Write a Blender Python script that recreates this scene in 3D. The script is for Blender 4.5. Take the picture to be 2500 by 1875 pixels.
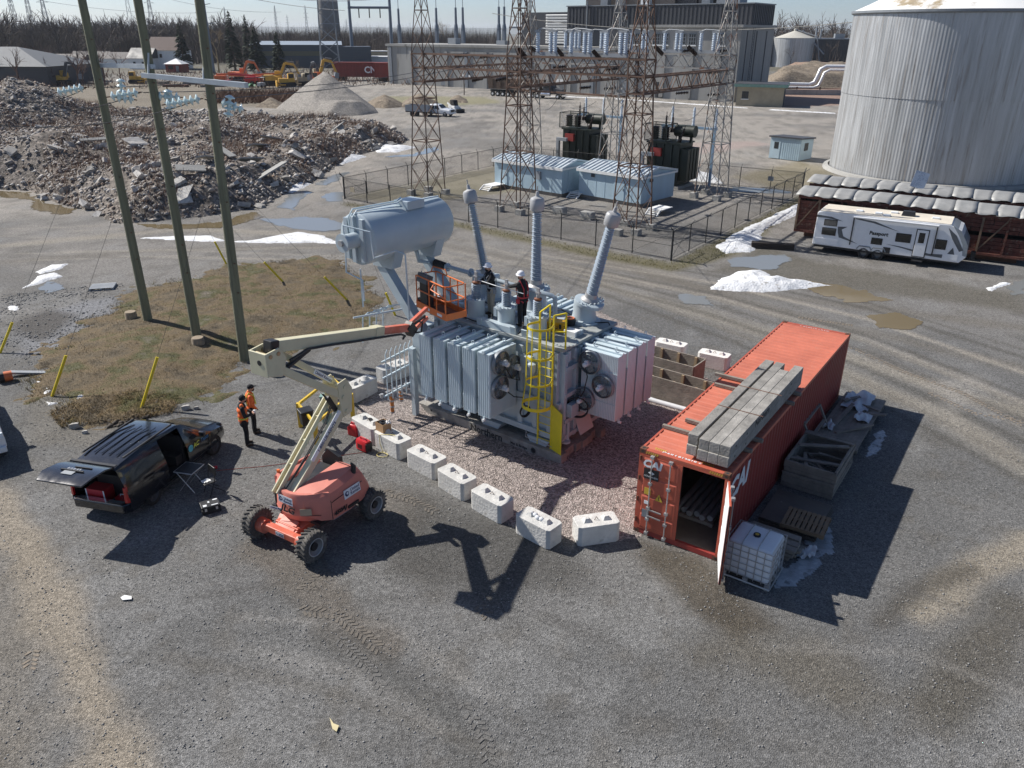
import bpy, bmesh, math, random
import numpy as np
from mathutils import Vector, Matrix
R = math.radians
random.seed(7); NR = np.random.RandomState(11)
scene = bpy.context.scene
for o in list(bpy.data.objects): bpy.data.objects.remove(o)
COL = scene.collection
# ---------------------------------------------------------------- camera
IW, IH, FPX, PITCH, ROLL, CH = 2500., 1875., 1898.5, R(24.33), R(0.24), 12.556
_fw = Vector((0, math.cos(PITCH), -math.sin(PITCH))); _up0 = Vector((0, math.sin(PITCH), math.cos(PITCH))); _rt0 = Vector((1, 0, 0))
_rt = math.cos(ROLL)*_rt0+math.sin(ROLL)*_up0; _up = -math.sin(ROLL)*_rt0+math.cos(ROLL)*_up0
cd = bpy.data.cameras.new('camera'); cam = bpy.data.objects.new('camera', cd); COL.objects.link(cam)
cd.sensor_width = 36; cd.lens = 36*FPX/IW; cd.clip_start = .1; cd.clip_end = 30000
m_ = Matrix((_rt, _up, -_fw)).transposed().to_4x4(); m_.translation = (0, 0, CH); cam.matrix_world = m_
scene.camera = cam
def G(px, py, z=0.):
    """world point on the horizontal plane z that the photograph shows at pixel px,py"""
    d = _fw+_rt*((px-IW/2)/FPX)-_up*((py-IH/2)/FPX); t = (z-CH)/d.z
    return Vector((d.x*t, d.y*t, z))
# ---------------------------------------------------------------- light
SAZ, SEL = R(-27.), R(41.5)          # direction in which the shadows fall, height of the sun
world = bpy.data.worlds.new('World'); scene.world = world; world.use_nodes = True
wn = world.node_tree.nodes; sky = wn.new('ShaderNodeTexSky'); sky.sky_type = 'NISHITA'; sky.sun_disc = False
sky.sun_elevation = SEL; sky.sun_rotation = math.atan2(-math.cos(SAZ), -math.sin(SAZ)); sky.air_density = .65; sky.dust_density = .6; sky.ozone_density = 3.5
world.node_tree.links.new(sky.outputs[0], wn['Background'].inputs[0]); wn['Background'].inputs[1].default_value = .084
sl = bpy.data.lights.new('sun', 'SUN'); sl.energy = 4.9; sl.angle = R(.53); sl.color = (1, .955, .89)
so = bpy.data.objects.new('sun', sl); COL.objects.link(so)
so.rotation_euler = Vector((math.cos(SAZ)*math.cos(SEL), math.sin(SAZ)*math.cos(SEL), -math.sin(SEL))).to_track_quat('-Z', 'Y').to_euler()
scene.view_settings.view_transform = 'Standard'; scene.view_settings.look = 'None'; scene.view_settings.exposure = .42; scene.view_settings.gamma = 1
# ---------------------------------------------------------------- materials
MATS = {}
def mat(name, col, rough=.6, metal=0., var=.18, vs=2.5, bump=0., bs=40, spot=None, spots=6., spott=.62, rand=0., trans=0., alpha=1., coat=0., streak=0.):
    """procedural paint, metal, wood or stone: base colour with large mottling, fine grain, optional stains of another colour"""
    if name in MATS: return MATS[name]
    m = bpy.data.materials.new(name); m.use_nodes = True; MATS[name] = m
    nt = m.node_tree; N = nt.nodes; K = nt.links.new; b = N['Principled BSDF']
    b.inputs['Roughness'].default_value = rough; b.inputs['Metallic'].default_value = metal
    if trans: b.inputs['Transmission Weight'].default_value = trans
    if alpha < 1: b.inputs['Alpha'].default_value = alpha
    if coat: b.inputs['Coat Weight'].default_value = coat; b.inputs['Coat Roughness'].default_value = .08
    tc = N.new('ShaderNodeTexCoord'); mp = N.new('ShaderNodeMapping'); K(tc.outputs['Object'], mp.inputs[0])
    if streak: mp.inputs['Scale'].default_value = (streak, streak, .12)
    n1 = N.new('ShaderNodeTexNoise'); n1.inputs['Scale'].default_value = vs; n1.inputs['Detail'].default_value = 6; n1.inputs['Roughness'].default_value = .65
    K(mp.outputs[0], n1.inputs['Vector'])
    mr = N.new('ShaderNodeMapRange'); mr.inputs[1].default_value = .3; mr.inputs[2].default_value = .7; mr.inputs[3].default_value = 1-var; mr.inputs[4].default_value = 1+var*.6
    K(n1.outputs[0], mr.inputs[0])
    hs = N.new('ShaderNodeHueSaturation'); hs.inputs['Color'].default_value = (*col, 1)
    val = mr.outputs[0]
    if rand:
        oi = N.new('ShaderNodeObjectInfo'); m2 = N.new('ShaderNodeMapRange'); m2.inputs[3].default_value = 1-rand; m2.inputs[4].default_value = 1+rand
        K(oi.outputs['Random'], m2.inputs[0]); mm = N.new('ShaderNodeMath'); mm.operation = 'MULTIPLY'; K(val, mm.inputs[0]); K(m2.outputs[0], mm.inputs[1]); val = mm.outputs[0]
    K(val, hs.inputs['Value']); out = hs.outputs[0]
    if spot:
        n2 = N.new('ShaderNodeTexNoise'); n2.inputs['Scale'].default_value = spots; n2.inputs['Detail'].default_value = 8; n2.inputs['Roughness'].default_value = .7
        K(mp.outputs[0] if streak else tc.outputs['Object'], n2.inputs['Vector'])
        r2 = N.new('ShaderNodeMapRange'); r2.inputs[1].default_value = spott; r2.inputs[2].default_value = spott+.1; K(n2.outputs[0], r2.inputs[0])
        mx = N.new('ShaderNodeMix'); mx.data_type = 'RGBA'; K(r2.outputs[0], mx.inputs[0]); K(out, mx.inputs[6]); mx.inputs[7].default_value = (*spot, 1); out = mx.outputs[2]
    K(out, b.inputs['Base Color'])
    r3 = N.new('ShaderNodeMapRange'); r3.inputs[1].default_value = .3; r3.inputs[2].default_value = .7; r3.inputs[3].default_value = max(.03, rough-.12); r3.inputs[4].default_value = min(1, rough+.12)
    K(n1.outputs[0], r3.inputs[0]); K(r3.outputs[0], b.inputs['Roughness'])
    if bump:
        n3 = N.new('ShaderNodeTexNoise'); n3.inputs['Scale'].default_value = bs; n3.inputs['Detail'].default_value = 5; K(tc.outputs['Object'], n3.inputs['Vector'])
        bp = N.new('ShaderNodeBump'); bp.inputs['Strength'].default_value = bump; bp.inputs['Distance'].default_value = 1/bs; K(n3.outputs[0], bp.inputs['Height']); K(bp.outputs[0], b.inputs['Normal'])
    return m
# ---------------------------------------------------------------- mesh helpers
def frame(d, up=(0, 0, 1)):
    d = Vector(d).normalized(); u = Vector(up)
    if abs(d.dot(u)) > .999: u = Vector((0, 1, 0)) if abs(d.z) > .9 else Vector((0, 0, 1))
    s = d.cross(u).normalized(); return d, s, s.cross(d).normalized()
class MB:
    def __init__(s): s.v = []; s.f = []; s.m = []; s.mi = 0
    def add(s, vs, fs, mi=None):
        o = len(s.v); s.v += [tuple(v) for v in vs]; s.f += [tuple(i+o for i in f) for f in fs]; s.m += [s.mi if mi is None else mi]*len(fs); return s
    def bx(s, x0, x1, y0, y1, z0, z1, mi=None):
        vs = [(x, y, z) for z in (z0, z1) for y in (y0, y1) for x in (x0, x1)]
        return s.add(vs, [(0, 2, 3, 1), (4, 5, 7, 6), (0, 1, 5, 4), (2, 6, 7, 3), (0, 4, 6, 2), (1, 3, 7, 5)], mi)
    def box(s, c, z, M=None, mi=None):
        o = len(s.v); x, y, w = z[0]/2, z[1]/2, z[2]/2; s.bx(-x, x, -y, y, -w, w, mi); M = M or Matrix.Identity(3); c = Vector(c)
        for i in range(o, o+8): s.v[i] = tuple(c+M.to_3x3()@Vector(s.v[i]))
        return s
    def beam(s, a, b, w, h=None, up=(0, 0, 1), mi=None):
        a, b = Vector(a), Vector(b); d, e, u = frame(b-a, up); h = w if h is None else h
        vs = [p+e*x*w/2+u*y*h/2 for p in (a, b) for x, y in ((-1, -1), (1, -1), (1, 1), (-1, 1))]
        return s.add(vs, [(0, 3, 2, 1), (4, 5, 6, 7), (0, 1, 5, 4), (1, 2, 6, 5), (2, 3, 7, 6), (3, 0, 4, 7)], mi)
    def cyl(s, a, b, r, r2=None, n=12, caps=True, mi=None):
        a, b = Vector(a), Vector(b); d, e, u = frame(b-a); r2 = r if r2 is None else r2
        vs = [p+(e*math.cos(t)+u*math.sin(t))*q for p, q in ((a, r), (b, r2)) for t in (2*math.pi*i/n for i in range(n))]
        fs = [(i, (i+1) % n, n+(i+1) % n, n+i) for i in range(n)]
        if caps: fs += [tuple(range(n-1, -1, -1)), tuple(range(n, 2*n))]
        return s.add(vs, fs, mi)
    def tube(s, pts, r, n=6, closed=False, mi=None):
        pts = [Vector(p) for p in pts]; k = len(pts); vs = []; pu = None
        for i, p in enumerate(pts):
            a = pts[(i-1) % k] if (closed or i) else p; b = pts[(i+1) % k] if (closed or i < k-1) else p
            d = (b-a).normalized() if (b-a).length > 1e-9 else Vector((0, 0, 1))
            if pu is None: d, e, u = frame(d)
            else:
                u = pu-d*pu.dot(d); u = u.normalized() if u.length > 1e-4 else frame(d)[2]; e = d.cross(u)
            pu = u; q = r[i] if isinstance(r, (list, tuple)) else r
            vs += [p+(e*math.cos(t)+u*math.sin(t))*q for t in (2*math.pi*j/n for j in range(n))]
        fs = []
        for i in range(k if closed else k-1):
            i2 = (i+1) % k; fs += [(i*n+j, i*n+(j+1) % n, i2*n+(j+1) % n, i2*n+j) for j in range(n)]
        if not closed: fs += [tuple(range(n-1, -1, -1)), tuple((k-1)*n+j for j in range(n))]
        return s.add(vs, fs, mi)
    def lathe(s, prof, a=(0, 0, 0), d=(0, 0, 1), n=16, mi=None, caps=True):
        a = Vector(a); d, e, u = frame(d); vs = [a+d*z+(e*math.cos(t)+u*math.sin(t))*r for r, z in prof for t in (2*math.pi*i/n for i in range(n))]
        fs = [(k*n+i, k*n+(i+1) % n, (k+1)*n+(i+1) % n, (k+1)*n+i) for k in range(len(prof)-1) for i in range(n)]
        if caps: fs += [tuple(range(n-1, -1, -1)), tuple((len(prof)-1)*n+i for i in range(n))]
        return s.add(vs, fs, mi)
    def prism(s, poly, d, mi=None):
        poly = [Vector(p) for p in poly]; d = Vector(d); n = len(poly); vs = poly+[p+d for p in poly]
        return s.add(vs, [tuple(range(n-1, -1, -1)), tuple(range(n, 2*n))]+[(i, (i+1) % n, n+(i+1) % n, n+i) for i in range(n)], mi)
    def loft(s, secs, closed=True, caps=True, mi=None):
        n = len(secs[0]); vs = [p for q in secs for p in q]; fs = []
        for k in range(len(secs)-1): fs += [(k*n+i, k*n+(i+1) % n, (k+1)*n+(i+1) % n, (k+1)*n+i) for i in range(n if closed else n-1)]
        if caps and closed: fs += [tuple(range(n-1, -1, -1)), tuple((len(secs)-1)*n+i for i in range(n))]
        return s.add(vs, fs, mi)
    def sph(s, c, r, n=10, k=6, sc=(1, 1, 1), mi=None):
        c = Vector(c); vs = []; 
        for j in range(k+1):
            ph = math.pi*j/k
            vs += [c+Vector((math.sin(ph)*math.cos(t)*sc[0], math.sin(ph)*math.sin(t)*sc[1], math.cos(ph)*sc[2]))*r for t in (2*math.pi*i/n for i in range(n))]
        return s.add(vs, [(j*n+i, (j+1)*n+i, (j+1)*n+(i+1) % n, j*n+(i+1) % n) for j in range(k) for i in range(n)], mi)
    def xf(s, M):
        M = M.to_4x4(); s.v = [tuple(M@Vector(v)) for v in s.v]; return s
    def mesh(s, name, mats, smooth=None):
        me = bpy.data.meshes.new(name); me.from_pydata(s.v, [], s.f)
        for m in (mats if isinstance(mats, (list, tuple)) else [mats]): me.materials.append(m)
        if any(s.m): me.polygons.foreach_set('material_index', s.m)
        if smooth:
            me.polygons.foreach_set('use_smooth', [True]*len(me.polygons)); me.set_sharp_from_angle(angle=R(smooth))
        me.update(); return me
    def build(s, name, mats, parent=None, smooth=None, bevel=0., label=None, fix=True):
        me = s.mesh(name, mats, smooth)
        if fix:
            bm = bmesh.new(); bm.from_mesh(me); bmesh.ops.recalc_face_normals(bm, faces=bm.faces); bm.to_mesh(me); bm.free()
        o = bpy.data.objects.new(name, me); COL.objects.link(o); o.parent = parent
        if bevel:
            b = o.modifiers.new('bevel', 'BEVEL'); b.width = bevel; b.segments = 2; b.limit_method = 'ANGLE'; b.angle_limit = R(40)
        if label: o['label'] = label
        return o
def tag(o, label=None, cat=None, group=None, kind=None):
    if label: o['label'] = label
    if cat: o['category'] = cat
    if group: o['group'] = group
    if kind: o['kind'] = kind
    return o
def thing(name, label, cat, loc=(0, 0, 0), rz=0., group=None):
    o = bpy.data.objects.new(name, None); COL.objects.link(o); o.location = loc; o.rotation_euler = (0, 0, rz); o.empty_display_size = .2
    return tag(o, label, cat, group)
def copy_tree(o, parent=None):
    c = o.copy(); COL.objects.link(c); c.parent = parent
    for ch in list(o.children): copy_tree(ch, c)
    return c
def dup(o, loc, rz=0., label=None, sc=None):
    c = copy_tree(o); c.location = loc; c.rotation_euler = (0, 0, rz)
    if label: c['label'] = label
    if sc: c.scale = (sc, sc, sc) if not isinstance(sc, tuple) else sc
    return c
def text(name, s, size, m, parent, M, ext=.002, shear=0., sx=1., label=None, bold=0.):
    """lettering as a thin raised mesh; M places it, the text running along local x and standing up along local y"""
    cu = bpy.data.curves.new(name, 'FONT'); cu.body = s; cu.size = size; cu.extrude = ext; cu.shear = shear; cu.align_x = 'CENTER'; cu.align_y = 'CENTER'; cu.offset = bold; cu.resolution_u = 2
    t = bpy.data.objects.new(name, cu); COL.objects.link(t); bpy.context.view_layer.update()
    me = bpy.data.meshes.new_from_object(t); bpy.data.objects.remove(t); me.materials.clear(); me.materials.append(m)
    o = bpy.data.objects.new(name, me); COL.objects.link(o); o.parent = parent; o.matrix_local = M @ Matrix.Diagonal((sx, 1, 1, 1))
    if label: o['label'] = label
    return o
def plate(o, x, y):
    """matrix: origin o, local x axis along x, local y along y"""
    x = Vector(x).normalized(); z = x.cross(Vector(y)).normalized(); y = z.cross(x); M = Matrix((x, y, z)).transposed().to_4x4(); M.translation = Vector(o); return M
def rawmesh(name, v, f, m, parent=None, kind=None, smooth=False):
    """one mesh object straight from arrays (triangles or quads)"""
    me = bpy.data.meshes.new(name); v = np.asarray(v, np.float32); f = np.asarray(f, np.int32); k = f.shape[1]
    me.vertices.add(len(v)); me.vertices.foreach_set('co', v.ravel()); me.loops.add(f.size); me.loops.foreach_set('vertex_index', f.ravel())
    me.polygons.add(len(f)); me.polygons.foreach_set('loop_start', np.arange(0, f.size, k, dtype=np.int32)); me.polygons.foreach_set('loop_total', np.full(len(f), k, np.int32))
    if smooth: me.polygons.foreach_set('use_smooth', np.ones(len(f), bool))
    for q in (m if isinstance(m, (list, tuple)) else [m]): me.materials.append(q)
    me.update(calc_edges=True); o = bpy.data.objects.new(name, me); COL.objects.link(o); o.parent = parent
    if kind: o['kind'] = kind
    return o
def vnoise(x, y, s=1., seed=0, oct=4):
    """value noise, about 0..1, on arrays"""
    x = np.asarray(x, float); y = np.asarray(y, float); r = np.random.RandomState(seed); T = r.rand(256, 256); t = 0.; a = 1.; w = 0.
    for k in range(oct):
        X = x/s+k*17.3; Y = y/s+k*9.1; i = np.floor(X).astype(int); j = np.floor(Y).astype(int); u = X-i; v = Y-j; u = u*u*(3-2*u); v = v*v*(3-2*v)
        q = lambda a_, b_: T[a_ % 256, b_ % 256]
        t = t+a*((q(i, j)*(1-u)+q(i+1, j)*u)*(1-v)+(q(i, j+1)*(1-u)+q(i+1, j+1)*u)*v); w += a; a *= .5; s = s/2
    return t/w
def smooth01(x): x = np.clip(x, 0, 1); return x*x*(3-2*x)
def poly_dist(px, py, poly):
    """signed distance to a polygon, positive inside"""
    px = np.asarray(px, float); py = np.asarray(py, float); d = np.full(px.shape, 1e9); ins = np.zeros(px.shape, bool); n = len(poly)
    for i in range(n):
        ax, ay = poly[i][0], poly[i][1]; bx, by = poly[(i+1) % n][0], poly[(i+1) % n][1]; ex, ey = bx-ax, by-ay
        t = np.clip(((px-ax)*ex+(py-ay)*ey)/(ex*ex+ey*ey+1e-12), 0, 1); d = np.minimum(d, np.hypot(px-ax-t*ex, py-ay-t*ey))
        c = ((ay > py) != (by > py)) & (px < (bx-ax)*(py-ay)/(by-ay+1e-12)+ax); ins ^= c
    return np.where(ins, d, -d)
def WC(px, py, o, az):
    """distance along and height on the vertical plane through o with heading az, as seen at a pixel"""
    d = _fw+_rt*((px-IW/2)/FPX)-_up*((py-IH/2)/FPX); h = Vector((math.cos(az), math.sin(az), 0)); n = Vector((-h.y, h.x, 0)); c = Vector((0, 0, CH))
    q = c+d*((Vector((o[0], o[1], 0))-c).dot(n)/d.dot(n)); return (q-Vector((o[0], o[1], 0))).dot(h), q.z
def at(o, az, s, t=0., z=0.):
    """point s along heading az and t to its left from o"""
    return Vector((o[0]+math.cos(az)*s-math.sin(az)*t, o[1]+math.sin(az)*s+math.cos(az)*t, z))
# ================================================================ GROUND
def g2(px, py): g = G(px, py); return (g.x, g.y)
def pts(*a): return [g2(a[i], a[i+1]) for i in range(0, len(a), 2)]
MOUND = pts(100,860, 190,800, 266,754, 295,722, 369,698, 458,677, 561,651, 688,632, 777,626, 850,640, 905,690, 935,740, 900,815, 780,850, 640,872, 560,920, 500,985, 380,1010, 230,1020, 90,985, 20,930)
def gz(x, y):
    """height of the ground"""
    x = np.asarray(x, float); y = np.asarray(y, float)
    d = poly_dist(x, y, MOUND); z = .24*smooth01(d/4)+(vnoise(x, y, 1.3, 5)-.5)*.16*smooth01(d/1.5)
    near = np.exp(-np.maximum(0, np.hypot(x, y)-40)/60)
    return z+(vnoise(x, y, 5, 3, 3)-.5)*.05*near
def gzf(p): return float(gz([p[0]], [p[1]])[0])
def GG(px, py):
    """ground point seen at a pixel, on the uneven ground"""
    p = G(px, py)
    for _ in range(3): p = G(px, py, gzf(p))
    return p
def axis(lo, hi, f0, f1, st, gr):
    a = list(np.arange(f0, f1, st)); s = st; q = f0; L = []
    while q > lo: s *= gr; q -= s; L.append(q)
    s = st; q = a[-1]
    while q < hi: s *= gr; q += s; a.append(q)
    return np.array(L[::-1]+a)
xs = axis(-9000, 9000, -24, 24, .17, 1.035); ys = axis(-3000, 12000, 9.5, 40, .16, 1.022)
GX, GY = np.meshgrid(xs, ys); gx, gy = GX.ravel(), GY.ravel(); gzv = gz(gx, gy)
def _near(P, e): P = np.array(P); a, b = P.min(0)-e, P.max(0)+e; return np.flatnonzero((gx > a[0]) & (gx < b[0]) & (gy > a[1]) & (gy < b[1]))
def soft_line(P, w, fe=.5, wob=.4, seed=1):
    k = _near(P, w+2*fe+2*wob); x, y = gx[k], gy[k]; d = np.full(x.shape, 1e9); out = np.zeros(gx.shape)
    for a, b in zip(P[:-1], P[1:]):
        ex, ey = b[0]-a[0], b[1]-a[1]; t = np.clip(((x-a[0])*ex+(y-a[1])*ey)/(ex*ex+ey*ey), 0, 1); d = np.minimum(d, np.hypot(x-a[0]-t*ex, y-a[1]-t*ey))
    q = np.flatnonzero(d < w+2*fe+2*wob); out[k[q]] = smooth01((w-d[q]-(vnoise(x[q], y[q], 1.6, seed)-.5)*2*wob)/(2*fe)+.5); return out
def soft_poly(P, fe=.6, wob=.5, seed=2): k = _near(P, 2*fe+2*wob); x, y = gx[k], gy[k]; out = np.zeros(gx.shape); out[k] = smooth01((poly_dist(x, y, P)+(vnoise(x, y, 2.2, seed)-.5)*2*wob)/(2*fe)+.5); return out
gc = np.empty((len(gx), 3)); gc[:] = (.166, .163, .157)
def paint(mask, c, k=1.): gc[:] = gc*(1-mask[:, None]*k)+np.array(c)[None]*mask[:, None]*k
dist = np.hypot(gx, gy)
paint(smooth01((dist-30)/26), (.225, .212, .195)); paint(smooth01((dist-58)/20), (.32, .295, .262)); paint(smooth01((dist-230)/120), (.13, .12, .085))
paint(smooth01((vnoise(gx, gy, 6, 21)-.5)*5), (.115, .115, .113), .55)
paint(smooth01((vnoise(gx, gy, 3, 22)-.56)*6), (.155, .146, .132), .4)
paint(smooth01((vnoise(gx, gy, 1.1, 23, 3)-.6)*6), (.1, .096, .088), .4); paint(smooth01((vnoise(gx, gy, 2.1, 24, 4)-.58)*7), (.23, .228, .222), .4); paint(smooth01((vnoise(gx, gy, .6, 25, 3)-.6)*7), (.12, .11, .095), .4)
paint(soft_line(pts(-40,1200, 60,1350, 170,1560, 250,1760, 300,1900), .5, .35, .5, 31), (.3, .255, .195), .75)
paint(soft_line(pts(0,1900, 40,1600, -60,1400), .6, .6, .6, 32), (.2, .175, .14), .5)
paint(soft_line(pts(620,1340, 760,1430, 830,1530, 930,1580), .55, .3, .3, 33), (.13, .112, .092), .7)
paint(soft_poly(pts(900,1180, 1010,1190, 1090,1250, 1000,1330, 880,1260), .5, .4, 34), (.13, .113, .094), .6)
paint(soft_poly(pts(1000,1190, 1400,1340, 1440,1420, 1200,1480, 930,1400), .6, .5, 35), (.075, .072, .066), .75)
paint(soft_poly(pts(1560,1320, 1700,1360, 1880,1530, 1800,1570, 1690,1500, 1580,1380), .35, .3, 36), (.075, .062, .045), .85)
paint(soft_line(pts(2520,1330, 2330,1420, 2250,1500), .5, .3, .25, 37), (.3, .26, .2), .7)
paint(soft_line(pts(2370,1390, 2240,1440, 2150,1520), .25, .25, .2, 38), (.08, .072, .06), .7)
paint(soft_line(pts(2480,1480, 2400,1600, 2310,1720), .6, .5, .4, 39), (.09, .08, .062), .7)
paint(soft_line(pts(1760,1590, 1960,1610, 2050,1680), .7, .7, .6, 40), (.12, .105, .08), .6)
paint(soft_line(pts(780,1560, 940,1640, 1080,1760, 1190,1900), .35, .3, .2, 41), (.1, .098, .092), .7)
for k, (a, b, c, d, e, f) in enumerate([(1500,640,1900,760,2500,900), (1450,690,1900,820,2500,1010), (1330,610,1700,700,2500,800), (1950,870,2300,1010,2520,1150), (0,640,400,610,900,600), (0,600,450,560,860,575), (880,560,1300,640,1600,700)]):
    paint(soft_line(pts(a, b, c, d, e, f), .55, .5, .3, 50+k), (.3, .27, .22) if k % 2 else (.155, .14, .118), .6)
rs = random.Random(9)
for k in range(16):
    o = rs.uniform(-60, 130); c = rs.uniform(.5, 1.1); paint(soft_line(pts(1330+rs.uniform(-60, 60), 620+o*.3, 1750, 705+o*c, 2120, 800+o*1.5*c, 2560, 960+o*2.2*c), rs.uniform(.1, .26), .12, .12, 80+k), rs.choice(((.33, .3, .255), (.1, .092, .08), (.26, .245, .215), (.09, .085, .075))), rs.uniform(.3, .6))
for k in range(10):
    x, y = rs.uniform(100, 2300), rs.uniform(1420, 1750); paint(soft_line(pts(x, y, x+rs.uniform(150, 420), y+rs.uniform(-40, 150), x+rs.uniform(500, 900), y+rs.uniform(60, 330)), rs.uniform(.1, .22), .12, .14, 110+k), rs.choice(((.1, .096, .09), (.24, .23, .215), (.12, .11, .095))), rs.uniform(.25, .5))
for k in range(8):
    x = rs.uniform(-100, 300); y = rs.uniform(560, 640); paint(soft_line(pts(x, y, x+400, y-rs.uniform(-10, 30), x+900, y+rs.uniform(-20, 40), x+1300, y+60+rs.uniform(0, 60)), .16, .12, .14, 130+k), rs.choice(((.3, .275, .235), (.13, .12, .105))), .5)
paint(soft_poly(pts(1990,640, 2300,690, 2500,720, 2500,760, 2150,720, 1900,690, 1740,660, 1860,600), .8, .6, 61), (.1, .09, .068), .65)
paint(soft_poly(pts(842,492, 1100,540, 1400,600, 1638,642, 1800,560, 1957,478, 1960,500, 1800,620, 1640,665, 1380,612, 1080,548, 830,500), .5, .4, 62), (.13, .115, .055), .75)
paint(soft_poly(pts(842,480, 1000,450, 1190,410, 1240,397, 1500,420, 1250,470, 1000,500), .8, 1.0, 63), (.17, .15, .085), .6)
paint(soft_poly(pts(1780,430, 1950,390, 2020,410, 2020,470, 1880,460), 1.2, 1.2, 64), (.2, .17, .09), .6)
paint(soft_poly(pts(0,205, 560,200, 700,215, 690,260, 560,262, 300,275, 0,265), 3, 2, 65), (.17, .14, .095), .7)
paint(soft_poly(pts(930,235, 1180,236, 1240,250, 1050,262, 920,255), 2, 2, 66), (.24, .225, .12), .7)
paint(soft_poly(pts(1860,215, 2110,170, 2110,255, 1900,262), 2, 1.5, 67), (.3, .19, .145), .8)
paint(soft_poly(pts(1640,352, 1840,345, 1880,352, 1700,378), 1, 1, 68), (.38, .3, .27), .7)
paint(soft_poly(pts(2260,930, 2380,915, 2420,970, 2330,1000), .5, .5, 69), (.33, .31, .28), .5)
paint(soft_poly(pts(60,780, 200,735, 290,720, 290,790, 160,860, 40,870), .5, .5, 70), (.23, .235, .25), .7)
paint(soft_poly(pts(30,790, 120,755, 190,770, 100,830), .5, .5, 71), (.07, .062, .052), .8)
paint(soft_poly(pts(240,1030, 330,1000, 380,975, 400,985, 380,1012, 330,1034, 270,1044), .25, .2, 75), (.06, .052, .042), .85)
paint(soft_poly(pts(70,960, 250,960, 330,1010, 250,1110, 60,1080), .6, .6, 73), (.17, .155, .13), .6)
paint(soft_poly(pts(980,720, 1120,700, 1150,780, 1030,860), .6, .5, 72), (.27, .26, .25), .7)
f = np.array([(j*len(xs)+i, j*len(xs)+i+1, (j+1)*len(xs)+i+1, (j+1)*len(xs)+i) for j in range(len(ys)-1) for i in range(len(xs)-1)], np.int32)
def soil(name, speck=.42, stone=34., fine=90., attr='gcol', col=None, bump=.5):
    m = bpy.data.materials.new(name); m.use_nodes = True; N = m.node_tree.nodes; K = m.node_tree.links.new; b = N['Principled BSDF']; b.inputs['Roughness'].default_value = .93; b.inputs['Specular IOR Level'].default_value = .25
    tc = N.new('ShaderNodeTexCoord')
    if col: base = N.new('ShaderNodeRGB'); base.outputs[0].default_value = (*col, 1)
    else: base = N.new('ShaderNodeAttribute'); base.attribute_name = attr
    vo = N.new('ShaderNodeTexVoronoi'); vo.inputs['Scale'].default_value = stone; K(tc.outputs['Object'], vo.inputs['Vector'])
    sp = N.new('ShaderNodeSeparateColor'); K(vo.outputs['Color'], sp.inputs[0])
    mr = N.new('ShaderNodeMapRange'); mr.inputs[3].default_value = 1-speck; mr.inputs[4].default_value = 1+speck*.75; K(sp.outputs[0], mr.inputs[0])
    nz = N.new('ShaderNodeTexNoise'); nz.inputs['Scale'].default_value = 7; nz.inputs['Detail'].default_value = 9; nz.inputs['Roughness'].default_value = .72; K(tc.outputs['Object'], nz.inputs['Vector'])
    m2 = N.new('ShaderNodeMapRange'); m2.inputs[1].default_value = .3; m2.inputs[2].default_value = .7; m2.inputs[3].default_value = .66; m2.inputs[4].default_value = 1.32; K(nz.outputs[0], m2.inputs[0])
    mm = N.new('ShaderNodeMath'); mm.operation = 'MULTIPLY'; K(mr.outputs[0], mm.inputs[0]); K(m2.outputs[0], mm.inputs[1])
    # scattered pale stones
    v2 = N.new('ShaderNodeTexVoronoi'); v2.inputs['Scale'].default_value = stone*.6; K(tc.outputs['Object'], v2.inputs['Vector']); s2 = N.new('ShaderNodeSeparateColor'); K(v2.outputs['Color'], s2.inputs[0])
    g1 = N.new('ShaderNodeMath'); g1.operation = 'GREATER_THAN'; g1.inputs[1].default_value = .9; K(s2.outputs[1], g1.inputs[0])
    l1 = N.new('ShaderNodeMath'); l1.operation = 'LESS_THAN'; l1.inputs[1].default_value = .34; K(v2.outputs['Distance'], l1.inputs[0])
    a1 = N.new('ShaderNodeMath'); a1.operation = 'MULTIPLY'; K(g1.outputs[0], a1.inputs[0]); K(l1.outputs[0], a1.inputs[1])
    a2 = N.new('ShaderNodeMath'); a2.operation = 'MULTIPLY_ADD'; a2.inputs[1].default_value = .5; K(a1.outputs[0], a2.inputs[0]); K(mm.outputs[0], a2.inputs[2])
    hs = N.new('ShaderNodeHueSaturation'); K(base.outputs[0], hs.inputs['Color']); K(a2.outputs[0], hs.inputs['Value']); K(hs.outputs[0], b.inputs['Base Color'])
    ad = N.new('ShaderNodeMath'); ad.operation = 'ADD'; K(vo.outputs['Distance'], ad.inputs[0]); K(nz.outputs[0], ad.inputs[1])
    bp = N.new('ShaderNodeBump'); bp.inputs['Strength'].default_value = bump; bp.inputs['Distance'].default_value = .05; K(ad.outputs[0], bp.inputs['Height']); K(bp.outputs[0], b.inputs['Normal'])
    return m
M_ground = soil('gravel_ground')
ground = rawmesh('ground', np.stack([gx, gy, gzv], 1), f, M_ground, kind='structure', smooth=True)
ca = ground.data.color_attributes.new('gcol', 'FLOAT_COLOR', 'POINT'); ca.data.foreach_set('color', np.concatenate([gc, np.ones((len(gc), 1))], 1).astype(np.float32).ravel())
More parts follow.
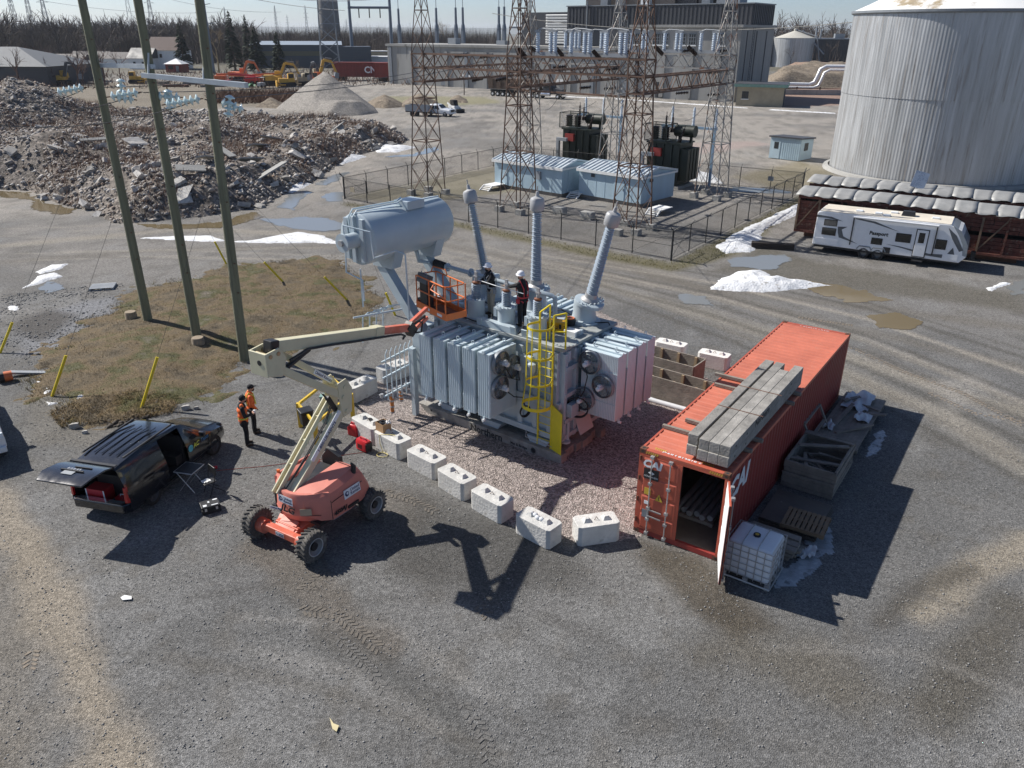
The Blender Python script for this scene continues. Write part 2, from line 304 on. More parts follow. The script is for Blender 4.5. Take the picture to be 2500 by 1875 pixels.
def patch(name, P, res, hf, m, wob=.25, seed=4, dz=.012, kind='structure'):
    """irregular sheet of ground cover inside a ground polygon; hf gives its height from the distance to the edge"""
    P = np.array(P); x0, y0 = P.min(0)-1; x1, y1 = P.max(0)+1; a = np.arange(x0, x1, res); b = np.arange(y0, y1, res); X, Y = np.meshgrid(a, b); x, y = X.ravel(), Y.ravel()
    d = poly_dist(x, y, P)+(vnoise(x, y, 1.2, seed)-.5)*2*wob+(vnoise(x, y, .35, seed+1)-.5)*wob; W_ = len(a)
    idx = np.array([(j*W_+i, j*W_+i+1, (j+1)*W_+i+1, (j+1)*W_+i) for j in range(len(b)-1) for i in range(W_-1)], np.int32)
    idx = idx[(d[idx] > 0).any(1)]; u, inv = np.unique(idx, return_inverse=True)
    # pull the outer ring of vertices onto the edge
    z = gz(x[u], y[u])+np.where(d[u] > 0, dz+hf(np.maximum(d[u], 0), x[u], y[u]), -.03)
    return rawmesh(name, np.stack([x[u], y[u], z], 1), inv.reshape(idx.shape), m, kind=kind, smooth=True)
# pink crushed stone under the transformer
PAD = pts(915,930, 868,1010, 1000,1112, 1150,1215, 1290,1302, 1420,1330, 1568,1312, 1630,1200, 1705,1000, 1745,940, 1640,845, 1470,760, 1300,740, 1120,790, 1010,850)
M_pad = soil('pink_crushed_stone', .6, 22., col=(.315, .272, .25), bump=.8)
patch('gravel_pad', PAD, .12, lambda d, x, y: .02*smooth01(d/.4)+.03*(vnoise(x, y, .5, 9)-.5), M_pad, .22, 6)
# stones lying loose, too many to count
def stones(name, n, region, smin, smax, m, seed=1, zf=gz, parent=None, flat=.65):
    r = np.random.RandomState(seed); P = np.array(region); x0, y0 = P.min(0); x1, y1 = P.max(0); x = r.uniform(x0, x1, n*3); y = r.uniform(y0, y1, n*3)
    k = np.flatnonzero((poly_dist(x, y, region) > 0) & (r.rand(n*3) < .25+1.5*smooth01((vnoise(x, y, 1.7, seed+40)-.42)*5)))[:n]; x, y = x[k], y[k]; n = len(x); s = smin*(smax/smin)**(r.rand(n)**2.2)
    base = np.array([(1, 0, 0), (-1, 0, 0), (0, 1, 0), (0, -1, 0), (0, 0, 1), (0, 0, -.6)], float); F = np.array([(0, 2, 4), (2, 1, 4), (1, 3, 4), (3, 0, 4), (2, 0, 5), (1, 2, 5), (3, 1, 5), (0, 3, 5)], np.int32)
    V = base[None]*r.uniform(.55, 1.2, (n, 6, 3))+r.uniform(-.22, .22, (n, 6, 3)); V[:, :, 2] *= flat; a = r.uniform(0, 6.28, n); c, q = np.cos(a)[:, None], np.sin(a)[:, None]
    X = V[:, :, 0]*c-V[:, :, 1]*q; Y = V[:, :, 0]*q+V[:, :, 1]*c; z = zf(x, y)
    V = np.stack([X*s[:, None]+x[:, None], Y*s[:, None]+y[:, None], V[:, :, 2]*s[:, None]+(z+s*.2)[:, None]], 2)
    return rawmesh(name, V.reshape(-1, 3), (F[None]+(np.arange(n)*6)[:, None, None]).reshape(-1, 3), m, parent, 'stuff')
M_stone = mat('loose_stone', (.27, .265, .255), .9, var=.55, vs=14); M_pinkstone = mat('pink_stone', (.38, .335, .31), .9, var=.5, vs=12)
tag(stones('loose_gravel', 34000, pts(-100,1000, 2600,800, 2700,1900, -200,1900), .01, .036, M_stone, 3), 'loose grey gravel stones scattered over the yard', 'gravel')
tag(stones('pad_gravel', 14000, PAD, .015, .05, M_pinkstone, 4, lambda x, y: gz(x, y)+.02), 'loose pinkish crushed stones on the transformer pad', 'gravel')
tag(stones('verge_gravel', 2600, pts(0,720, 300,690, 300,800, 60,900, 0,900), .02, .08, M_stone, 5), 'grey gravel spilled beside the grass mound at left', 'gravel')
# tyre lug marks: rows of low mud ridges
def lug_track(label, P, w, pitch=.13, skew=.5, m=None, h=.018, seed=1):
    r = random.Random(seed); mb = MB(); P = [Vector((*p, 0)) for p in P]
    for a, b in zip(P[:-1], P[1:]):
        L = (b-a).length; d = (b-a)/L; e = Vector((-d.y, d.x, 0)); t = 0
        while t < L:
            for sgn in (-1, 1):
                if r.random() < .12: continue
                p = a+d*t+e*sgn*.03; q = a+d*(t+skew*w*.5*r.uniform(.85, 1.1))+e*sgn*w*.5*r.uniform(.8, 1.05); z0 = gzf(p); z1 = gzf(q)
                mb.beam((p.x, p.y, z0+h*.1), (q.x, q.y, z1+h*.1), pitch*.42, h*2*r.uniform(.6, 1.1))
            t += pitch*r.uniform(.9, 1.1)
    return tag(mb.build('tyre_track', m or M_mud, fix=False), label, 'tyre track', 'tyre lug marks pressed into the yard', 'stuff')
M_mud = mat('track_mud', (.15, .132, .11), .95, var=.35, vs=6, bump=.4, bs=30); M_gmud = mat('grey_track_mud', (.135, .13, .122), .95, var=.35, vs=6, bump=.4, bs=30); M_tmud = mat('tan_track_mud', (.24, .2, .155), .95, var=.3, vs=6)
for lb, P, w, mm in [('herringbone tyre mark curving behind the boom lift', pts(690,1330, 770,1340, 790,1400, 740,1440), .34, M_mud), ('herringbone tyre mark running from the boom lift to the lower right', pts(730,1490, 820,1500, 900,1560, 930,1590), .36, M_mud), ('tyre mark beside the lift front wheel', pts(940,1200, 1000,1220, 1060,1250), .34, M_mud),
        ('long tyre mark down the lower middle of the yard', pts(830,1560, 900,1630, 940,1690), .3, M_gmud), ('tyre mark near the bottom edge of the yard', pts(1130,1720, 1180,1790, 1200,1880), .3, M_gmud), ('short tyre mark on the tan track at lower left', pts(80,1590, 70,1640), .3, M_tmud),
        ('tyre mark below the folded boom shadow', pts(1170,1480, 1195,1510), .32, M_mud), ('long tyre mark right of the container leading to the right edge', pts(2080,850, 2210,910, 2350,960, 2500,1040), .26, M_tmud), ('upper tyre mark behind the far end of the container', pts(1950,775, 2080,795), .24, M_tmud), ('tyre mark at the right edge of the yard', pts(2270,960, 2380,1010, 2500,1030), .24, M_tmud)]:
    lug_track(lb, P, w, .14, .55, mm, .013, len(lb))
# ---------------------------------------------------------------- dry grass on the mound
def blades(name, n, P, h0, h1, m, seed, zf=gz, parent=None, w=.012, dens=None, bend=.6):
    r = np.random.RandomState(seed); P_ = np.array(P); x0, y0 = P_.min(0); x1, y1 = P_.max(0); x = r.uniform(x0, x1, n*4); y = r.uniform(y0, y1, n*4); k = poly_dist(x, y, P) > 0
    if dens is not None: k &= r.rand(len(x)) < dens(x, y)
    k = np.flatnonzero(k)[:n]; x, y = x[k], y[k]; n = len(x); h = r.uniform(h0, h1, n); a = r.uniform(0, 6.28, n); l = r.uniform(.1, bend+.5, n)*h; b = a+1.57; z = zf(x, y)-.01
    cx, cy = np.cos(b)*w*r.uniform(.6, 1.6, n), np.sin(b)*w*r.uniform(.6, 1.6, n)
    V = np.stack([np.stack([x-cx, y-cy, z], 1), np.stack([x+cx, y+cy, z], 1), np.stack([x+np.cos(a)*l*.35+cx*.6, y+np.sin(a)*l*.35+cy*.6, z+h*.62], 1), np.stack([x+np.cos(a)*l*.35-cx*.6, y+np.sin(a)*l*.35-cy*.6, z+h*.62], 1), np.stack([x+np.cos(a)*l, y+np.sin(a)*l, z+h*.8], 1)], 1)
    i = (np.arange(n)*5)[:, None]; F = np.concatenate([i+[0, 1, 2], i+[0, 2, 3], i+[3, 2, 4]])
    return rawmesh(name, V.reshape(-1, 3), F, m, parent, 'stuff')
def grassmat(name, cols):
    m = bpy.data.materials.new(name); m.use_nodes = True; N = m.node_tree.nodes; K = m.node_tree.links.new; b = N['Principled BSDF']; b.inputs['Roughness'].default_value = .9; b.inputs['Specular IOR Level'].default_value = .1
    tc = N.new('ShaderNodeTexCoord'); n = N.new('ShaderNodeTexNoise'); n.inputs['Scale'].default_value = .55; n.inputs['Detail'].default_value = 9; n.inputs['Roughness'].default_value = .68; K(tc.outputs['Object'], n.inputs['Vector'])
    cr = N.new('ShaderNodeValToRGB'); K(n.outputs[0], cr.inputs[0]); e = cr.color_ramp.elements; e[0].position = .32; e[0].color = (*cols[0], 1); e[1].position = .7; e[1].color = (*cols[-1], 1)
    for k, c in enumerate(cols[1:-1]): q = e.new(.32+.38*(k+1)/(len(cols)-1)); q.color = (*c, 1)
    n2 = N.new('ShaderNodeTexNoise'); n2.inputs['Scale'].default_value = 28; K(tc.outputs['Object'], n2.inputs['Vector']); mr = N.new('ShaderNodeMapRange'); mr.inputs[1].default_value = .3; mr.inputs[2].default_value = .7; mr.inputs[3].default_value = .45; mr.inputs[4].default_value = 1.5; K(n2.outputs[0], mr.inputs[0])
    hs = N.new('ShaderNodeHueSaturation'); K(cr.outputs[0], hs.inputs['Color']); K(mr.outputs[0], hs.inputs['Value']); K(hs.outputs[0], b.inputs['Base Color'])
    bp = N.new('ShaderNodeBump'); bp.inputs['Strength'].default_value = .7; bp.inputs['Distance'].default_value = .06; K(n2.outputs[0], bp.inputs['Height']); K(bp.outputs[0], b.inputs['Normal']); return m
M_turf = grassmat('dry_turf', [(.07, .058, .042), (.14, .115, .08), (.17, .13, .082), (.1, .1, .05), (.19, .165, .13)])
M_blade = grassmat('dry_grass_blades', [(.14, .11, .075), (.24, .2, .14), (.3, .22, .12), (.15, .15, .06), (.34, .3, .24)])
patch('grass_mound', MOUND, .13, lambda d, x, y: .05*smooth01(d/.8)+.07*(vnoise(x, y, .45, 12)-.4)*smooth01(d/.6), M_turf, 1.7, 14)
MB2 = pts(40,870, 170,780, 266,735, 369,680, 561,633, 688,616, 790,608, 880,635, 950,690, 965,750, 930,835, 780,885, 640,905, 560,960, 500,1015, 380,1040, 230,1040, 60,1010, -10,940)
tag(blades('dry_grass', 60000, MB2, .03, .15, M_blade, 5, lambda x, y: gz(x, y)+.02, w=.008, dens=lambda x, y: np.clip(.12+poly_dist(x, y, MOUND)*.7+(vnoise(x, y, 1., 77)-.5)*1.6, .0, 1)*np.where(poly_dist(x, y, MOUND) > -1.4, 1, .15)), 'matted dry brown grass covering the mound below the poles', 'grass')
VERGE = pts(842,492, 1100,537, 1400,596, 1638,640, 1800,560, 1930,490, 1958,480, 1962,500, 1800,620, 1640,662, 1380,610, 1080,546, 830,500)
tag(blades('verge_grass', 9000, VERGE, .03, .16, grassmat('olive_grass', [(.1, .085, .04), (.15, .13, .05), (.11, .12, .035), (.19, .16, .09)]), 6, w=.014), 'thin olive grass along the foot of the chain link fence', 'grass')
# ---------------------------------------------------------------- water and snow
def water(name, m, P, seed=1, z=.014, wob=.55):
    """standing water: level sheet with a ragged edge"""
    P = np.array(P); x0, y0 = P.min(0)-1; x1, y1 = P.max(0)+1; res = max(.06, min(.16, (x1-x0)/60)); a = np.arange(x0, x1, res); b = np.arange(y0, y1, res); X, Y = np.meshgrid(a, b); x, y = X.ravel(), Y.ravel(); sz = min(1., (P.max(0)-P.min(0)).min()/3); W_ = len(a)
    d = poly_dist(x, y, P)+(vnoise(x, y, 1.5*sz, seed)-.5)*2.2*wob*sz+(vnoise(x, y, .5*sz, seed+1)-.5)*wob*sz; idx = np.array([(j*W_+i, j*W_+i+1, (j+1)*W_+i+1, (j+1)*W_+i) for j in range(len(b)-1) for i in range(W_-1)], np.int32); idx = idx[(d[idx] > 0).sum(1) > 2]; u, inv = np.unique(idx, return_inverse=True); zz = float(np.max(gz(P[:, 0], P[:, 1]))*.3+np.mean(gz(P[:, 0], P[:, 1]))*.7)+z
    return rawmesh(name, np.stack([x[u], y[u], np.full(len(u), zz)], 1), inv.reshape(idx.shape), m, kind='structure')
def watermat(name, col, rough=.04):
    m = bpy.data.materials.new(name); m.use_nodes = True; N = m.node_tree.nodes; b = N['Principled BSDF']; b.inputs['Base Color'].default_value = (*col, 1); b.inputs['Roughness'].default_value = rough; b.inputs['IOR'].default_value = 1.33; b.inputs['Specular IOR Level'].default_value = .5
    tc = N.new('ShaderNodeTexCoord'); n = N.new('ShaderNodeTexNoise'); n.inputs['Scale'].default_value = 9; K = m.node_tree.links.new; K(tc.outputs['Object'], n.inputs['Vector']); bp = N.new('ShaderNodeBump'); bp.inputs['Strength'].default_value = .03; K(n.outputs[0], bp.inputs['Height']); K(bp.outputs[0], b.inputs['Normal']); return m
M_pud = watermat('puddle_water', (.2, .21, .21), .12); M_bpud = watermat('muddy_water', (.16, .125, .07), .1); M_ice = mat('grey_ice', (.34, .36, .38), .25, var=.3, vs=2.2, spot=(.12, .12, .12), spots=3, spott=.55)
for k, (mm, a) in enumerate([(M_pud, (644,536, 718,529, 807,531, 838,556, 789,566, 668,553)), (M_pud, (675,507, 700,485, 718,466, 762,470, 733,488, 715,513)), (M_pud, (789,480, 807,470, 838,469, 836,491, 804,492)), (M_pud, (770,452, 804,430, 860,417, 830,438, 798,452)), (M_pud, (940,383, 1008,376, 1067,356, 1068,371, 1005,382)), (M_bpud, (-20,466, 74,470, 118,497, 195,509, 165,525, 89,511, 78,490, -10,480)), (M_bpud, (322,545, 443,549, 540,540, 622,517, 650,530, 531,560, 384,560)),
        (M_pud, (1854,625, 1922,619, 1935,637, 1881,659, 1766,652, 1789,631)), (M_bpud, (2118,772, 2186,764, 2256,786, 2221,805, 2144,798)), (M_pud, (83,705, 118,687, 158,704, 118,717)), (M_bpud, (1960,690, 2080,700, 2190,735, 2100,742, 1990,715)), (M_pud, (2440,700, 2510,680, 2520,720, 2470,722)), (M_pud, (1650,715, 1720,722, 1740,745, 1670,742)), (M_pud, (1780,455, 1900,462, 1950,470, 1880,474, 1790,466)), (M_ice, (1901,1430, 1947,1439, 1998,1402, 2006,1362, 2032,1294, 2019,1258, 1985,1325, 1925,1380)), (M_ice, (2105,1110, 2133,1058, 2160,1047, 2163,1083, 2146,1109, 2107,1128))]):
    water('puddle' if mm != M_ice else 'ice_sheet', mm, pts(*a), k+3)
M_snow = mat('old_snow', (.72, .73, .74), .8, var=.16, vs=2, bump=.6, bs=9, spot=(.36, .34, .31), spots=2.6, spott=.56)
def snow(P, h=.12, res=.12, seed=1, lump=.5, wob=.18): return patch('snow_patch', P, res, lambda d, x, y: h*np.sqrt(smooth01(d/(h*5)))*(1-lump+2*lump*vnoise(x, y, .9, seed)), M_snow, wob, seed, .01)
for k, (a, h, res, lump) in enumerate([((328,582, 422,577, 517,575, 548,588, 500,590, 443,587), .05, .12, .4), ((552,590, 612,587, 727,566, 789,575, 838,596, 765,593, 644,593), .07, .12, .5), ((648,432, 700,440, 762,448, 735,462, 712,473, 680,455), .3, .16, .5), ((828,380, 855,375, 895,383, 860,394, 832,403), .3, .2, .5), ((915,338, 954,356, 1014,360, 968,372, 920,372), .3, .2, .5), ((1952,494, 1866,536, 1804,563, 1746,603, 1770,620, 1836,616, 1868,562, 1920,536, 1960,520), .45, .12, .55), ((1735,706, 1762,678, 1804,664, 1858,661, 1889,678, 2042,698, 1866,715), .62, .1, .6),
        ((84,664, 127,647, 167,644, 150,656, 100,668), .06, .1, .4), ((56,703, 94,674, 130,666, 147,675, 97,694), .08, .1, .4), ((88,932, 112,931, 132,950, 110,966, 98,952), .09, .05, .4), ((110,980, 147,983, 118,991), .07, .05, .4), ((1676,415, 1740,425, 1765,450, 1672,440), .2, .15, .5), ((2400,704, 2450,688, 2480,692, 2420,712), .05, .1, .3), ((190,967, 207,968, 205,977, 188,976), .08, .05, .3), ((20,745, 48,748, 40,758, 22,756), .05, .1, .3)]):
    snow(pts(*a), h, res, k+20, lump, .1 if res < .08 else .2)
for k, (a, b, w) in enumerate([((1290,233), (1480,240), .9), ((1500,241), (1825,264), .8), ((1880,268), (2040,277), .9)]):
    A, B = Vector(g2(*a)), Vector(g2(*b)); e = Vector((-(B-A).y, (B-A).x)).normalized()*w/2; snow([tuple(A+e), tuple(B+e), tuple(B-e), tuple(A-e)], .12, .4, 50+k, .3, .2)
# ================================================================ FAR SETTING
M_conc = mat('old_concrete', (.34, .335, .315), .9, var=.3, vs=.25, bump=.2, bs=6, spot=(.2, .195, .18), spots=.5, spott=.56, streak=.9)
M_dark = mat('dark_cladding', (.055, .058, .066), .6, var=.12, vs=.3); M_dark2 = mat('brown_cladding', (.085, .072, .066), .6, var=.12, vs=.3)
M_pane = mat('window_glass', (.03, .035, .04), .12, var=.2); M_wht = mat('white_paint', (.8, .8, .78), .55, var=.1); M_steel = mat('grey_steel', (.24, .26, .28), .55, .3, var=.2); M_blk = mat('black_rubber', (.02, .02, .021), .8, var=.3, vs=9)
M_roofg = mat('grey_roof', (.3, .32, .34), .6, var=.15); M_yel = mat('machine_yellow', (.62, .36, .05), .5, var=.2, vs=1.5); M_org = mat('machine_orange', (.65, .16, .05), .5, var=.2); M_red = mat('boxcar_red', (.2, .035, .03), .7, var=.25, vs=.8); M_rust = mat('rust_brown', (.16, .08, .05), .85, var=.4, vs=2)
M_tan = mat('tan_brick', (.4, .34, .24), .9, var=.2, vs=.6); M_grn = mat('green_fascia', (.2, .33, .27), .6)
def ribs(mb, p, q, z0, z1, step, d=.06, w=.5):
    """vertical cladding ribs on a wall from p to q (local x,y)"""
    p, q = Vector((*p, 0)), Vector((*q, 0)); L = (q-p).length; e = (q-p)/L; n = Vector((e.y, -e.x, 0)); k = int(L/step)
    for i in range(k):
        a = p+e*((i+.25)*L/k); b = p+e*((i+.25+w)*L/k); mb.prism([a+n*.001, b+n*.001, b-e*.1*step+n*d, a+e*.1*step+n*d], (0, 0, z1-z0)) if False else mb.add([(a.x, a.y, z0), (a.x+n.x*d, a.y+n.y*d, z0), (b.x+n.x*d, b.y+n.y*d, z0), (b.x, b.y, z0), (a.x, a.y, z1), (a.x+n.x*d, a.y+n.y*d, z1), (b.x+n.x*d, b.y+n.y*d, z1), (b.x, b.y, z1)], [(0, 1, 5, 4), (1, 2, 6, 5), (2, 3, 7, 6), (4, 5, 6, 7)])
# --- powerhouse
PO = (-33.1, 221.9); PA = R(-36.6)
ph = thing('powerhouse', 'long grey concrete power station with a taller windowed end and dark clad upper storeys', 'building', (*PO, 0), PA)
mb = MB(); mb.bx(0, 72, 0, 18, -1, 9.2); mb.build('low_wall', M_conc, ph)
mb = MB(); mb.bx(72, 96, 0, 18, -1, 13.6); mb.build('tall_wall', M_conc, ph)
mb = MB(); mb.bx(-.3, 72.2, -.35, 18.3, 9.2, 9.75); mb.build('cornice', M_conc, ph); mb = MB(); mb.bx(71.7, 96.4, -.45, 18.4, 13.6, 14.1); mb.build('cornice', M_conc, ph)
for k, x in enumerate([1.2, 8.5, 20.5, 27, 33, 39, 45, 51, 57, 63, 69]): mb = MB(); mb.bx(x-.45, x+.45, -.28, 0, -1, 8.2 if k else 9); mb.build('pilaster', M_conc if k % 3 else M_steel, ph)
for x in (22, 28.2, 34.2, 40.2, 46.2, 52.2, 58.2, 64): mb = MB(); mb.bx(x, x+4.2, -.16, 0, 7.5, 8.3); mb.build('panel', M_conc, ph)
for px in (1539, 1560, 1604, 1625, 1667, 1692, 1763):
    s, z = WC(px, 85, PO, PA); w = thing('window', None, None, (s, -.06, 10.4)); w.parent = ph
    mb = MB(); mb.bx(-.75, .75, -.06, .03, 0, 2.0); mb.build('pane', M_pane, w)
    mb = MB()
    for x in (-.75, -.25, .25, .75): mb.bx(x-.05, x+.05, -.13, -.05, -.05, 2.05)
    for z in (0, .7, 1.35, 2.02): mb.bx(-.8, .8, -.12, -.055, z-.04, z+.04)
    mb.build('frame', M_steel, w); mb = MB(); mb.bx(-.95, .95, -.3, 0, -.25, -.05); mb.build('sill', M_wht, w)
for px, py in ((1525, 210), (1607, 225), (1613, 212)):
    s, z = WC(px, py, PO, PA); mb = MB(); mb.bx(s-.7, s+.7, -.08, .05, .2, 3.2); mb.build('door', M_steel if px < 1600 else M_dark, ph)
for x0, x1, w in ((73, 76, .5), (79.5, 81, .9), (86, 88, .6), (92, 93, .5)): mb = MB(); mb.bx(x0, x0+w, -.3, 0, .3, 10); mb.build('pilaster', M_conc, ph)
for px, py, n in ((1372, 199, 3), (1140, 187, 3)):
    s, z = WC(px, py, PO, PA)
    for i in range(n): mb = MB(); mb.bx(s+i*1.1-1.5, s+i*1.1-.75, -.25, .02, z-.4, z+.4); mb.build('lamp_box', M_wht, ph)
for px, py in ((1000, 207), (1088, 211)): s, z = WC(px, py, PO, PA); mb = MB(); mb.bx(s-1.5, s+1.5, -.1, .03, .3, 1.3); mb.build('vent', M_steel, ph)
# dark upper storeys, set back
pen = MB(); pen.bx(52, 95.6, 6, 17.6, 9, 17.9); b = pen.build('penthouse', M_dark, ph); mb = MB(); ribs(mb, (52, 5.98), (95.6, 5.98), 13.8, 17.7, .9, .12); ribs(mb, (95.62, 6), (95.62, 17.6), 14.2, 17.7, .9, .12); mb.build('cladding_ribs', M_dark, b); mb = MB(); mb.bx(51.8, 95.8, 5.75, 17.8, 17.9, 18.1); mb.build('coping', M_steel, b)
mb = MB(); mb.bx(55, 77, 9, 17.5, 17.9, 32); mb.build('upper_block', M_dark2, ph)
mb = MB(); mb.bx(37, 52.5, 9, 17, 9, 16.9); b = mb.build('left_block', M_dark, ph)
mb = MB()
for k in range(11): mb.box((47.6, 8.75, 10.4+k*.58), (6.6, .3, .34), Matrix.Rotation(R(25), 3, 'X'))
mb.build('louvre', M_wht, b); mb = MB(); mb.bx(51, 52.8, 8.2, 9, 9.5, 17.3); mb.build('louvre_frame', M_roofg, b)
for px, w, h in ((1655, 3.2, 4.5), (1690, 3.6, 5), (1730, 3, 5), (1785, 5, 9)):
    s, z = WC(px, 20, at(PO, PA, 0, 12), PA); mb = MB(); mb.bx(s-w/2, s+w/2, 10, 14, 17.9, 17.9+h); mb.build('roof_unit', M_dark2 if h < 6 else M_roofg, ph)
for s in (60, 64, 70, 84): mb = MB(); mb.bx(s, s+1.8, 7, 8.6, 18.0, 19.6); mb.build('roof_vent', M_wht if s % 4 else M_steel, ph)
for s in (57.5, 66, 73): mb = MB(); mb.cyl((s, 5.6, 9.5), (s, 5.6, 19), .14, n=8); mb.build('downpipe', M_steel, ph)
lad = MB()
for y in (4.6, 5.4): lad.cyl((96.6, y, 1), (96.6, y, 13.6), .06, n=5)
for z in range(1, 26): lad.cyl((96.6, 4.6, z*.5), (96.6, 5.4, z*.5), .04, n=4)
lad.build('ladder', M_dark, ph)
for y in (3, 8, 13.5): mb = MB(); mb.bx(96, 96.12, y, y+.25, 0, 13); mb.build('joint_strip', M_dark, ph)
for k, (s, d) in enumerate(((30, 8), (43, 12), (49, 10), (15, 7))): mb = MB(); mb.bx(s, s+2.6, d, d+2, 9.7, 10.7+.5*(k % 2)); mb.build('roof_unit', M_roofg, ph)
# small tan building by its corner
yo = G(1795, 258); sb = thing('gatehouse', 'small tan brick building with a green edged flat roof beside the power station corner', 'building', (yo.x, yo.y, 0), R(-20))
mb = MB(); mb.bx(0, 8.5, 0, 8, -.2, 3.5); mb.build('wall', M_tan, sb); mb = MB(); mb.bx(-.5, 9, -.5, 8.5, 3.5, 3.95); r_ = mb.build('roof', M_dark, sb); mb = MB(); mb.bx(-.54, 9.04, -.54, -.4, 3.4, 3.9); mb.bx(9, 9.1, -.5, 8.5, 3.4, 3.9); mb.build('fascia', M_grn, r_)
for x in (1.0,): mb = MB(); mb.bx(x, x+1.2, -.05, .02, 1.3, 2.6); mb.build('window', M_pane, sb); mb = MB(); mb.bx(x-.1, x+1.3, -.1, 0, 1.15, 1.3); mb.build('sill', M_wht, sb)
for y in (1.2, 4.6): mb = MB(); mb.bx(8.45, 8.56, y, y+1.5, 0, 2.9); mb.build('door', M_dark, sb)
mb = MB(); mb.bx(8.45, 8.55, 7, 7.8, 1.5, 2.5); mb.build('window', M_pane, sb)
# --- big storage silo
SC = Vector((41.8, 79.8, 0)); SR = 9.5
M_silo = mat('silo_sheet', (.45, .46, .465), .45, .4, var=.32, vs=.9, streak=2.2, spot=(.3, .285, .27), spots=1.6, spott=.54)
silo = thing('storage_silo', 'huge round corrugated silver grey storage silo at right', 'silo', SC)
def corr(r, z0, z1, n=420, d=.018):
    mb = MB(); rr = [r+d*(1 if i % 2 else 0) for i in range(n)]; mb.add([(rr[i]*math.cos(2*math.pi*i/n), rr[i]*math.sin(2*math.pi*i/n), z) for z in (z0, z1) for i in range(n)], [(i, (i+1) % n, n+(i+1) % n, n+i) for i in range(n)]); return mb
corr(SR, 0, 7.4).build('lower_shell', M_silo, silo); corr(SR+.05, 7.3, 14.3).build('upper_shell', M_silo, silo)
mb = MB(); mb.lathe([(SR+.12, 14.2), (SR+.3, 14.3), (SR+.3, 14.5), (SR+.1, 14.5)], n=96, caps=False); mb.build('rim', M_steel, silo, 30)
mb = MB(); n = 96; prof = [(SR+.22, 14.45), (SR-1.2, 15.1), (SR-3.2, 16.1), (SR-6, 17.4), (.5, 19)]; mb.lathe(prof, n=n, caps=False); mb.build('roof', mat('weathered_roof', (.36, .29, .19), .8, var=.3, vs=1, spot=(.8, .8, .78), spots=.3, spott=.36), silo, 30)
mb = MB(); mb.lathe([(SR+.3, 0), (SR+.7, 0), (SR+.6, .25), (SR+.2, .3)], n=72, caps=False); mb.build('footing', M_conc, silo)
# --- site hut by the silo
hu = G(1876, 386); hut = thing('site_hut', 'small pale blue corrugated metal hut with a door beside the silo', 'hut', (hu.x, hu.y, 0), R(-44))
M_bluesh = mat('pale_blue_steel', (.42, .53, .58), .5, var=.1, vs=1)
mb = MB(); mb.bx(0, 3.5, 0, 3.0, .05, 2.25); ribs(mb, (1.35, 0), (3.5, 0), .05, 2.25, .22, .04); mb.build('wall', M_bluesh, hut); mb = MB(); mb.add([(-.15, -.2, 2.42), (3.65, -.2, 2.42), (3.65, 3.2, 2.25), (-.15, 3.2, 2.25), (-.15, -.2, 2.28), (3.65, -.2, 2.28), (3.65, 3.2, 2.1), (-.15, 3.2, 2.1)], [(0, 1, 2, 3), (7, 6, 5, 4), (0, 4, 5, 1), (1, 5, 6, 2), (2, 6, 7, 3), (3, 7, 4, 0)]); mb.build('roof', M_dark, hut)
mb = MB(); mb.bx(.35, 1.2, -.05, 0, .08, 2.05); d_ = mb.build('door', M_bluesh, hut); mb = MB(); mb.bx(.5, 1.0, -.065, -.045, 1.1, 1.8); mb.build('pane', M_pane, d_); mb = MB(); mb.bx(3.5, 3.53, .9, 1.8, 1, 1.8); mb.build('window', M_pane, hut)
mb = MB(); mb.bx(.2, 3.3, .1, .4, -.1, .06); mb.bx(.2, 3.3, 2.5, 2.8, -.1, .06); mb.build('skid', M_conc, hut)
# --- tanks, sheds and pipes behind the silo
def bin_(label, c, r, h):
    t = thing('grain_bin', label, 'silo', c); mb = MB(); mb.lathe([(r, 0), (r, h)], n=40, caps=False); mb.build('shell', M_silo, t, 30); mb = MB(); mb.lathe([(r+.15, h-.1), (.6, h+r*.32), (.6, h+r*.32+.8), (.1, h+r*.32+.9)], n=40, caps=False); mb.build('roof', mat('bin_roof', (.5, .48, .42), .7), t, 25)
    mb = MB(); mb.beam((r*.3, -r*.2, h+r*.35), (r*1.3, -r*.9, h-6), .8, .4); mb.tube([(0, 0, h+r*.38), (r*.9, -r*.7, h+.5), (r*1.2, -r*.85, 0)], .25); mb.build('chute', M_steel, t); return t
o = G(1930, 163); bin_('pale ribbed steel grain bin with conical roof behind the silo', o, 8.0, 11); o = G(1862, 162); bin_('pale grain bin half hidden behind the power station corner', (o.x-2, o.y+3, 0), 6, 10.6)
o = G(1880, 160); w = thing('rail_shed', 'long dark ribbed shed with a flat roof behind the grain bins', 'building', (o.x-4, o.y+12, 0), R(-8)); mb = MB(); mb.bx(0, 80, 0, 25, -1, 10.3); ribs(mb, (0, 0), (80, 0), 0, 10.2, .9, .12); mb.build('wall', M_dark, w); mb = MB(); mb.bx(-.5, 80.5, -.5, 25.5, 10.3, 10.8); mb.build('roof', M_roofg, w); mb = MB(); mb.bx(34, 38, 4, 7, 10.8, 12.6); mb.build('roof_unit', M_steel, w)
for x in (26, 28): mb = MB(); mb.cyl((x, 5, 10.6), (x, 5, 14.5), .35, n=8); mb.build('flue', M_roofg, w)
o = G(1885, 150); w = thing('far_block', 'plain grey block rising behind the power station at right', 'building', (o.x-30, o.y+40, 0), R(-20)); mb = MB(); mb.bx(0, 34, 0, 30, -1, 19); mb.build('wall', M_dark, w); mb = MB(); mb.bx(-.3, 34.3, -.3, 30.3, 19, 19.5); mb.build('roof', M_dark2, w)
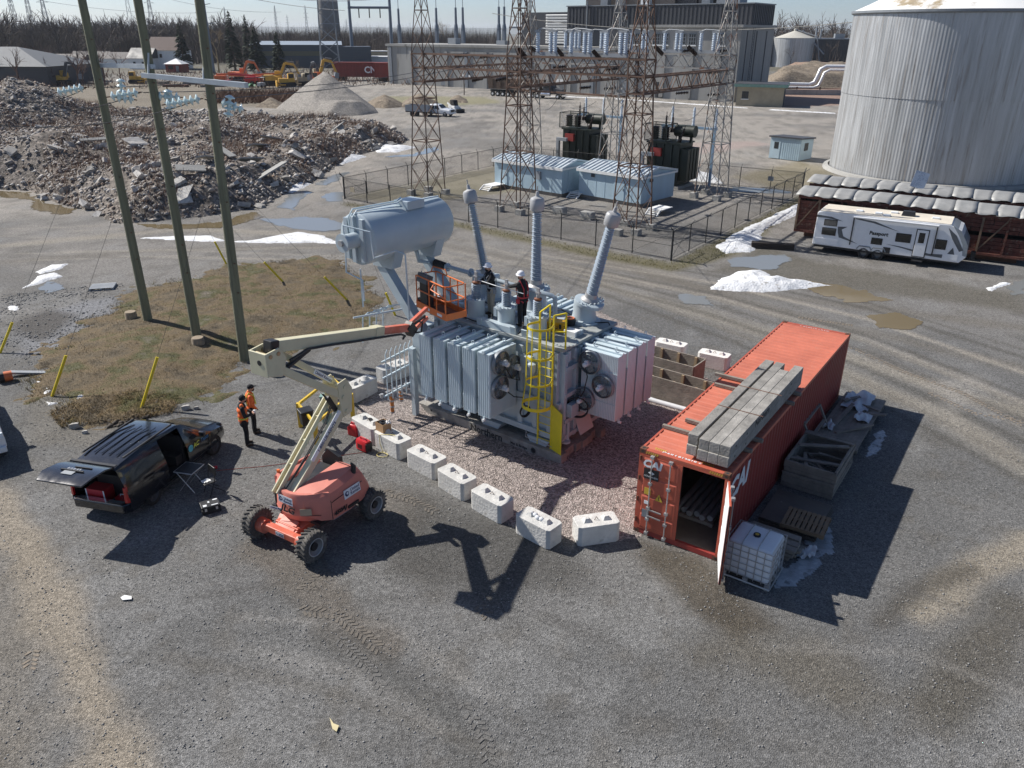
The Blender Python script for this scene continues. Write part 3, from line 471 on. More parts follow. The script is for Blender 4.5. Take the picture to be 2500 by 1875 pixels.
mb = MB(); mb.bx(3, 6, 3, 6, 19.4, 24); mb.bx(8, 10.5, 3, 6, 19.4, 23); mb.build('roof_unit', M_roofg, w)
M_pipe = mat('silver_pipe', (.75, .76, .78), .4, .25, var=.08)
def zrun(a): return [Vector(p) for p in a]
po = G(1850, 232); q = at(po, R(12), 0)
for k, (dz, dd, r) in enumerate(((0, 0, .42), (-.75, 1.2, .3))):
    mb = MB(); A = at(po, R(-8), -3, dd+4); e = Vector((math.cos(R(-8)), math.sin(R(-8)), 0))
    P = [A+Vector((0, 0, 2.3+dz)), A+e*(14.5+dd)+Vector((0, 0, 2.1+dz)), A+e*(15.6+dd)+Vector((0, 0, 2.6+dz)), A+e*(16+dd)+Vector((0, 0, 3.6+dz)), A+e*(16.5+dd)+Vector((0, 0, 5.3+dz)), A+e*(17.6+dd)+Vector((0, 0, 5.9+dz)), A+e*50+Vector((0, 0, 5.9+dz))]
    tag(mb.tube(P, r, 10).build('pipeline', M_pipe, None, 40), ['upper silver pipe stepping up beside the silo', 'lower thinner silver pipe stepping up beside the silo'][k], 'pipe', 'silver pipes left of the silo')
rk = thing('pipe_rack', 'rusty steel pipe rack below the silver pipes', 'pipe rack', at(po, R(-8), 0, 4)); rk.rotation_euler = (0, 0, R(-8))
for x in (4, 9, 14, 20, 27): mb = MB(); mb.beam((x, 0, 0), (x, 0, 1.6 if x < 17 else 5), .3); mb.build('post', M_rust, rk)
for z in (.6, 1.3): mb = MB(); mb.beam((-2, -.6, z), (40, -.6, z), .16); mb.build('rail', M_rust, rk)
mb = MB(); mb.beam((19, 0, 4.6), (40, 0, 4.6), .5); mb.build('crossbeam', M_dark, rk); mb = MB(); mb.bx(-2, 40, -1.4, -1.1, 0, 1.1); mb.build('kerb_wall', M_conc, rk)
# earth bank behind the pipes
def heap(name, P, slope, H, m, seed, res=.5, rough=.5, ns=2.5, peaks=(), kind='structure', zf=None, label=None, cat=None, fine=.3):
    P_ = np.array(P); x0, y0 = P_.min(0); x1, y1 = P_.max(0); a = np.arange(x0, x1, res); b = np.arange(y0, y1, res); X, Y = np.meshgrid(a, b); x, y = X.ravel(), Y.ravel()
    def hz(x, y):
        d = poly_dist(x, y, P); t = H
        n = vnoise(x, y, ns, seed); h = np.minimum(np.maximum(d, 0)*slope, H*(.45+1.1*vnoise(x, y, ns*4, seed+3)))*(1-rough+2*rough*n)
        for cx, cy, ph_, pr in peaks: h = np.maximum(h, np.minimum(np.maximum(d, 0)*slope*1.2, ph_*np.clip(1-np.hypot(x-cx, y-cy)/pr, 0, 1)*(.85+.3*n)))
        return np.where(d > 0, h+fine*(vnoise(x, y, res*2.2, seed+5)-.5)*np.clip(d, 0, 1), -.25)
    z = hz(x, y); W_ = len(a); idx = np.array([(j*W_+i, j*W_+i+1, (j+1)*W_+i+1, (j+1)*W_+i) for j in range(len(b)-1) for i in range(W_-1)], np.int32); idx = idx[(z[idx] > -.2).any(1)]; u, inv = np.unique(idx, return_inverse=True)
    o = rawmesh(name, np.stack([x[u], y[u], z[u]], 1), inv.reshape(idx.shape), m, kind=kind, smooth=True); return tag(o, label, cat), hz
M_earth = soil('red_brown_earth', .3, 3., col=(.27, .19, .14)); M_bank = soil('grey_earth', .4, 3., col=(.2, .165, .125))
heap('earth_bank', pts(1858,196, 1960,190, 2110,186, 2110,214, 1960,216, 1858,224), .7, 4.2, M_bank, 3, 1., .3, 5); heap('earth_bank', pts(1900,170, 2140,166, 2140,190, 1900,190), .5, 3, M_earth, 4, 1.2, .2, 6)
# --- gravel cone
M_cone = soil('crushed_gravel', .35, 7., col=(.27, .25, .225)); ca_ = G(818, 262)
heap('gravel_pile', pts(672,266, 720,274, 800,284, 880,282, 925,276, 915,262, 880,250, 800,243, 720,250), .62, 2.2, M_cone, 8, .4, .15, 3, ((ca_.x, ca_.y, 6.9, 13.5), (G(750,266).x, G(750,266).y, 3.6, 11)), fine=.12)
heap('gravel_pile', pts(900,262, 940,265, 985,262, 985,252, 930,248, 895,250), .5, 2.6, M_bank, 9, .5, .25, 3); heap('gravel_pile', pts(975,262, 1040,262, 1080,256, 1060,246, 985,246), .5, 2.2, M_bank, 10, .5, .3, 3); heap('gravel_pile', pts(1090,250, 1145,252, 1140,242, 1100,240), .5, 2.8, M_bank, 19, .5, .2, 3); heap('gravel_pile', pts(620,262, 690,266, 700,256, 640,250), .5, 1.6, M_bank, 20, .5, .3, 3)
# --- demolition rubble
RUB = pts(-160,470, 0,463, 74,466, 118,489, 165,505, 236,517, 266,543, 295,547, 399,538, 502,529, 590,514, 650,501, 700,470, 768,444, 829,400, 886,376, 982,350, 1000,340, 940,326, 860,318, 720,312, 560,304, 330,296, 120,276, -160,280)
M_rub = soil('rubble_soil', .6, 4., col=(.19, .165, .142), bump=.8); pk = G(50, 335); p2_ = G(330, 400); p3 = G(520, 380); p4 = G(880, 350); p5 = G(160, 430); p6 = G(700, 350)
rub, rz_ = heap('rubble_heap', RUB, .6, 1.9, M_rub, 15, .45, .4, 3.2, ((pk.x-3, pk.y, 8.4, 19), (p2_.x, p2_.y, 3.5, 12), (p3.x, p3.y, 3.8, 12), (p4.x, p4.y, 2.0, 9), (p5.x, p5.y, 4.2, 13), (p6.x, p6.y, 2.4, 9)), kind='thing', label='long heap of broken concrete, stones and brush across the left middle distance', cat='rubble', fine=.5)
M_chunk = mat('broken_concrete', (.42, .4, .37), .92, var=.4, vs=2, rand=.35, bump=.3, bs=8); M_chunk2 = mat('rubble_stone', (.4, .365, .33), .92, var=.65, vs=1.4, spot=(.22, .16, .12), spots=.35, spott=.52)
chm = []
for k in range(7):
    r = random.Random(k); bm = bmesh.new(); bmesh.ops.create_cube(bm, size=1)
    if k < 5: bmesh.ops.subdivide_edges(bm, edges=bm.edges[:], cuts=1)
    for v in bm.verts: v.co = Vector((v.co.x*r.uniform(.75, 1.15), v.co.y*r.uniform(.7, 1.15), v.co.z*r.uniform(.7, 1.15)))+Vector((r.uniform(-.13, .13), r.uniform(-.13, .13), r.uniform(-.13, .13)))
    me = bpy.data.meshes.new('concrete_chunk'); bm.to_mesh(me); bm.free(); me.materials.append(M_chunk); chm.append(me)
r = random.Random(5); P_ = np.array(RUB); k = 0
while k < 290:
    x, y = r.uniform(P_[:, 0].min(), 0), r.uniform(P_[:, 1].min(), P_[:, 1].max()); d = float(poly_dist([x], [y], RUB)[0])
    if d < -.3 or (d > 6 and r.random() < .72) or x < -y*.78: continue
    s = r.uniform(.3, .75) if r.random() < .9 else r.uniform(.8, 1.5); o = bpy.data.objects.new('concrete_chunk', chm[r.randrange(7)]); COL.objects.link(o); o.parent = rub; z = float(rz_(np.array([x]), np.array([y]))[0])
    o.location = (x, y, max(z, 0)+s*.12); o.rotation_euler = (r.uniform(-.6, .6), r.uniform(-.6, .6), r.uniform(0, 6.3)); o.scale = (s*r.uniform(.8, 1.7), s, s*(.25 if s > 1 else r.uniform(.4, .8))); k += 1
stones('small_rubble', 34000, RUB, .05, .34, M_chunk2, 8, lambda x, y: np.maximum(rz_(x, y), 0), rub, .8); stones('small_rubble', 7000, RUB, .05, .22, mat('brown_rubble', (.27, .19, .14), .92, var=.5, vs=1.4), 9, lambda x, y: np.maximum(rz_(x, y), 0), rub, .8); stones('small_rubble', 9000, RUB, .05, .34, mat('pale_rubble', (.55, .53, .5), .9, var=.3, vs=2), 10, lambda x, y: np.maximum(rz_(x, y), 0), rub, .6)
M_brush = mat('dry_brush', (.15, .085, .055), .95, var=.4, vs=.6)
def brush_dens(x, y): return smooth01((vnoise(x, y, 5, 44)-.46)*9)
blades('brush', 34000, RUB, .2, 1.0, M_brush, 9, lambda x, y: np.maximum(rz_(x, y), 0), rub, .016, brush_dens, 1.1)
r = random.Random(8)
for px, py, s in ((690, 395, 4), (640, 420, 3.5), (560, 440, 2.4), (820, 360, 3), (655, 468, 4), (610, 455, 3), (520, 470, 2.5), (480, 500, 2.2), (250, 430, 2.5)):
    g = G(px, py); z = max(0, float(rz_(np.array([g.x]), np.array([g.y]))[0])); mb = MB(); mb.box((0, 0, 0), (s, s*r.uniform(.12, .5), .1)); o = mb.build('broken_panel', M_wht if s > 3 and r.random() < .5 else M_conc, rub); o.location = (g.x, g.y, z+.4); o.rotation_euler = (r.uniform(-.5, .5), r.uniform(-.5, .5), r.uniform(0, 3))
mb = MB(); mb.box((0, 0, 0), (.5, 1.0, .35)); o = mb.build('broken_panel', M_yel, rub); g = G(588, 468); o.location = (g.x, g.y, 1.6); o.rotation_euler = (.4, .5, 1)
# --- far hills
M_hill = mat('far_hill', (.1, .11, .09), 1, var=.3, vs=.002)
def ridge(name, d, h, x0, x1, seed, m, nn=160, th=400):
    x = np.linspace(x0, x1, nn); z = h*(.6+.8*vnoise(x, x*0, (x1-x0)/9, seed)); V = np.concatenate([np.stack([x, np.full(nn, d), np.full(nn, -5.)], 1), np.stack([x, np.full(nn, d+th), z], 1), np.stack([x, np.full(nn, d+th*2.5), np.full(nn, -5.)], 1)])
    F = [(k*nn+i, k*nn+i+1, (k+1)*nn+i+1, (k+1)*nn+i) for k in (0, 1) for i in range(nn-1)]; return rawmesh(name, V, F, m, kind='structure', smooth=True)
ridge('hills', 7500, 58, -6500, 6500, 2, M_hill, th=900); ridge('hills', 3000, 7, -3500, 3500, 5, M_hill)
# --- bare woodland and trees
M_bark = mat('bare_twigs', (.1, .078, .066), .95, var=.35, vs=.03); M_bark2 = mat('red_brown_twigs', (.13, .08, .065), .95, var=.3, vs=.05); M_willow = mat('willow_twigs', (.36, .27, .15), .9, var=.3, vs=.05); M_pine = mat('spruce_needles', (.03, .045, .026), .95, var=.5, vs=.5)
def bare(mb, x, y, z, H, seed, lv=3, w=1., spread=.9):
    r = random.Random(seed)
    def seg(p, d, L, rad, l):
        q = p+d*L; dd, e, u = frame(d); n = 3; vs = [c+(e*math.cos(t)+u*math.sin(t))*s for c, s in ((p, rad), (q, rad*.62)) for t in (0, 2.09, 4.19)]; mb.add(vs, [(i, (i+1) % 3, 3+(i+1) % 3, 3+i) for i in range(3)])
        if l == 0: return
        k = 4 if l == lv else r.choice((3, 4))
        for i in range(k):
            t = r.uniform(.35, 1) if i else 1; a = r.uniform(0, 6.28); nd = (d+(e*math.cos(a)+u*math.sin(a))*r.uniform(.45, spread)+Vector((0, 0, .12))).normalized(); seg(p+d*L*t, nd, L*r.uniform(.5, .75), rad*.55, l-1)
    seg(Vector((x, y, z)), Vector((r.uniform(-.06, .06), r.uniform(-.06, .06), 1)).normalized(), H*.4, .022*H*w, lv)
r = random.Random(3); wood = MB(); wood2 = MB()
def scatter_wood(mb, n, az0, az1, d0, d1, h0, h1, lv=3):
    for i in range(n): a = R(r.uniform(az0, az1)); d = r.uniform(d0, d1); bare(mb, d*math.sin(a), d*math.cos(a), -.5, r.uniform(h0, h1), r.random(), lv, 1.0)
scatter_wood(wood, 520, -37, -17, 375, 640, 16, 25); scatter_wood(wood, 170, -18, -8, 385, 620, 13, 18); scatter_wood(wood, 90, -12, -2, 390, 560, 11, 16); scatter_wood(wood, 120, 14, 30, 400, 640, 18, 26); scatter_wood(wood2, 40, -37, -25, 230, 300, 8, 12)
tag(wood.build('woodland', M_bark, fix=False), 'mass of bare grey brown trees along the horizon', 'woodland', kind='stuff'); tag(wood2.build('woodland', M_bark2, fix=False), 'nearer bare trees behind the dark shed at far left', 'woodland', kind='stuff')
fl = []
rr = np.random.RandomState(4)
def understory(name, n, az0, az1, d0, d1, h, m, label):
    a = np.radians(rr.uniform(az0, az1, n)); d = rr.uniform(d0, d1, n); x, y = d*np.sin(a), d*np.cos(a); hh = h*rr.uniform(.3, 1, n)*(.5+vnoise(x, y, 60, 3)); w = rr.uniform(.05, .2, n); b = rr.uniform(0, 6.28, n); lx, ly = rr.uniform(-2, 2, n), rr.uniform(-2, 2, n)
    V = np.stack([np.stack([x-np.cos(b)*w, y-np.sin(b)*w, x*0-.5], 1), np.stack([x+np.cos(b)*w, y+np.sin(b)*w, x*0-.5], 1), np.stack([x+lx, y+ly, hh], 1)], 1); return tag(rawmesh(name, V.reshape(-1, 3), np.arange(n*3).reshape(-1, 3), m, kind='stuff'), label, 'undergrowth')
understory('undergrowth', 60000, -38, -1, 378, 740, 16, M_bark, 'tangled leafless undergrowth filling the far wood'); understory('undergrowth', 9000, 13, 31, 380, 700, 18, M_bark, 'tangled leafless undergrowth right of the power station'); understory('undergrowth', 5000, -38, 2, 215, 300, 2.2, M_brush, 'low brown scrub before the far wood')
understory('reeds', 4000, -20, -12.5, 165, 188, 2.2, M_brush, 'low brown scrub beyond the rubble heap')
def tree(label, px, py, H, m, seed, lv=4, w=1., sp=.9):
    g = G(px, py); t = thing('bare_tree', label, 'tree', g); mb = MB(); mb.tube([(0, 0, -.2), (.1, 0, H*.25), (0, .1, H*.45)], [.03*H*w, .022*H*w, .015*H*w], 7); mb.build('trunk', m, t); mb = MB(); bare(mb, 0, 0, H*.15, H*.95, seed, lv, w*.8, sp); mb.build('crown', m, t, fix=False)
for a in (('large round bare tree with reddish twigs left of the white house', 300, 155, 14, M_bark2, 3, 5), ('bare tree at far left behind the dark shed', 60, 165, 13, M_bark, 4, 4), ('bare tree between the left and middle utility poles', 195, 172, 12, M_bark, 5, 5), ('pale yellow willow beyond the low roof of the power station', 1085, 130, 20, M_willow, 6, 5, 1, 1.2), ('thin leafless sapling standing before the gravel cone', 728, 215, 7, M_willow, 7, 4, .6), ('slim bare tree before the power station wall', 1133, 232, 8, M_bark, 8, 3, .5), ('small bare tree before the grain bin', 1928, 166, 9, M_bark, 9, 4, .7), ('small bare tree before the dark rail shed', 2022, 166, 11, M_bark, 10, 4, .7), ('bare tree right of the tall steel pole', 535, 178, 14, M_willow, 11, 5, .8), ('bare tree beside the excavator at left', 118, 178, 10, M_bark, 12, 4)): tree(*a)
def spruce(label, px, py, H, W_, seed):
    g = G(px, py); t = thing('spruce_tree', label, 'tree', g); mb = MB(); mb.tube([(0, 0, -.2), (0, 0, H)], [.02*H, .004*H], 6); mb.build('trunk', M_bark, t); r = random.Random(seed); mb = MB()
    for k in range(420):
        u = r.random()**.75; z = H*(.06+.94*u); L = W_*(1-u)**.8*r.uniform(.5, 1.12)+.2; a = r.uniform(0, 6.28); d = Vector((math.cos(a), math.sin(a), 0)); e = Vector((-d.y, d.x, 0)); p = Vector((0, 0, z)); q = p+d*L-Vector((0, 0, L*r.uniform(.05, .4))); w = L*.2+.12
        mb.add([p+d*L*.2, p+d*L*.6+e*w+Vector((0, 0, r.uniform(-.3, .15))), q, p+d*L*.6-e*w+Vector((0, 0, r.uniform(-.3, .15)))], [(0, 1, 2), (0, 2, 3)])
    mb.build('crown', M_pine, t, fix=False)
for a in (('dark spruce beside the white house', 452, 170, 15, 4.2, 1), ('tall dark spruce right of the tall steel pole', 575, 172, 19, 4.5, 2), ('broad dark spruce before the blue grey warehouse', 632, 178, 14, 4.5, 3), ('smaller round spruce before the blue grey warehouse', 684, 176, 12.5, 3.6, 4), ('spruce at the left corner of the blue grey warehouse', 612, 168, 18, 3.6, 5), ('dark spruce behind the left utility pole', 222, 150, 17, 3.6, 6)): spruce(*a)
# ================================================================ SUBSTATION
UA, VA = R(-39), R(55)
M_gal = mat('galvanised_lattice', (.33, .32, .3), .6, .25, var=.35, vs=1.5, spot=(.2, .1, .06), spots=1.4, spott=.52); M_rlat = mat('rusty_lattice', (.17, .105, .075), .8, .1, var=.4, vs=1.2, spot=(.3, .28, .26), spots=1.8, spott=.6)
M_fence = mat('black_fence_pipe', (.025, .026, .026), .6); M_porc = mat('pale_porcelain', (.55, .62, .7), .25, var=.08); M_bporc = mat('dark_porcelain', (.035, .022, .018), .25)
def mesh_mat(name, col, op, sc):
    m = bpy.data.materials.new(name); m.use_nodes = True; N = m.node_tree.nodes; K = m.node_tree.links.new; b = N['Principled BSDF']; b.inputs['Base Color'].default_value = (*col, 1); b.inputs['Roughness'].default_value = .6
    tc = N.new('ShaderNodeTexCoord'); mp = N.new('ShaderNodeMapping'); mp.inputs['Rotation'].default_value = (0, R(45), 0); mp.inputs['Scale'].default_value = (sc, sc, sc); K(tc.outputs['Object'], mp.inputs[0]); sp = N.new('ShaderNodeSeparateXYZ'); K(mp.outputs[0], sp.inputs[0]); L = []
    for k in (0, 2):
        f = N.new('ShaderNodeMath'); f.operation = 'FRACT'; K(sp.outputs[k], f.inputs[0]); g = N.new('ShaderNodeMath'); g.operation = 'LESS_THAN'; g.inputs[1].default_value = op; K(f.outputs[0], g.inputs[0]); L.append(g.outputs[0])
    mx = N.new('ShaderNodeMath'); mx.operation = 'MAXIMUM'; K(L[0], mx.inputs[0]); K(L[1], mx.inputs[1]); K(mx.outputs[0], b.inputs['Alpha']); return m
M_link = mesh_mat('chain_link', (.02, .02, .02), .13, 20)
F1, F2, F3, F4 = G(842, 486), G(1638, 636), G(1957, 472), G(1240, 399)
fi = 0
fpost = MB(); fpost.cyl((0, 0, -.1), (0, 0, 1.75), .035, n=8); farm = MB(); farm.cyl((0, 0, 1.72), (.0, -.22, 2.0), .02, n=5); FPm = fpost.mesh('post', M_fence); FAm = farm.mesh('barb_arm', M_fence)
def fence(label, A, B, gap=2.75, gate=None):
    d = (B-A); L = d.length; az = math.atan2(d.y, d.x); t = thing('chain_link_fence', label, 'fence', (A.x, A.y, 0), az, 'chain link fence round the substation'); n = round(L/gap)
    for i in range(n+1):
        x = L*i/n; o = bpy.data.objects.new('post', FPm); COL.objects.link(o); o.parent = t; o.location = (x, 0, 0)
        if i in (0, n): o.scale = (1.8, 1.8, 1.05)
        a = bpy.data.objects.new('barb_arm', FAm); COL.objects.link(a); a.parent = o
    for z, r in ((1.74, .022), (.12, .012)): mb = MB(); mb.cyl((0, 0, z), (L, 0, z), r, n=6); mb.build('rail', M_fence, t)
    for k in range(3): mb = MB(); mb.cyl((0, -.07-.07*k, 1.8+.08*k), (L, -.07-.07*k, 1.8+.08*k), .006, n=3); mb.build('barbed_wire', M_fence, t)
    for a, b in ((0, L/n), (L-L/n, L)): mb = MB(); mb.cyl((a, 0, .9), (b, 0, .9), .02, n=5); mb.cyl((a, 0, .15), (b, 0, 1.7), .012, n=4); mb.build('brace', M_fence, t)
    mb = MB(); mb.add([(0, .02, .06), (L, .02, .06), (L, .02, 1.74), (0, .02, 1.74)], [(0, 1, 2, 3)]); mb.build('mesh', M_link, t, fix=False)
fence('black chain link fence along the road in front of the blue sheds', F1, F2); fence('black chain link fence along the right side of the substation', F2, F3); fence('black chain link fence at the back of the substation', F3, F4); fence('black chain link fence along the left side of the substation', F4, F1)
for px, py, lb in ((860, 463, 'small faded sign on the left end of the fence'), (1882, 436, 'small dark sign on the back fence near the right corner')):
    g = G(px, py, 1.1); mb = MB(); mb.box((0, 0, 0), (.5, .03, .38)); o = mb.build('fence_sign', M_tan if px < 1000 else M_steel); o.location = g; o.rotation_euler = (0, 0, UA); tag(o, lb, 'sign')
TW = {'T1': (-7.15, 66.7), 'T2': (.42, 60.2), 'T3': (8.25, 53.9), 'T4': (16.6, 65.95), 'T5': (9.0, 72.4), 'T6': (1.5, 79.0)}
LV = [0, 2.3, 4.4, 6.2, 7.7, 8.95, 10, 11, 12.6, 14.1, 15.5, 16.8, 17.9]
def hw(z): return 1.02+(.62-1.02)*z/9 if z < 9 else (.62 if z < 11 else .62*(1-(z-11)/7.2)+.02)
def tower(name, c, label, m):
    t = thing('lattice_tower', label, 'lattice tower', (*c, 0), UA, 'lattice towers of the substation')
    for sx, sy in ((-1, -1), (1, -1), (1, 1), (-1, 1)):
        mb = MB()
        for a, b in zip(LV[:-1], LV[1:]): mb.beam((sx*hw(a), sy*hw(a), a), (sx*hw(b), sy*hw(b), b), .085 if a < 11 else .065)
        mb.build('leg', m, t); mb = MB(); mb.bx(sx*1.02-.28, sx*1.02+.28, sy*1.02-.28, sy*1.02+.28, -.2, .42); mb.build('footing', M_conc, t)
    for k, (a, b) in enumerate(zip(LV[:-1], LV[1:])):
        mb = MB(); C = ((-1, -1), (1, -1), (1, 1), (-1, 1))
        for i in range(4):
            p, q = C[i], C[(i+1) % 4]
            mb.beam((p[0]*hw(a), p[1]*hw(a), a), (q[0]*hw(b), q[1]*hw(b), b), .036); mb.beam((q[0]*hw(a), q[1]*hw(a), a), (p[0]*hw(b), p[1]*hw(b), b), .036)
            if k in (2, 4, 5, 6, 7, 9): mb.beam((p[0]*hw(a), p[1]*hw(a), a), (q[0]*hw(a), q[1]*hw(a), a), .07)
        mb.build('bracing', m, t)
for nm, lb, m in (('T1', 'rusty lattice tower at the left front corner of the substation', M_rlat), ('T2', 'rusty lattice tower before the left blue shed', M_rlat), ('T3', 'rusty lattice tower before the right blue shed', M_rlat), ('T4', 'grey lattice tower at the right back beside the green transformer', M_gal), ('T5', 'grey lattice tower between the two dark green transformers', M_gal), ('T6', 'grey lattice tower half hidden behind the left front tower of the blue shed', M_gal)): tower(nm, TW[nm], lb, m)
def truss(a, b, z0, z1, label, m, w=.5, n=6):
    A, B = Vector((*TW[a], 0)), Vector((*TW[b], 0)); d = B-A; L = d.length; t = thing('truss_beam', label, 'truss', (A.x, A.y, 0), math.atan2(d.y, d.x), 'truss beams between the lattice towers')
    for y in (-w, w):
        for z in (z0, z1): mb = MB(); mb.beam((-.7, y, z), (L+.7, y, z), .11); mb.build('chord', m, t)
        for i in range(n):
            x0, x1 = L*i/n, L*(i+1)/n; mb = MB(); mb.beam((x0, y, z0), ((x0+x1)/2, y, z1), .05); mb.beam(((x0+x1)/2, y, z1), (x1, y, z0), .05); mb.build('bracing', m, t)
    mb = MB()
    for i in range(n+1):
        x = L*i/n
        for z in (z0, z1): mb.beam((x, -w, z), (x, w, z), .06)
    mb.build('cross_ties', m, t); return t
truss('T1', 'T2', 10, 11, 'left front truss beam of the substation', M_rlat); truss('T2', 'T3', 10, 11, 'front truss beam carrying the switches', M_rlat); truss('T6', 'T5', 10, 11, 'left back truss beam of the substation', M_gal); truss('T5', 'T4', 10, 11, 'right back truss beam of the substation', M_gal); truss('T1', 'T6', 8.95, 9.95, 'left cross truss running back from the front tower', M_rlat, n=8); truss('T2', 'T5', 8.95, 9.95, 'middle cross truss running back between the blue sheds', M_rlat, n=8); truss('T3', 'T4', 8.95, 9.95, 'right cross truss running back to the grey tower', M_rlat, n=8)
# lower hanger frame
A, B = Vector((*TW['T6'], 0)), Vector((*TW['T5'], 0)); d = B-A; hf = thing('hanger_frame', 'rusty lower beam hung on thin rods under the back truss', 'frame', (A.x, A.y, 0), math.atan2(d.y, d.x)); mb = MB(); mb.beam((-1, 0, 7.5), (d.length+1, 0, 7.5), .2, .16); mb.build('beam', M_rlat, hf)
for i in range(6): mb = MB(); mb.beam((.8+i*1.75, 0, 7.5), (.8+i*1.75, 0, 10), .06); mb.build('rod', M_rlat, hf)
# white insulator switches
def sheds_prof(r0, r1, h, n): 
    p = []
    for i in range(n): z = h*i/n; p += [(r0, z), (r0, z+h/n*.35), (r1, z+h/n*.62), (r0, z+h/n*.9)]
    return p+[(r0, h)]
icol = MB(); icol.lathe(sheds_prof(.12, .175, 1.25, 10), n=12); ICm = icol.mesh('insulator', M_porc, 40)
def switch(o, az, label):
    t = thing('disconnect_switch', label, 'switch', o, az, 'white switches on the truss beams'); mb = MB(); mb.bx(-.9, .9, -.12, .12, 0, .22); mb.build('base', M_roofg, t)
    for k, x in enumerate((-.75, .35, .72)): q = bpy.data.objects.new('insulator', ICm); COL.objects.link(q); q.parent = t; q.location = (x, 0, .22)
    mb = MB(); mb.tube([(-.95, 0, 1.55), (-.4, 0, 1.72), (.35, 0, 1.68), (.9, 0, 1.6)], .05, 6); mb.bx(-.95, -.6, -.13, .13, 1.47, 1.64); mb.bx(.2, .85, -.13, .13, 1.47, 1.6); mb.build('blade', M_roofg, t)
A, B = Vector((*TW['T2'], 11.1)), Vector((*TW['T3'], 11.1)); az = math.atan2((B-A).y, (B-A).x)
for f_, lb in ((.24, 'first white switch from the left on the front truss'), (.52, 'second white switch from the left on the front truss'), (.8, 'third white switch from the left on the front truss')): switch(A.lerp(B, f_), az, lb)
A, B = Vector((*TW['T5'], 11.1)), Vector((*TW['T4'], 11.1))
for f_, lb in ((.2, 'white switch on the back truss hidden by the rusty tower'), (.52, 'left white switch on the open back truss'), (.85, 'right white switch on the open back truss')): switch(A.lerp(B, f_), az, lb)
A, B = Vector((*TW['T6'], 11.1)), Vector((*TW['T5'], 11.1))
for f_, lb in ((.5, 'distant white switch behind the first front switch'), (.78, 'distant white switch behind the second front switch')): switch(A.lerp(B, f_), az, lb)
dk = MB(); dk.lathe(sheds_prof(.07, .17, 1.15, 8), n=10); DKm = dk.mesh('strain_insulator', M_bporc, 40)
DL = ['hung under the left cross truss near its front', 'hung under the left cross truss close to the second tower', 'left of the first front switch', 'just above the front truss at the second tower', 'between the first and second front switches', 'between the second and third front switches', 'right of the third front switch', 'behind the left half of the front truss', 'behind the right half of the front truss', 'left of the open back switches', 'between the two open back switches', 'right of the left open back switch', 'right of the right open back switch', 'hung low left beyond the right cross truss', 'hung low right beyond the right cross truss', 'hung high under the right back truss', 'hung low beside the grey middle tower', 'hung low left of the grey middle tower', 'on the left front truss near the second tower', 'on the middle of the left front truss']
for k, (px, py, z, tilt, az_) in enumerate([(1152, 197, 8.6, 78, .2), (1210, 196, 8.9, 80, .2), (1285, 142, 10.9, 60, 2.8), (1312, 126, 11.1, 75, 2.8), (1375, 138, 10.9, 60, 2.8), (1467, 147, 10.7, 58, 2.8), (1540, 135, 11, 62, 2.8), (1350, 165, 10, 85, .3), (1478, 170, 9.7, 85, .3), (1618, 133, 11.0, 60, 2.8), (1700, 134, 11.0, 60, 2.8), (1665, 125, 11.1, 84, .1), (1745, 126, 11.1, 84, .1), (1650, 228, 7.6, 84, .2), (1727, 232, 7.6, 84, .2), (1730, 178, 9.4, 84, .2), (1475, 217, 7.9, 84, .2), (1415, 215, 7.9, 84, .2), (1172, 139, 10.8, 84, .3), (1110, 137, 10.8, 84, .3)]):
    o = bpy.data.objects.new('strain_insulator', DKm); COL.objects.link(o); o.location = G(px, py, z); o.rotation_euler = (0, R(tilt), az_+UA); tag(o, 'dark string insulator '+DL[k], 'insulator', 'dark string insulators on the substation steelwork')
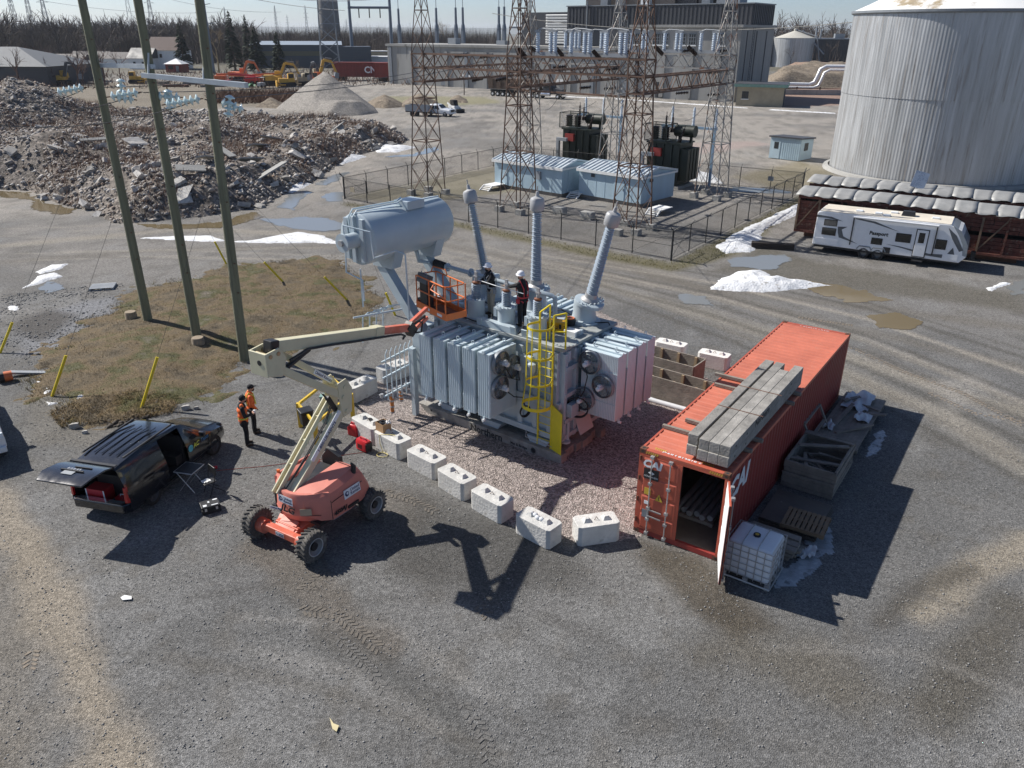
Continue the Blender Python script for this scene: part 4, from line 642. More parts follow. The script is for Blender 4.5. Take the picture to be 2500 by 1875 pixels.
# blue sheds
M_shed = mat('shed_blue', (.4, .525, .6), .55, var=.12, vs=.8, streak=1); M_shroof = mat('shed_roof', (.58, .64, .68), .45, .2, var=.1); M_wood = mat('weathered_timber', (.255, .225, .19), .9, var=.35, vs=3, bump=.3, bs=20)
def shed(label, o, az, L, D, doors, seed):
    t = thing('equipment_shed', label, 'shed', (o.x, o.y, 0), az, 'pale blue equipment sheds in the substation'); h = 2.35
    mb = MB(); mb.prism([(0, 0, .3), (0, D, .3), (0, D, h+.02), (0, D*.45, h+.42), (0, 0, h)], (L, 0, 0)); mb.build('wall', M_shed, t)
    mb = MB(); mb.bx(.1, L-.1, .1, D-.1, -.05, .3); mb.build('skid', M_wood, t)
    n = int(L/.42)
    for s0, s1, z0, z1 in ((-.18, D*.45, h-.04, h+.46), (D*.45, D+.18, h+.46, h)):
        mb = MB(); mb.add([(-.15, s0, z0), (L+.15, s0, z0), (L+.15, s1, z1), (-.15, s1, z1), (-.15, s0, z0+.06), (L+.15, s0, z0+.06), (L+.15, s1, z1+.06), (-.15, s1, z1+.06)], [(3, 2, 1, 0), (4, 5, 6, 7), (0, 1, 5, 4), (1, 2, 6, 5), (2, 3, 7, 6), (3, 0, 4, 7)]); rf = mb.build('roof', M_shroof, t)
        for i in range(n+1): x = -.1+(L+.2)*i/n; mb = MB(); mb.beam((x, s0, z0+.1), (x, s1, z1+.1), .1, .09); mb.build('roof_rib', M_shroof, rf)
    for i in range(1, 7): x = L*i/7; mb = MB(); mb.bx(x-.02, x+.02, -.015, .0, .32, h-.02); mb.build('seam', M_shed, t)
    for x, w in doors: mb = MB(); mb.bx(x, x+w, -.04, 0, .34, 2.1); d_ = mb.build('door', M_shed, t); mb = MB(); mb.bx(x+w-.12, x+w-.06, -.09, -.04, 1.1, 1.3); mb.build('handle', M_steel, d_)
    mb = MB(); mb.bx(L, L+.04, D*.2, D*.2+.9, .34, 2.1); mb.build('door', M_shed, t)
    mb = MB(); mb.bx(-.18, L+.18, -.2, -.15, h-.16, h+.06); mb.bx(L+.12, L+.17, -.15, D+.15, h-.12, h+.02); mb.build('trim', M_wht, t); return t
s1 = shed('left pale blue equipment shed with white ribbed roof', G(1208, 456), R(-41), 7.5, 4.1, ((.6, .9),), 1); s2 = shed('right pale blue equipment shed with white ribbed roof', G(1412, 482), R(-43), 6.2, 4.7, ((3.6, 1.0),), 2)
mb = MB(); mb.bx(4.9, 5.3, -.22, 0, 1.25, 1.9); mb.build('meter_box', M_roofg, s1); mb = MB(); mb.bx(1.3, 1.6, -.1, 0, 1.85, 2.1); mb.build('lamp', M_dark, s2)
mb = MB(); mb.bx(6.2, 6.4, 1, 1.3, 1.9, 2.1); mb.build('lamp', M_dark, s2)
def stair(label, o, az):
    t = thing('steel_steps', label, 'steps', o, az); mb = MB(); mb.bx(0, 1.2, 0, 1.6, .36, .42); mb.build('platform', M_wht, t)
    for x in (.1, 1.1): mb = MB(); mb.beam((x, 0, .4), (x, -.6, 0), .05, .12); mb.build('stringer', M_wht, t)
    for k in range(3): mb = MB(); mb.bx(.08, 1.12, -.5+.17*k, -.32+.17*k, .05+.12*k, .09+.12*k); mb.build('tread', M_wht, t)
stair('small white steel steps at the right shed end door', at(G(1560, 520), UA, .6, .3), R(-40)); stair('small steel steps between the two blue sheds', at(G(1376, 482), UA, .2, .6), R(-40)); stair('low grey steel steps left of the left shed', at(G(1180, 462), UA, 0, 0), R(-41))
mb = MB(); mb.tube([G(1371, 404, 2.3), G(1415, 408, 2.3)], .06, 6); tag(mb.build('conduit', M_wht), 'white conduit bridging the two blue sheds', 'conduit')
def conc_cube(lb, px, py, s=.5): g = G(px, py); mb = MB(); mb.box((0, 0, s*.4), (s*1.6, s, s*.9)); o = mb.build('concrete_footing', M_conc, bevel=.02); o.location = g; o.rotation_euler = (0, 0, UA); tag(o, lb, 'concrete block')
conc_cube('dark concrete footing left of centre before the blue sheds', 1366, 522, .62); conc_cube('dark concrete footing right of centre before the blue sheds', 1434, 534, .62); conc_cube('concrete footing at the rusty tower foot behind the right bushing', 1505, 574, .5)
# dark green transformers
M_gt = mat('dark_green_paint', (.018, .026, .018), .5, var=.3, vs=1.5); M_lb = mat('light_blue_steel', (.28, .42, .56), .5, var=.1); M_cage = mesh_mat('cage_mesh', (.03, .04, .03), .16, 12)
def gtrans(label, c):
    t = thing('green_transformer', label, 'transformer', (c.x, c.y, 0), R(-38), 'dark green transformers')   # origin: right front bottom corner, x to the right, y to the back
    mb = MB(); mb.bx(-3.1, 0, 0, 2.6, .25, 3.75); mb.build('tank', M_gt, t, bevel=.05); mb = MB(); mb.bx(-3.2, .1, -.1, 2.7, 3.75, 3.87); mb.build('cover', M_gt, t); mb = MB(); mb.bx(-3.3, .3, -.2, 2.8, -.1, .25); mb.build('base', M_conc, t)
    for k in range(4): mb = MB(); mb.bx(.02, .75, .25+.58*k, .65+.58*k, .7, 3.4); mb.build('radiator', M_gt, t)
    for x in (-2.3, -1.5, -.7): mb = MB(); mb.bx(x-.05, x+.05, -.12, 0, .3, 3.7); mb.build('stiffener', M_gt, t)
    mb = MB()
    x0, x1, y0, y1, z0, z1 = -3.3, -1.2, -.3, 1.6, 3.95, 5.35
    for x in (x0, x1):
        for y in (y0, y1): mb.beam((x, y, z0), (x, y, z1), .06)
    for z in (z0, z1):
        for y in (y0, y1): mb.beam((x0, y, z), (x1, y, z), .06)
        for x in (x0, x1): mb.beam((x, y0, z), (x, y1, z), .06)
    cg = mb.build('cooler_cage', M_gt, t); mb = MB()
    for y in (y0, y1): mb.add([(x0, y, z0), (x1, y, z0), (x1, y, z1), (x0, y, z1)], [(0, 1, 2, 3)])
    mb.build('cage_mesh', M_cage, cg, fix=False)
    for x in (-2.75, -1.75): mb = MB(); mb.lathe(sheds_prof(.3, .42, 1.1, 6), (x, .6, 4.0), n=14); mb.build('bushing_stack', M_bporc, cg)
    mb = MB(); mb.cyl((-1.3, 1.7, 4.75), (.55, 1.7, 4.75), .5, n=20); cz = mb.build('conservator', M_gt, t, 40); mb = MB(); mb.beam((-.9, 1.7, 3.8), (-.9, 1.7, 4.4), .2); mb.beam((.2, 1.7, 3.8), (.2, 1.7, 4.4), .2); mb.build('saddle', M_gt, cz)
    for x, y, tl in ((-2.6, 2.2, 0), (-1.45, 1.2, 0), (-.45, .7, .35)): mb = MB(); mb.lathe([(.18, 0), (.18, .35)]+[(a, b+.35) for a, b in sheds_prof(.07, .13, .9, 6)]+[(.03, 1.3), (.03, 1.6)], (x, y, 3.85 if x > -1 else 4.6), (tl, 0, 1), n=10); mb.build('bushing', M_bporc, t)
    mb = MB(); mb.bx(-2.6, -1.6, -.35, -.1, 2.7, 3.4); mb.build('warning_panel', mat('red_panel', (.28, .03, .025), .6), t); mb = MB(); mb.bx(-3.4, -2.2, -.7, -.4, 2.7, 3.0); mb.bx(-3.4, -3.1, -.7, -.4, .3, 2.7); mb.build('cable_duct', M_roofg, t)
    # bus support
    b = thing('bus_support', label.replace('dark green power transformer', 'light blue bus support frame with three insulators'), 'bus support', (c.x, c.y, 0), R(-38), 'light blue bus supports'); 
    for x in (-3.4, 1.6): mb = MB(); mb.beam((x, 3.3, 0), (x, 3.3, 4.9), .2); mb.build('post', M_lb, b)
    mb = MB(); mb.beam((-3.6, 3.3, 4.9), (1.8, 3.3, 4.9), .22, .2); mb.build('beam', M_lb, b)
    for x in (-2.6, -.5, 1.6): mb = MB(); mb.lathe([(.16, 0), (.14, .15)]+[(a, z+.15) for a, z in sheds_prof(.09, .15, 1.2, 10)]+[(.12, 1.36), (.05, 1.6)], (x, 3.3, 5.0), n=12); mb.build('insulator', M_porc, b, 40)
gtrans('dark green power transformer behind the right blue shed', G(1650, 462)); gtrans('dark green power transformer behind the left blue shed', at(G(1650, 462), math.atan2(10.4, -7.2), 12.2))
# wires
M_wire = mat('conductor', (.1, .1, .1), .5, .4); M_pwire = mat('pale_conductor', (.45, .43, .38), .5)
def wire(label, a, b, sag, r=.02, m=None, n=14, cat='wire', group='overhead wires'):
    a, b = Vector(a), Vector(b); mb = MB(); mb.tube([a.lerp(b, i/n)-Vector((0, 0, sag*4*(i/n)*(1-i/n))) for i in range(n+1)], r, 4); return tag(mb.build('wire', m or M_wire), label, cat, group)
# ================================================================ GREY POWER TRANSFORMER
TA = R(-38); TO = Vector((1.55, 22.05, 0)); TU = Vector((math.cos(TA), math.sin(TA), 0)); TV = Vector((-TU.y, TU.x, 0))
def TL(a, b, z): return TO+TU*a+TV*b+Vector((0, 0, z))
M_tg = mat('transformer_grey', (.43, .5, .54), .42, var=.08, vs=1.2, coat=.2, spot=(.33, .37, .39), spots=2.5, spott=.68); M_tg2 = mat('radiator_grey', (.54, .63, .67), .38, var=.06, vs=2, coat=.25); M_porg = mat('grey_porcelain', (.4, .46, .52), .22, var=.06, coat=.4); M_cap = mat('cast_aluminium', (.42, .42, .42), .5, .3, var=.15); M_ladder = mat('safety_yellow', (.75, .6, .02), .45, var=.1); M_brz = mat('terminal_brown', (.2, .07, .03), .4); M_top = mat('cover_grey', (.33, .35, .34), .6, var=.25, vs=2, spot=(.2, .2, .19), spots=3)
tr = thing('power_transformer', 'large grey power transformer with radiator banks, tall bushings and raised oil tank', 'transformer', TO, TA)
mb = MB(); mb.bx(-5.4, 0, 0, 2.95, .55, 3.7); tank = mb.build('tank', M_tg, tr, bevel=.02)
mb = MB(); mb.bx(-5.5, .1, -.1, 3.05, 3.7, 3.8); mb.build('cover', M_top, tr, bevel=.01)
for y0, y1 in ((-.12, .0), (2.95, 3.07)):   # wall stiffeners
    for x in (-5.2, -4.3, -3.4, -2.5, -1.55, -.95, -.38): mb = MB(); mb.bx(x-.09, x+.09, y0, y1, .6, 3.55); mb.build('stiffener', M_tg, tr, bevel=.01)
mb = MB()
for k in range(6): mb.bx(-.36+.05*k, -.335+.05*k, -.16, 0, 1.9, 3.62)
mb.build('stiffener', M_tg, tr)
for z in (.72, 1.85): mb = MB(); mb.bx(-5.4, .04, -.17, 0, z-.1, z+.1); mb.build('girth_beam', M_tg, tr, bevel=.01)
for y in (.05, .65, 1.45, 2.2, 2.85): mb = MB(); mb.bx(0, .13, y-.08, y+.08, .6, 3.6); mb.build('stiffener', M_tg, tr, bevel=.01)
for z in (.75, 1.3, 2.2, 3.1): mb = MB(); mb.bx(0, .17, 0, 2.95, z-.07, z+.07); mb.build('girth_beam', M_tg, tr)
for k in range(9): mb = MB(); mb.bx(.02, .16, .1+.32*k, .22+.32*k, 3.35, 3.68); mb.build('bracket', M_tg, tr)
for x in (-4.6, -2.7, -.7): mb = MB(); mb.prism([(x-.45, -.25, .55), (x-.3, -.25, .3), (x+.3, -.25, .3), (x+.45, -.25, .55)], (0, 3.45, 0)); mb.build('skid', M_tg, tr)
mb = MB(); mb.prism([(.0, .7, 1.3), (.3, .7, .6), (.3, 1.5, .6), (.0, 1.5, 1.3)], (.02, 0, 0)); mb.cyl((.15, .2, .55), (.15, .2, 1.25), .06); mb.lathe([(.16, 0), (.16, .06)], (.15, .1, .55)); mb.build('drain_valve', M_tg, tr)
# radiators
def panel_mesh(w, H, flutes):
    mb = MB(); n = flutes*4+1; t = .011; front = []; 
    for i in range(n): x = -w/2+w*i/(n-1); front.append((x, -t-(.02 if i % 4 in (1, 2) and flutes else 0)))
    poly = front+[(w/2, t), (-w/2, t)]; mb.prism([(x, y, 0) for x, y in poly], (0, 0, H)); return mb.mesh('panel', M_tg2)
PM = panel_mesh(.5, 2.16, 6)
def radiator(x, y, ang, n=22, pitch=.06, z=1.46):
    """panel stack from its tank end (x,y) outwards along local -y turned by ang"""
    e = bpy.data.objects.new('radiator', None); COL.objects.link(e); e.parent = tr; e.location = (x, y, z); e.rotation_euler = (0, 0, ang); e.empty_display_size = .1
    for i in range(n): o = bpy.data.objects.new('panel', PM); COL.objects.link(o); o.parent = e; o.location = (0, -pitch*(i+.5), 0)
    L = n*pitch
    for zz, r in ((2.2, .055), (-.02, .05)): mb = MB(); mb.cyl((0, .25, zz), (0, -L-.02, zz), r, n=10); mb.build('header', M_tg2, e, 40)
    mb = MB(); mb.bx(-.24, .24, -L+.01, 0, 2.14, 2.17); mb.build('top_plate', M_tg2, e)
    for q in (-.3, -L+.25): mb = MB(); mb.tube([(.06*math.cos(t), q, 2.31+.06*math.sin(t)) for t in np.linspace(0, 6.28, 9)[:-1]], .012, 5, True); mb.build('lifting_eye', M_tg2, e)
    for zz in (.55, 1.6): mb = MB(); mb.bx(.253, .263, -L, 0, zz-.008, zz+.008); mb.bx(-.263, -.253, -L, 0, zz-.008, zz+.008); mb.build('tie_rod', M_tg2, e)
    mb = MB(); mb.cyl((0, -L+.02, -.09), (0, -L-.08, -.09), .045, n=8); mb.build('drain_plug', M_wht, e); return e
for k in range(5): radiator(-4.37+.625*k, -.23, 0)
for k in range(4): radiator(.22, .98+.61*k, R(90))
for k in range(5): radiator(-4.4+.62*k, 3.2, R(180))
# fans
M_fan = mat('fan_wire', (.16, .18, .19), .4, .6); M_blade2 = mat('fan_blade', (.3, .33, .35), .4, .5); M_motor = mat('fan_motor', (.66, .68, .7), .4)
def fan(p, d):
    """fan with wire guard; d is the local direction it faces"""
    e = bpy.data.objects.new('fan', None); COL.objects.link(e); e.parent = tr; e.location = p; e.rotation_euler = Vector(d).to_track_quat('Z', 'Y').to_euler(); mb = MB()
    for r, z in ((.36, .02), (.36, .12), (.3, .17), (.22, .19), (.13, .2)): mb.tube([(r*math.cos(t), r*math.sin(t), z) for t in np.linspace(0, 6.283, 25)[:-1]], .014 if z < .15 else .007, 4, True)
    for i in range(18): t = i*math.pi/9; mb.tube([(c*math.cos(t), c*math.sin(t), z) for c, z in ((.36, .02), (.36, .12), (.3, .17), (.13, .2))], .005, 4)
    mb.build('guard', M_fan, e); mb = MB(); mb.lathe([(.37, -.02), (.39, .0), (.39, .1), (.37, .12)], n=26, caps=False); mb.build('shroud', M_steel, e, 40); mb = MB()
    for i in range(5):
        t = i*6.283/5; u = Vector((math.cos(t), math.sin(t), 0)); v = Vector((-u.y, u.x, 0)); q = [u*.06-v*.05, u*.32-v*.1, u*.33+v*.08, u*.06+v*.05]; mb.add([a+Vector((0, 0, .05+(.03 if i_ in (0, 1) else -.01))) for i_, a in enumerate(q)], [(0, 1, 2, 3)])
    mb.build('blade', M_blade2, e, fix=False); mb = MB(); mb.cyl((0, 0, .02), (0, 0, .36), .075, n=14); mb.sph((0, 0, .36), .073, sc=(1, 1, .4)); mb.bx(-.05, .05, .06, .12, .2, .3); mb.build('motor', M_motor, e, 40)
    for t in (.5, 2.6, 4.7): pass
    return e
for b, z in ((-1.12, 3.28), (-.52, 2.95), (-1.15, 2.45)): fan((-1.6, b, z), (1, 0, 0))
for a, z in ((.58, 3.27), (1.1, 2.6), (.42, 1.98)): fan((a, .69, z), (0, -1, 0))
fan((-4.64, -1.0, 2.9), (-1, 0, 0)); fan((.9, 3.1, 2.6), (0, 1, 0))
for P in ([(-1.4, -1.1, 3.2), (-1.2, -1.0, 2.8), (-1.2, -.6, 2.6), (-1.35, -.5, 2.9)], [(-1.4, -1.1, 2.4), (-1.1, -1.0, 2.2), (-1.0, -.7, 2.1), (-.95, -.6, 1.7)], [(.58, .4, 3.2), (.7, .35, 2.9), (.6, .35, 2.4), (.42, .45, 2.1)]):
    mb = MB(); mb.tube(P, .018, 6); mb.build('cable', M_blk, tr, 40)
for c, d, r in (((-.98, -.62, 1.6), (1, -.3, 0), .17), ((.36, .42, 1.75), (.3, -1, 0), .33)):
    dd, e_, u_ = frame(d); mb = MB()
    for k in range(3): mb.tube([Vector(c)+dd*.03*k+(e_*math.cos(t)+u_*math.sin(t))*(r+.01*k) for t in np.linspace(0, 6.283, 25)[:-1]], .02, 6, True)
    mb.build('cable_coil', M_blk, tr, 40)
# high voltage bushings
def hv(a, tilt, lab=None):
    e = bpy.data.objects.new('high_voltage_bushing', None); COL.objects.link(e); e.parent = tr; e.location = (a, 2.45, 3.8); d = Vector((math.sin(tilt), 0, math.cos(tilt)))
    mb = MB(); b0 = Vector((0, 0, 0)); mb.lathe([(.55, 0), (.55, .05), (.43, .06), (.38, .3), (.36, .7)], n=28); mb.lathe([(.5, .66), (.5, .76), (.42, .78)], (0, 0, 0), d, n=28); mb.build('turret', M_tg, e, 35)
    mb = MB()
    for i in range(20): t = i*math.pi/10; mb.cyl(d*.76+Vector((math.cos(t)*.45, math.sin(t)*.45, 0)), d*.82+Vector((math.cos(t)*.45, math.sin(t)*.45, 0)), .025, n=6)
    mb.build('flange_bolts', M_tg, e)
    mb = MB(); mb.lathe([(.3, .76), (.3, .82), (.2, .9), (.2, 1.05)], (0, 0, 0), d, n=24); mb.build('flange', M_cap, e, 35)
    n = 34; pr = []; z0, z1 = 1.0, 3.38
    for i in range(n): z = z0+(z1-z0)*i/n; h = (z1-z0)/n; f_ = 1-.22*i/n; big = .2 if i % 2 == 0 else .185; pr += [(.11*f_, z), (.115*f_, z+h*.42), (big*f_, z+h*.5), (big*f_, z+h*.62), (.11*f_, z+h*.92)]
    mb = MB(); mb.lathe(pr+[(.11, z1)], (0, 0, 0), d, n=24); mb.build('porcelain', M_porg, e, 50)
    mb = MB(); mb.lathe([(.12, 3.36), (.23, 3.42), (.245, 3.5), (.24, 3.75), (.2, 3.82), (.07, 3.87), (.06, 3.95), (.05, 4.02), (.02, 4.03), (.02, 4.2)], (0, 0, 0), d, n=24); mb.build('cap', M_cap, e, 35); return e
hv(-4.9, R(-14)); hv(-2.86, 0); hv(-.85, R(14))
def lv(a, b):
    e = bpy.data.objects.new('low_voltage_bushing', None); COL.objects.link(e); e.parent = tr; e.location = (a, b, 3.8)
    mb = MB(); mb.lathe([(.38, 0), (.38, .04), (.29, .05), (.29, .62), (.35, .63), (.35, .7), (.2, .71)], n=26); mb.build('turret', M_tg, e, 35); mb = MB()
    for i in range(16): t = i*math.pi/8; mb.cyl((math.cos(t)*.32, math.sin(t)*.32, .7), (math.cos(t)*.32, math.sin(t)*.32, .745), .02, n=6)
    mb.build('flange_bolts', M_tg, e); pr = []
    for i in range(8): z = .72+.058*i; pr += [(.085, z), (.085, z+.02), (.16, z+.03), (.16, z+.038), (.085, z+.05)]
    mb = MB(); mb.lathe(pr, n=20); mb.build('porcelain', M_porg, e, 50); mb = MB(); mb.lathe([(.1, 1.18), (.125, 1.2), (.125, 1.25), (.09, 1.27)], n=18); mb.build('band', M_brz, e); mb = MB(); mb.cyl((0, 0, 1.25), (0, 0, 1.36), .06); mb.bx(-.05, .05, -.03, .03, 1.34, 1.58); mb.bx(-.08, .08, -.05, .05, 1.4, 1.45); mb.build('terminal', M_cap, e)
    mb = MB(); mb.bx(-.42, -.3, -.15, .15, .3, .6); mb.build('junction_box', M_tg, e)
for a, b in ((-3.87, .48), (-2.55, .44), (-1.22, .34)): lv(a, b)
# conservator
cz = bpy.data.objects.new('conservator', None); COL.objects.link(cz); cz.parent = tr; cz.location = (-7, 0, 6.4)
mb = MB(); mb.lathe([(.0, -1.76), (.8, -1.76), (.85, -1.72), (.85, -1.5), (.85, 1.95), (.8, 2.03), (0, 2.05)], (0, 0, 0), (0, 1, 0), n=48, caps=False); mb.build('shell', M_tg, cz, 40)
mb = MB(); mb.lathe([(.0, -2.42), (.3, -2.42), (.3, -2.34), (.25, -2.33), (.25, -1.75)], (.0, 0, .0), (0, 1, 0), n=28, caps=False); mb.build('level_drum', M_tg, cz, 35); mb = MB(); mb.cyl((0, -2.5, 0), (0, -2.41, 0), .1, n=16); mb.build('gauge', M_cap, cz, 30)
for x in (-.42, -.1, .32): mb = MB(); mb.bx(x-.08, x+.08, -1.86, -1.75, -.78+.25*abs(x), .78-.25*abs(x)); mb.build('end_rib', M_tg, cz)
mb = MB(); mb.bx(-.1, .55, .05, .85, .72, 1.0); mb.build('inspection_box', M_tg, cz, bevel=.01)
for P in ([(-.25, -1.8, 0), (-.25, -1.85, .7), (-.2, -1.7, .95), (.05, 0, .98), (.1, .2, 1.08)], [(-.05, -1.82, .2), (-.05, -1.85, .72), (0, -1.7, .93), (.2, -.1, .95), (.25, .1, 1.05)], [(.0, -2.3, .25), (0, -2.3, .55), (.9, -2.0, .42), (1.0, -2.0, -.4), (1.3, -1.3, -.25), (1.6, -1.2, -.35), (1.65, -1.2, -2.6)], [(.2, .9, .9), (.2, 1.9, .88)], [(-.1, -2.2, -.28), (-.1, -2.25, -1.0), (.5, -2.1, -1.2), (.5, -2.1, -1.9)], [(.25, -1.95, -.9), (.25, -1.95, -1.3), (.25, -1.95, -2.2)]):
    mb = MB(); mb.tube(P, .028, 7); mb.build('gauge_pipe', M_tg2, cz, 40)
for y in (-.75, 1.25): mb = MB(); mb.prism([(-.72, y, -.4), (-.45, y, -1.15), (.45, y, -1.15), (.72, y, -.4), (.45, y, -.72), (0, y, -.83), (-.45, y, -.72)], (0, .42, 0)); mb.build('saddle', M_tg, cz)
for b in (-.54, 1.46): mb = MB(); mb.beam((-7.2, b, 5.3), (-5.35, b, 3.15), .34, .34, (0, 1, 0)); mb.build('support_leg', M_tg, tr, bevel=.01)
mb = MB(); mb.beam((-6.1, -.6, 3.9), (-6.1, 1.6, 3.9), .12); mb.build('support_tie', M_tg, tr)
mb = MB(); mb.tube([(-7, .9, 5.5), (-7, 1.0, 5.1), (-6.7, 1.5, 4.96), (-1.5, 1.5, 4.78), (-1.38, 1.5, 4.7), (-1.36, 1.5, 3.8)], .075, 12); mb.build('oil_pipe', M_tg, tr, 40)
for a in (-6.1, -5.0, -4.7): mb = MB(); mb.cyl((a, 1.5, 4.92), (a+.06, 1.5, 4.92), .15, n=16); mb.build('pipe_flange', M_tg, tr, 40)
mb = MB(); mb.cyl((-6.65, 1.45, 5.0), (-6.2, 1.5, 4.93), .14, n=12); mb.build('relay', M_blk, tr, 40)
for a in (-4.85, -1.36): mb = MB(); mb.beam((a, 1.5, 3.8), (a, 1.5, 4.8), .07); mb.build('pipe_post', M_tg, tr)
# valve and pipe rack at the left end
mb = MB(); mb.bx(-5.95, -5.45, -.55, .25, .75, 3.3); mb.build('control_cabinet', M_tg, tr, bevel=.02); mb = MB(); mb.beam((-5.75, -.75, 0), (-5.75, -.75, 2.6), .18); mb.build('cabinet_post', M_tg, tr)
for k in range(6): mb = MB(); y = -1.75+.22*k; mb.tube([(-6.05, y, .9-.02*k), (-6.05, y, 2.6), (-6.05, y+.1, 2.75)], .022, 6); mb.build('sample_pipe', M_tg2, tr, 40)
for z in (1.05, 1.75, 2.35): mb = MB(); mb.beam((-6.1, -1.9, z), (-6.1, -.3, z+.12), .05); mb.build('rack_rail', M_tg2, tr)
for k in range(4): y = -2.3+.3*k; mb = MB(); mb.tube([(-6.5, y, 3.1), (-6.4, y, 4.0), (-6.3, y+.15, 4.15), (-6.2, y+.6, 4.1)], .025, 6); mb.build('sample_pipe', M_tg2, tr, 40)
for z, y0 in ((3.3, -2.2), (4.1, -2.7)): mb = MB(); mb.cyl((-6.4, y0, z), (-5.9, y0+1.7, z-.05), .035, n=8); mb.build('rack_rail', M_tg2, tr)
for k in range(5): mb = MB(); y = -1.9+.3*k; mb.cyl((-6.2, y, 1.0), (-6.2, y, 1.14), .06, n=8); mb.cyl((-6.2, y, 1.07), (-6.32, y, 1.07), .03, n=6); mb.build('valve', M_cap, tr)
for y, h in ((-1.5, .75), (-1.05, .45)): mb = MB(); mb.lathe([(.07, 0), (.07, h)], (-6.15, y, 1.02-h), n=12); b_ = mb.build('breather', mat('silica_orange', (.6, .2, .04), .4), tr, 30); mb = MB(); [mb.lathe([(.08, 0), (.085, .03), (.08, .06)], (-6.15, y, 1.02-h+q*h), n=12) for q in (0, .3, .6, .9)]; mb.build('breather_ring', M_cap, b_)
# front and side details
mb = MB(); mb.bx(-1.42, -1.02, -.3, -.12, 2.7, 3.3); mb.build('nameplate_box', M_tg, tr, bevel=.01); mb = MB(); mb.lathe([(.04, 0), (.13, .2), (.13, .42), (.05, .46)], (-.95, -.3, 2.7), n=18); mb.build('valve_body', M_tg, tr, 40)
for x in (-1.2, -.6): mb = MB(); mb.tube([(x, -.2, .62), (x, -.25, .45), (x+.5, -.25, .42), (x+.55, -.2, .6)], .02, 6); mb.build('ground_strap', M_cap, tr)
mb = MB(); mb.bx(.14, .34, .1, .5, 1.45, 1.9); mb.build('terminal_box', M_tg, tr, bevel=.01)
# top furniture
mb = MB(); mb.lathe([(.42, 0), (.42, .03), (.34, .04)], (-.2, .42, 3.8), n=28); mh = mb.build('manhole', M_top, tr, 35); mb = MB(); [mb.cyl((-.2+.38*math.cos(t), .42+.38*math.sin(t), 3.83), (-.2+.38*math.cos(t), .42+.38*math.sin(t), 3.86), .02, n=6) for t in np.linspace(0, 6.28, 19)[:-1]]; mb.build('manhole_bolts', M_tg, mh)
mb = MB(); mb.bx(-.62, -.18, .92, 1.25, 3.8, 3.98); mb.build('relay_box', M_wht, tr, bevel=.01)
for a in (-3.3, -1.9, -1.45): mb = MB(); mb.box((a, -.04, 3.93), (.2, .05, .28), Matrix.Rotation(R(12), 3, 'X')); mb.build('cover_bracket', M_tg, tr)
mb = MB(); mb.beam((-5.4, .9, 3.88), (-.6, 2.0, 3.88), .14, .12); mb.build('cable_tray', M_tg, tr); mb = MB(); mb.beam((-3.4, .1, 3.9), (-2.0, .08, 3.9), .25, .2); mb.build('cable_tray', M_tg, tr)
for P in ([(-4.3, .2, 3.83), (-3.6, .05, 3.85), (-3.0, .2, 3.84), (-2.6, .05, 3.85), (-1.9, .0, 3.84)], [(-3.4, .5, 3.84), (-3.1, .35, 4.1), (-2.95, .2, 3.9), (-2.7, .05, 3.84)], [(-1.7, .3, 3.85), (-1.6, .1, 4.1), (-1.7, -.05, 3.85)], [(-2.2, 2.1, 3.84), (-1.6, 2.2, 4.1), (-1.3, 2.5, 3.85)], [(-.4, 2.4, 3.84), (0, 2.6, 3.9), (.12, 2.7, 3.6)], [(-5.1, 1.9, 3.84), (-4.9, 1.6, 4.05), (-4.3, 1.7, 3.84)]): mb = MB(); mb.tube(P, .022, 6); mb.build('cable', M_blk, tr, 40)
for a in (-5.3, -4.6, -.3): mb = MB(); mb.bx(a, a+.12, 1.0, 1.4, 3.8, 3.95); mb.build('lifting_lug', M_tg, tr)
# caged ladder
ld = thing('caged_ladder', 'yellow caged ladder fixed to the front of the transformer with an open hinged plate', 'ladder', TO, TA)
for x in (-.72, -.2): mb = MB(); mb.bx(x-.02, x+.02, -.26, -.2, .05, 4.85); mb.build('rail', M_ladder, ld)
for k in range(13): mb = MB(); mb.cyl((-.72, -.23, .3+.28*k), (-.2, -.23, .3+.28*k), .014, n=6); mb.build('rung', M_ladder, ld)
def hoop(z, r=.4, z2=None): return [(-.46+r*math.cos(t), -.26-.36*r/.4-.42*r/.4*math.sin(t)*.9, z) for t in np.linspace(-.1, math.pi+.1, 15)]
for z, r in ((2.0, .47), (2.75, .4), (3.6, .38), (4.55, .38)):
    mb = MB(); P = [Vector((-.2, -.24, z))]+[Vector(p) for p in hoop(z, r)]+[Vector((-.72, -.24, z))]
    for a, b in zip(P[:-1], P[1:]): mb.beam(a, b, .012, .07 if z > 2.1 else .11)
    mb.build('hoop', M_ladder, ld)
for k in (2, 4, 7, 10, 12):
    mb = MB(); mb.beam(hoop(2.0, .47)[k], hoop(2.75, .4)[k], .035, .012); mb.beam(hoop(2.75, .4)[k], hoop(4.55, .38)[k], .035, .012); mb.build('cage_bar', M_ladder, ld)
mb = MB(); mb.beam((-.2, -.23, 4.85), (.12, -.05, 4.95), .04); mb.beam((.12, -.05, 4.95), (.12, -.05, 3.8), .04); mb.beam((-.2, -.23, 4.35), (.12, -.05, 4.35), .035); mb.beam((-.72, -.23, 4.85), (-.72, .3, 4.95), .04); mb.beam((-.72, .3, 4.95), (-.72, .3, 3.8), .04); mb.build('handrail', M_ladder, ld)
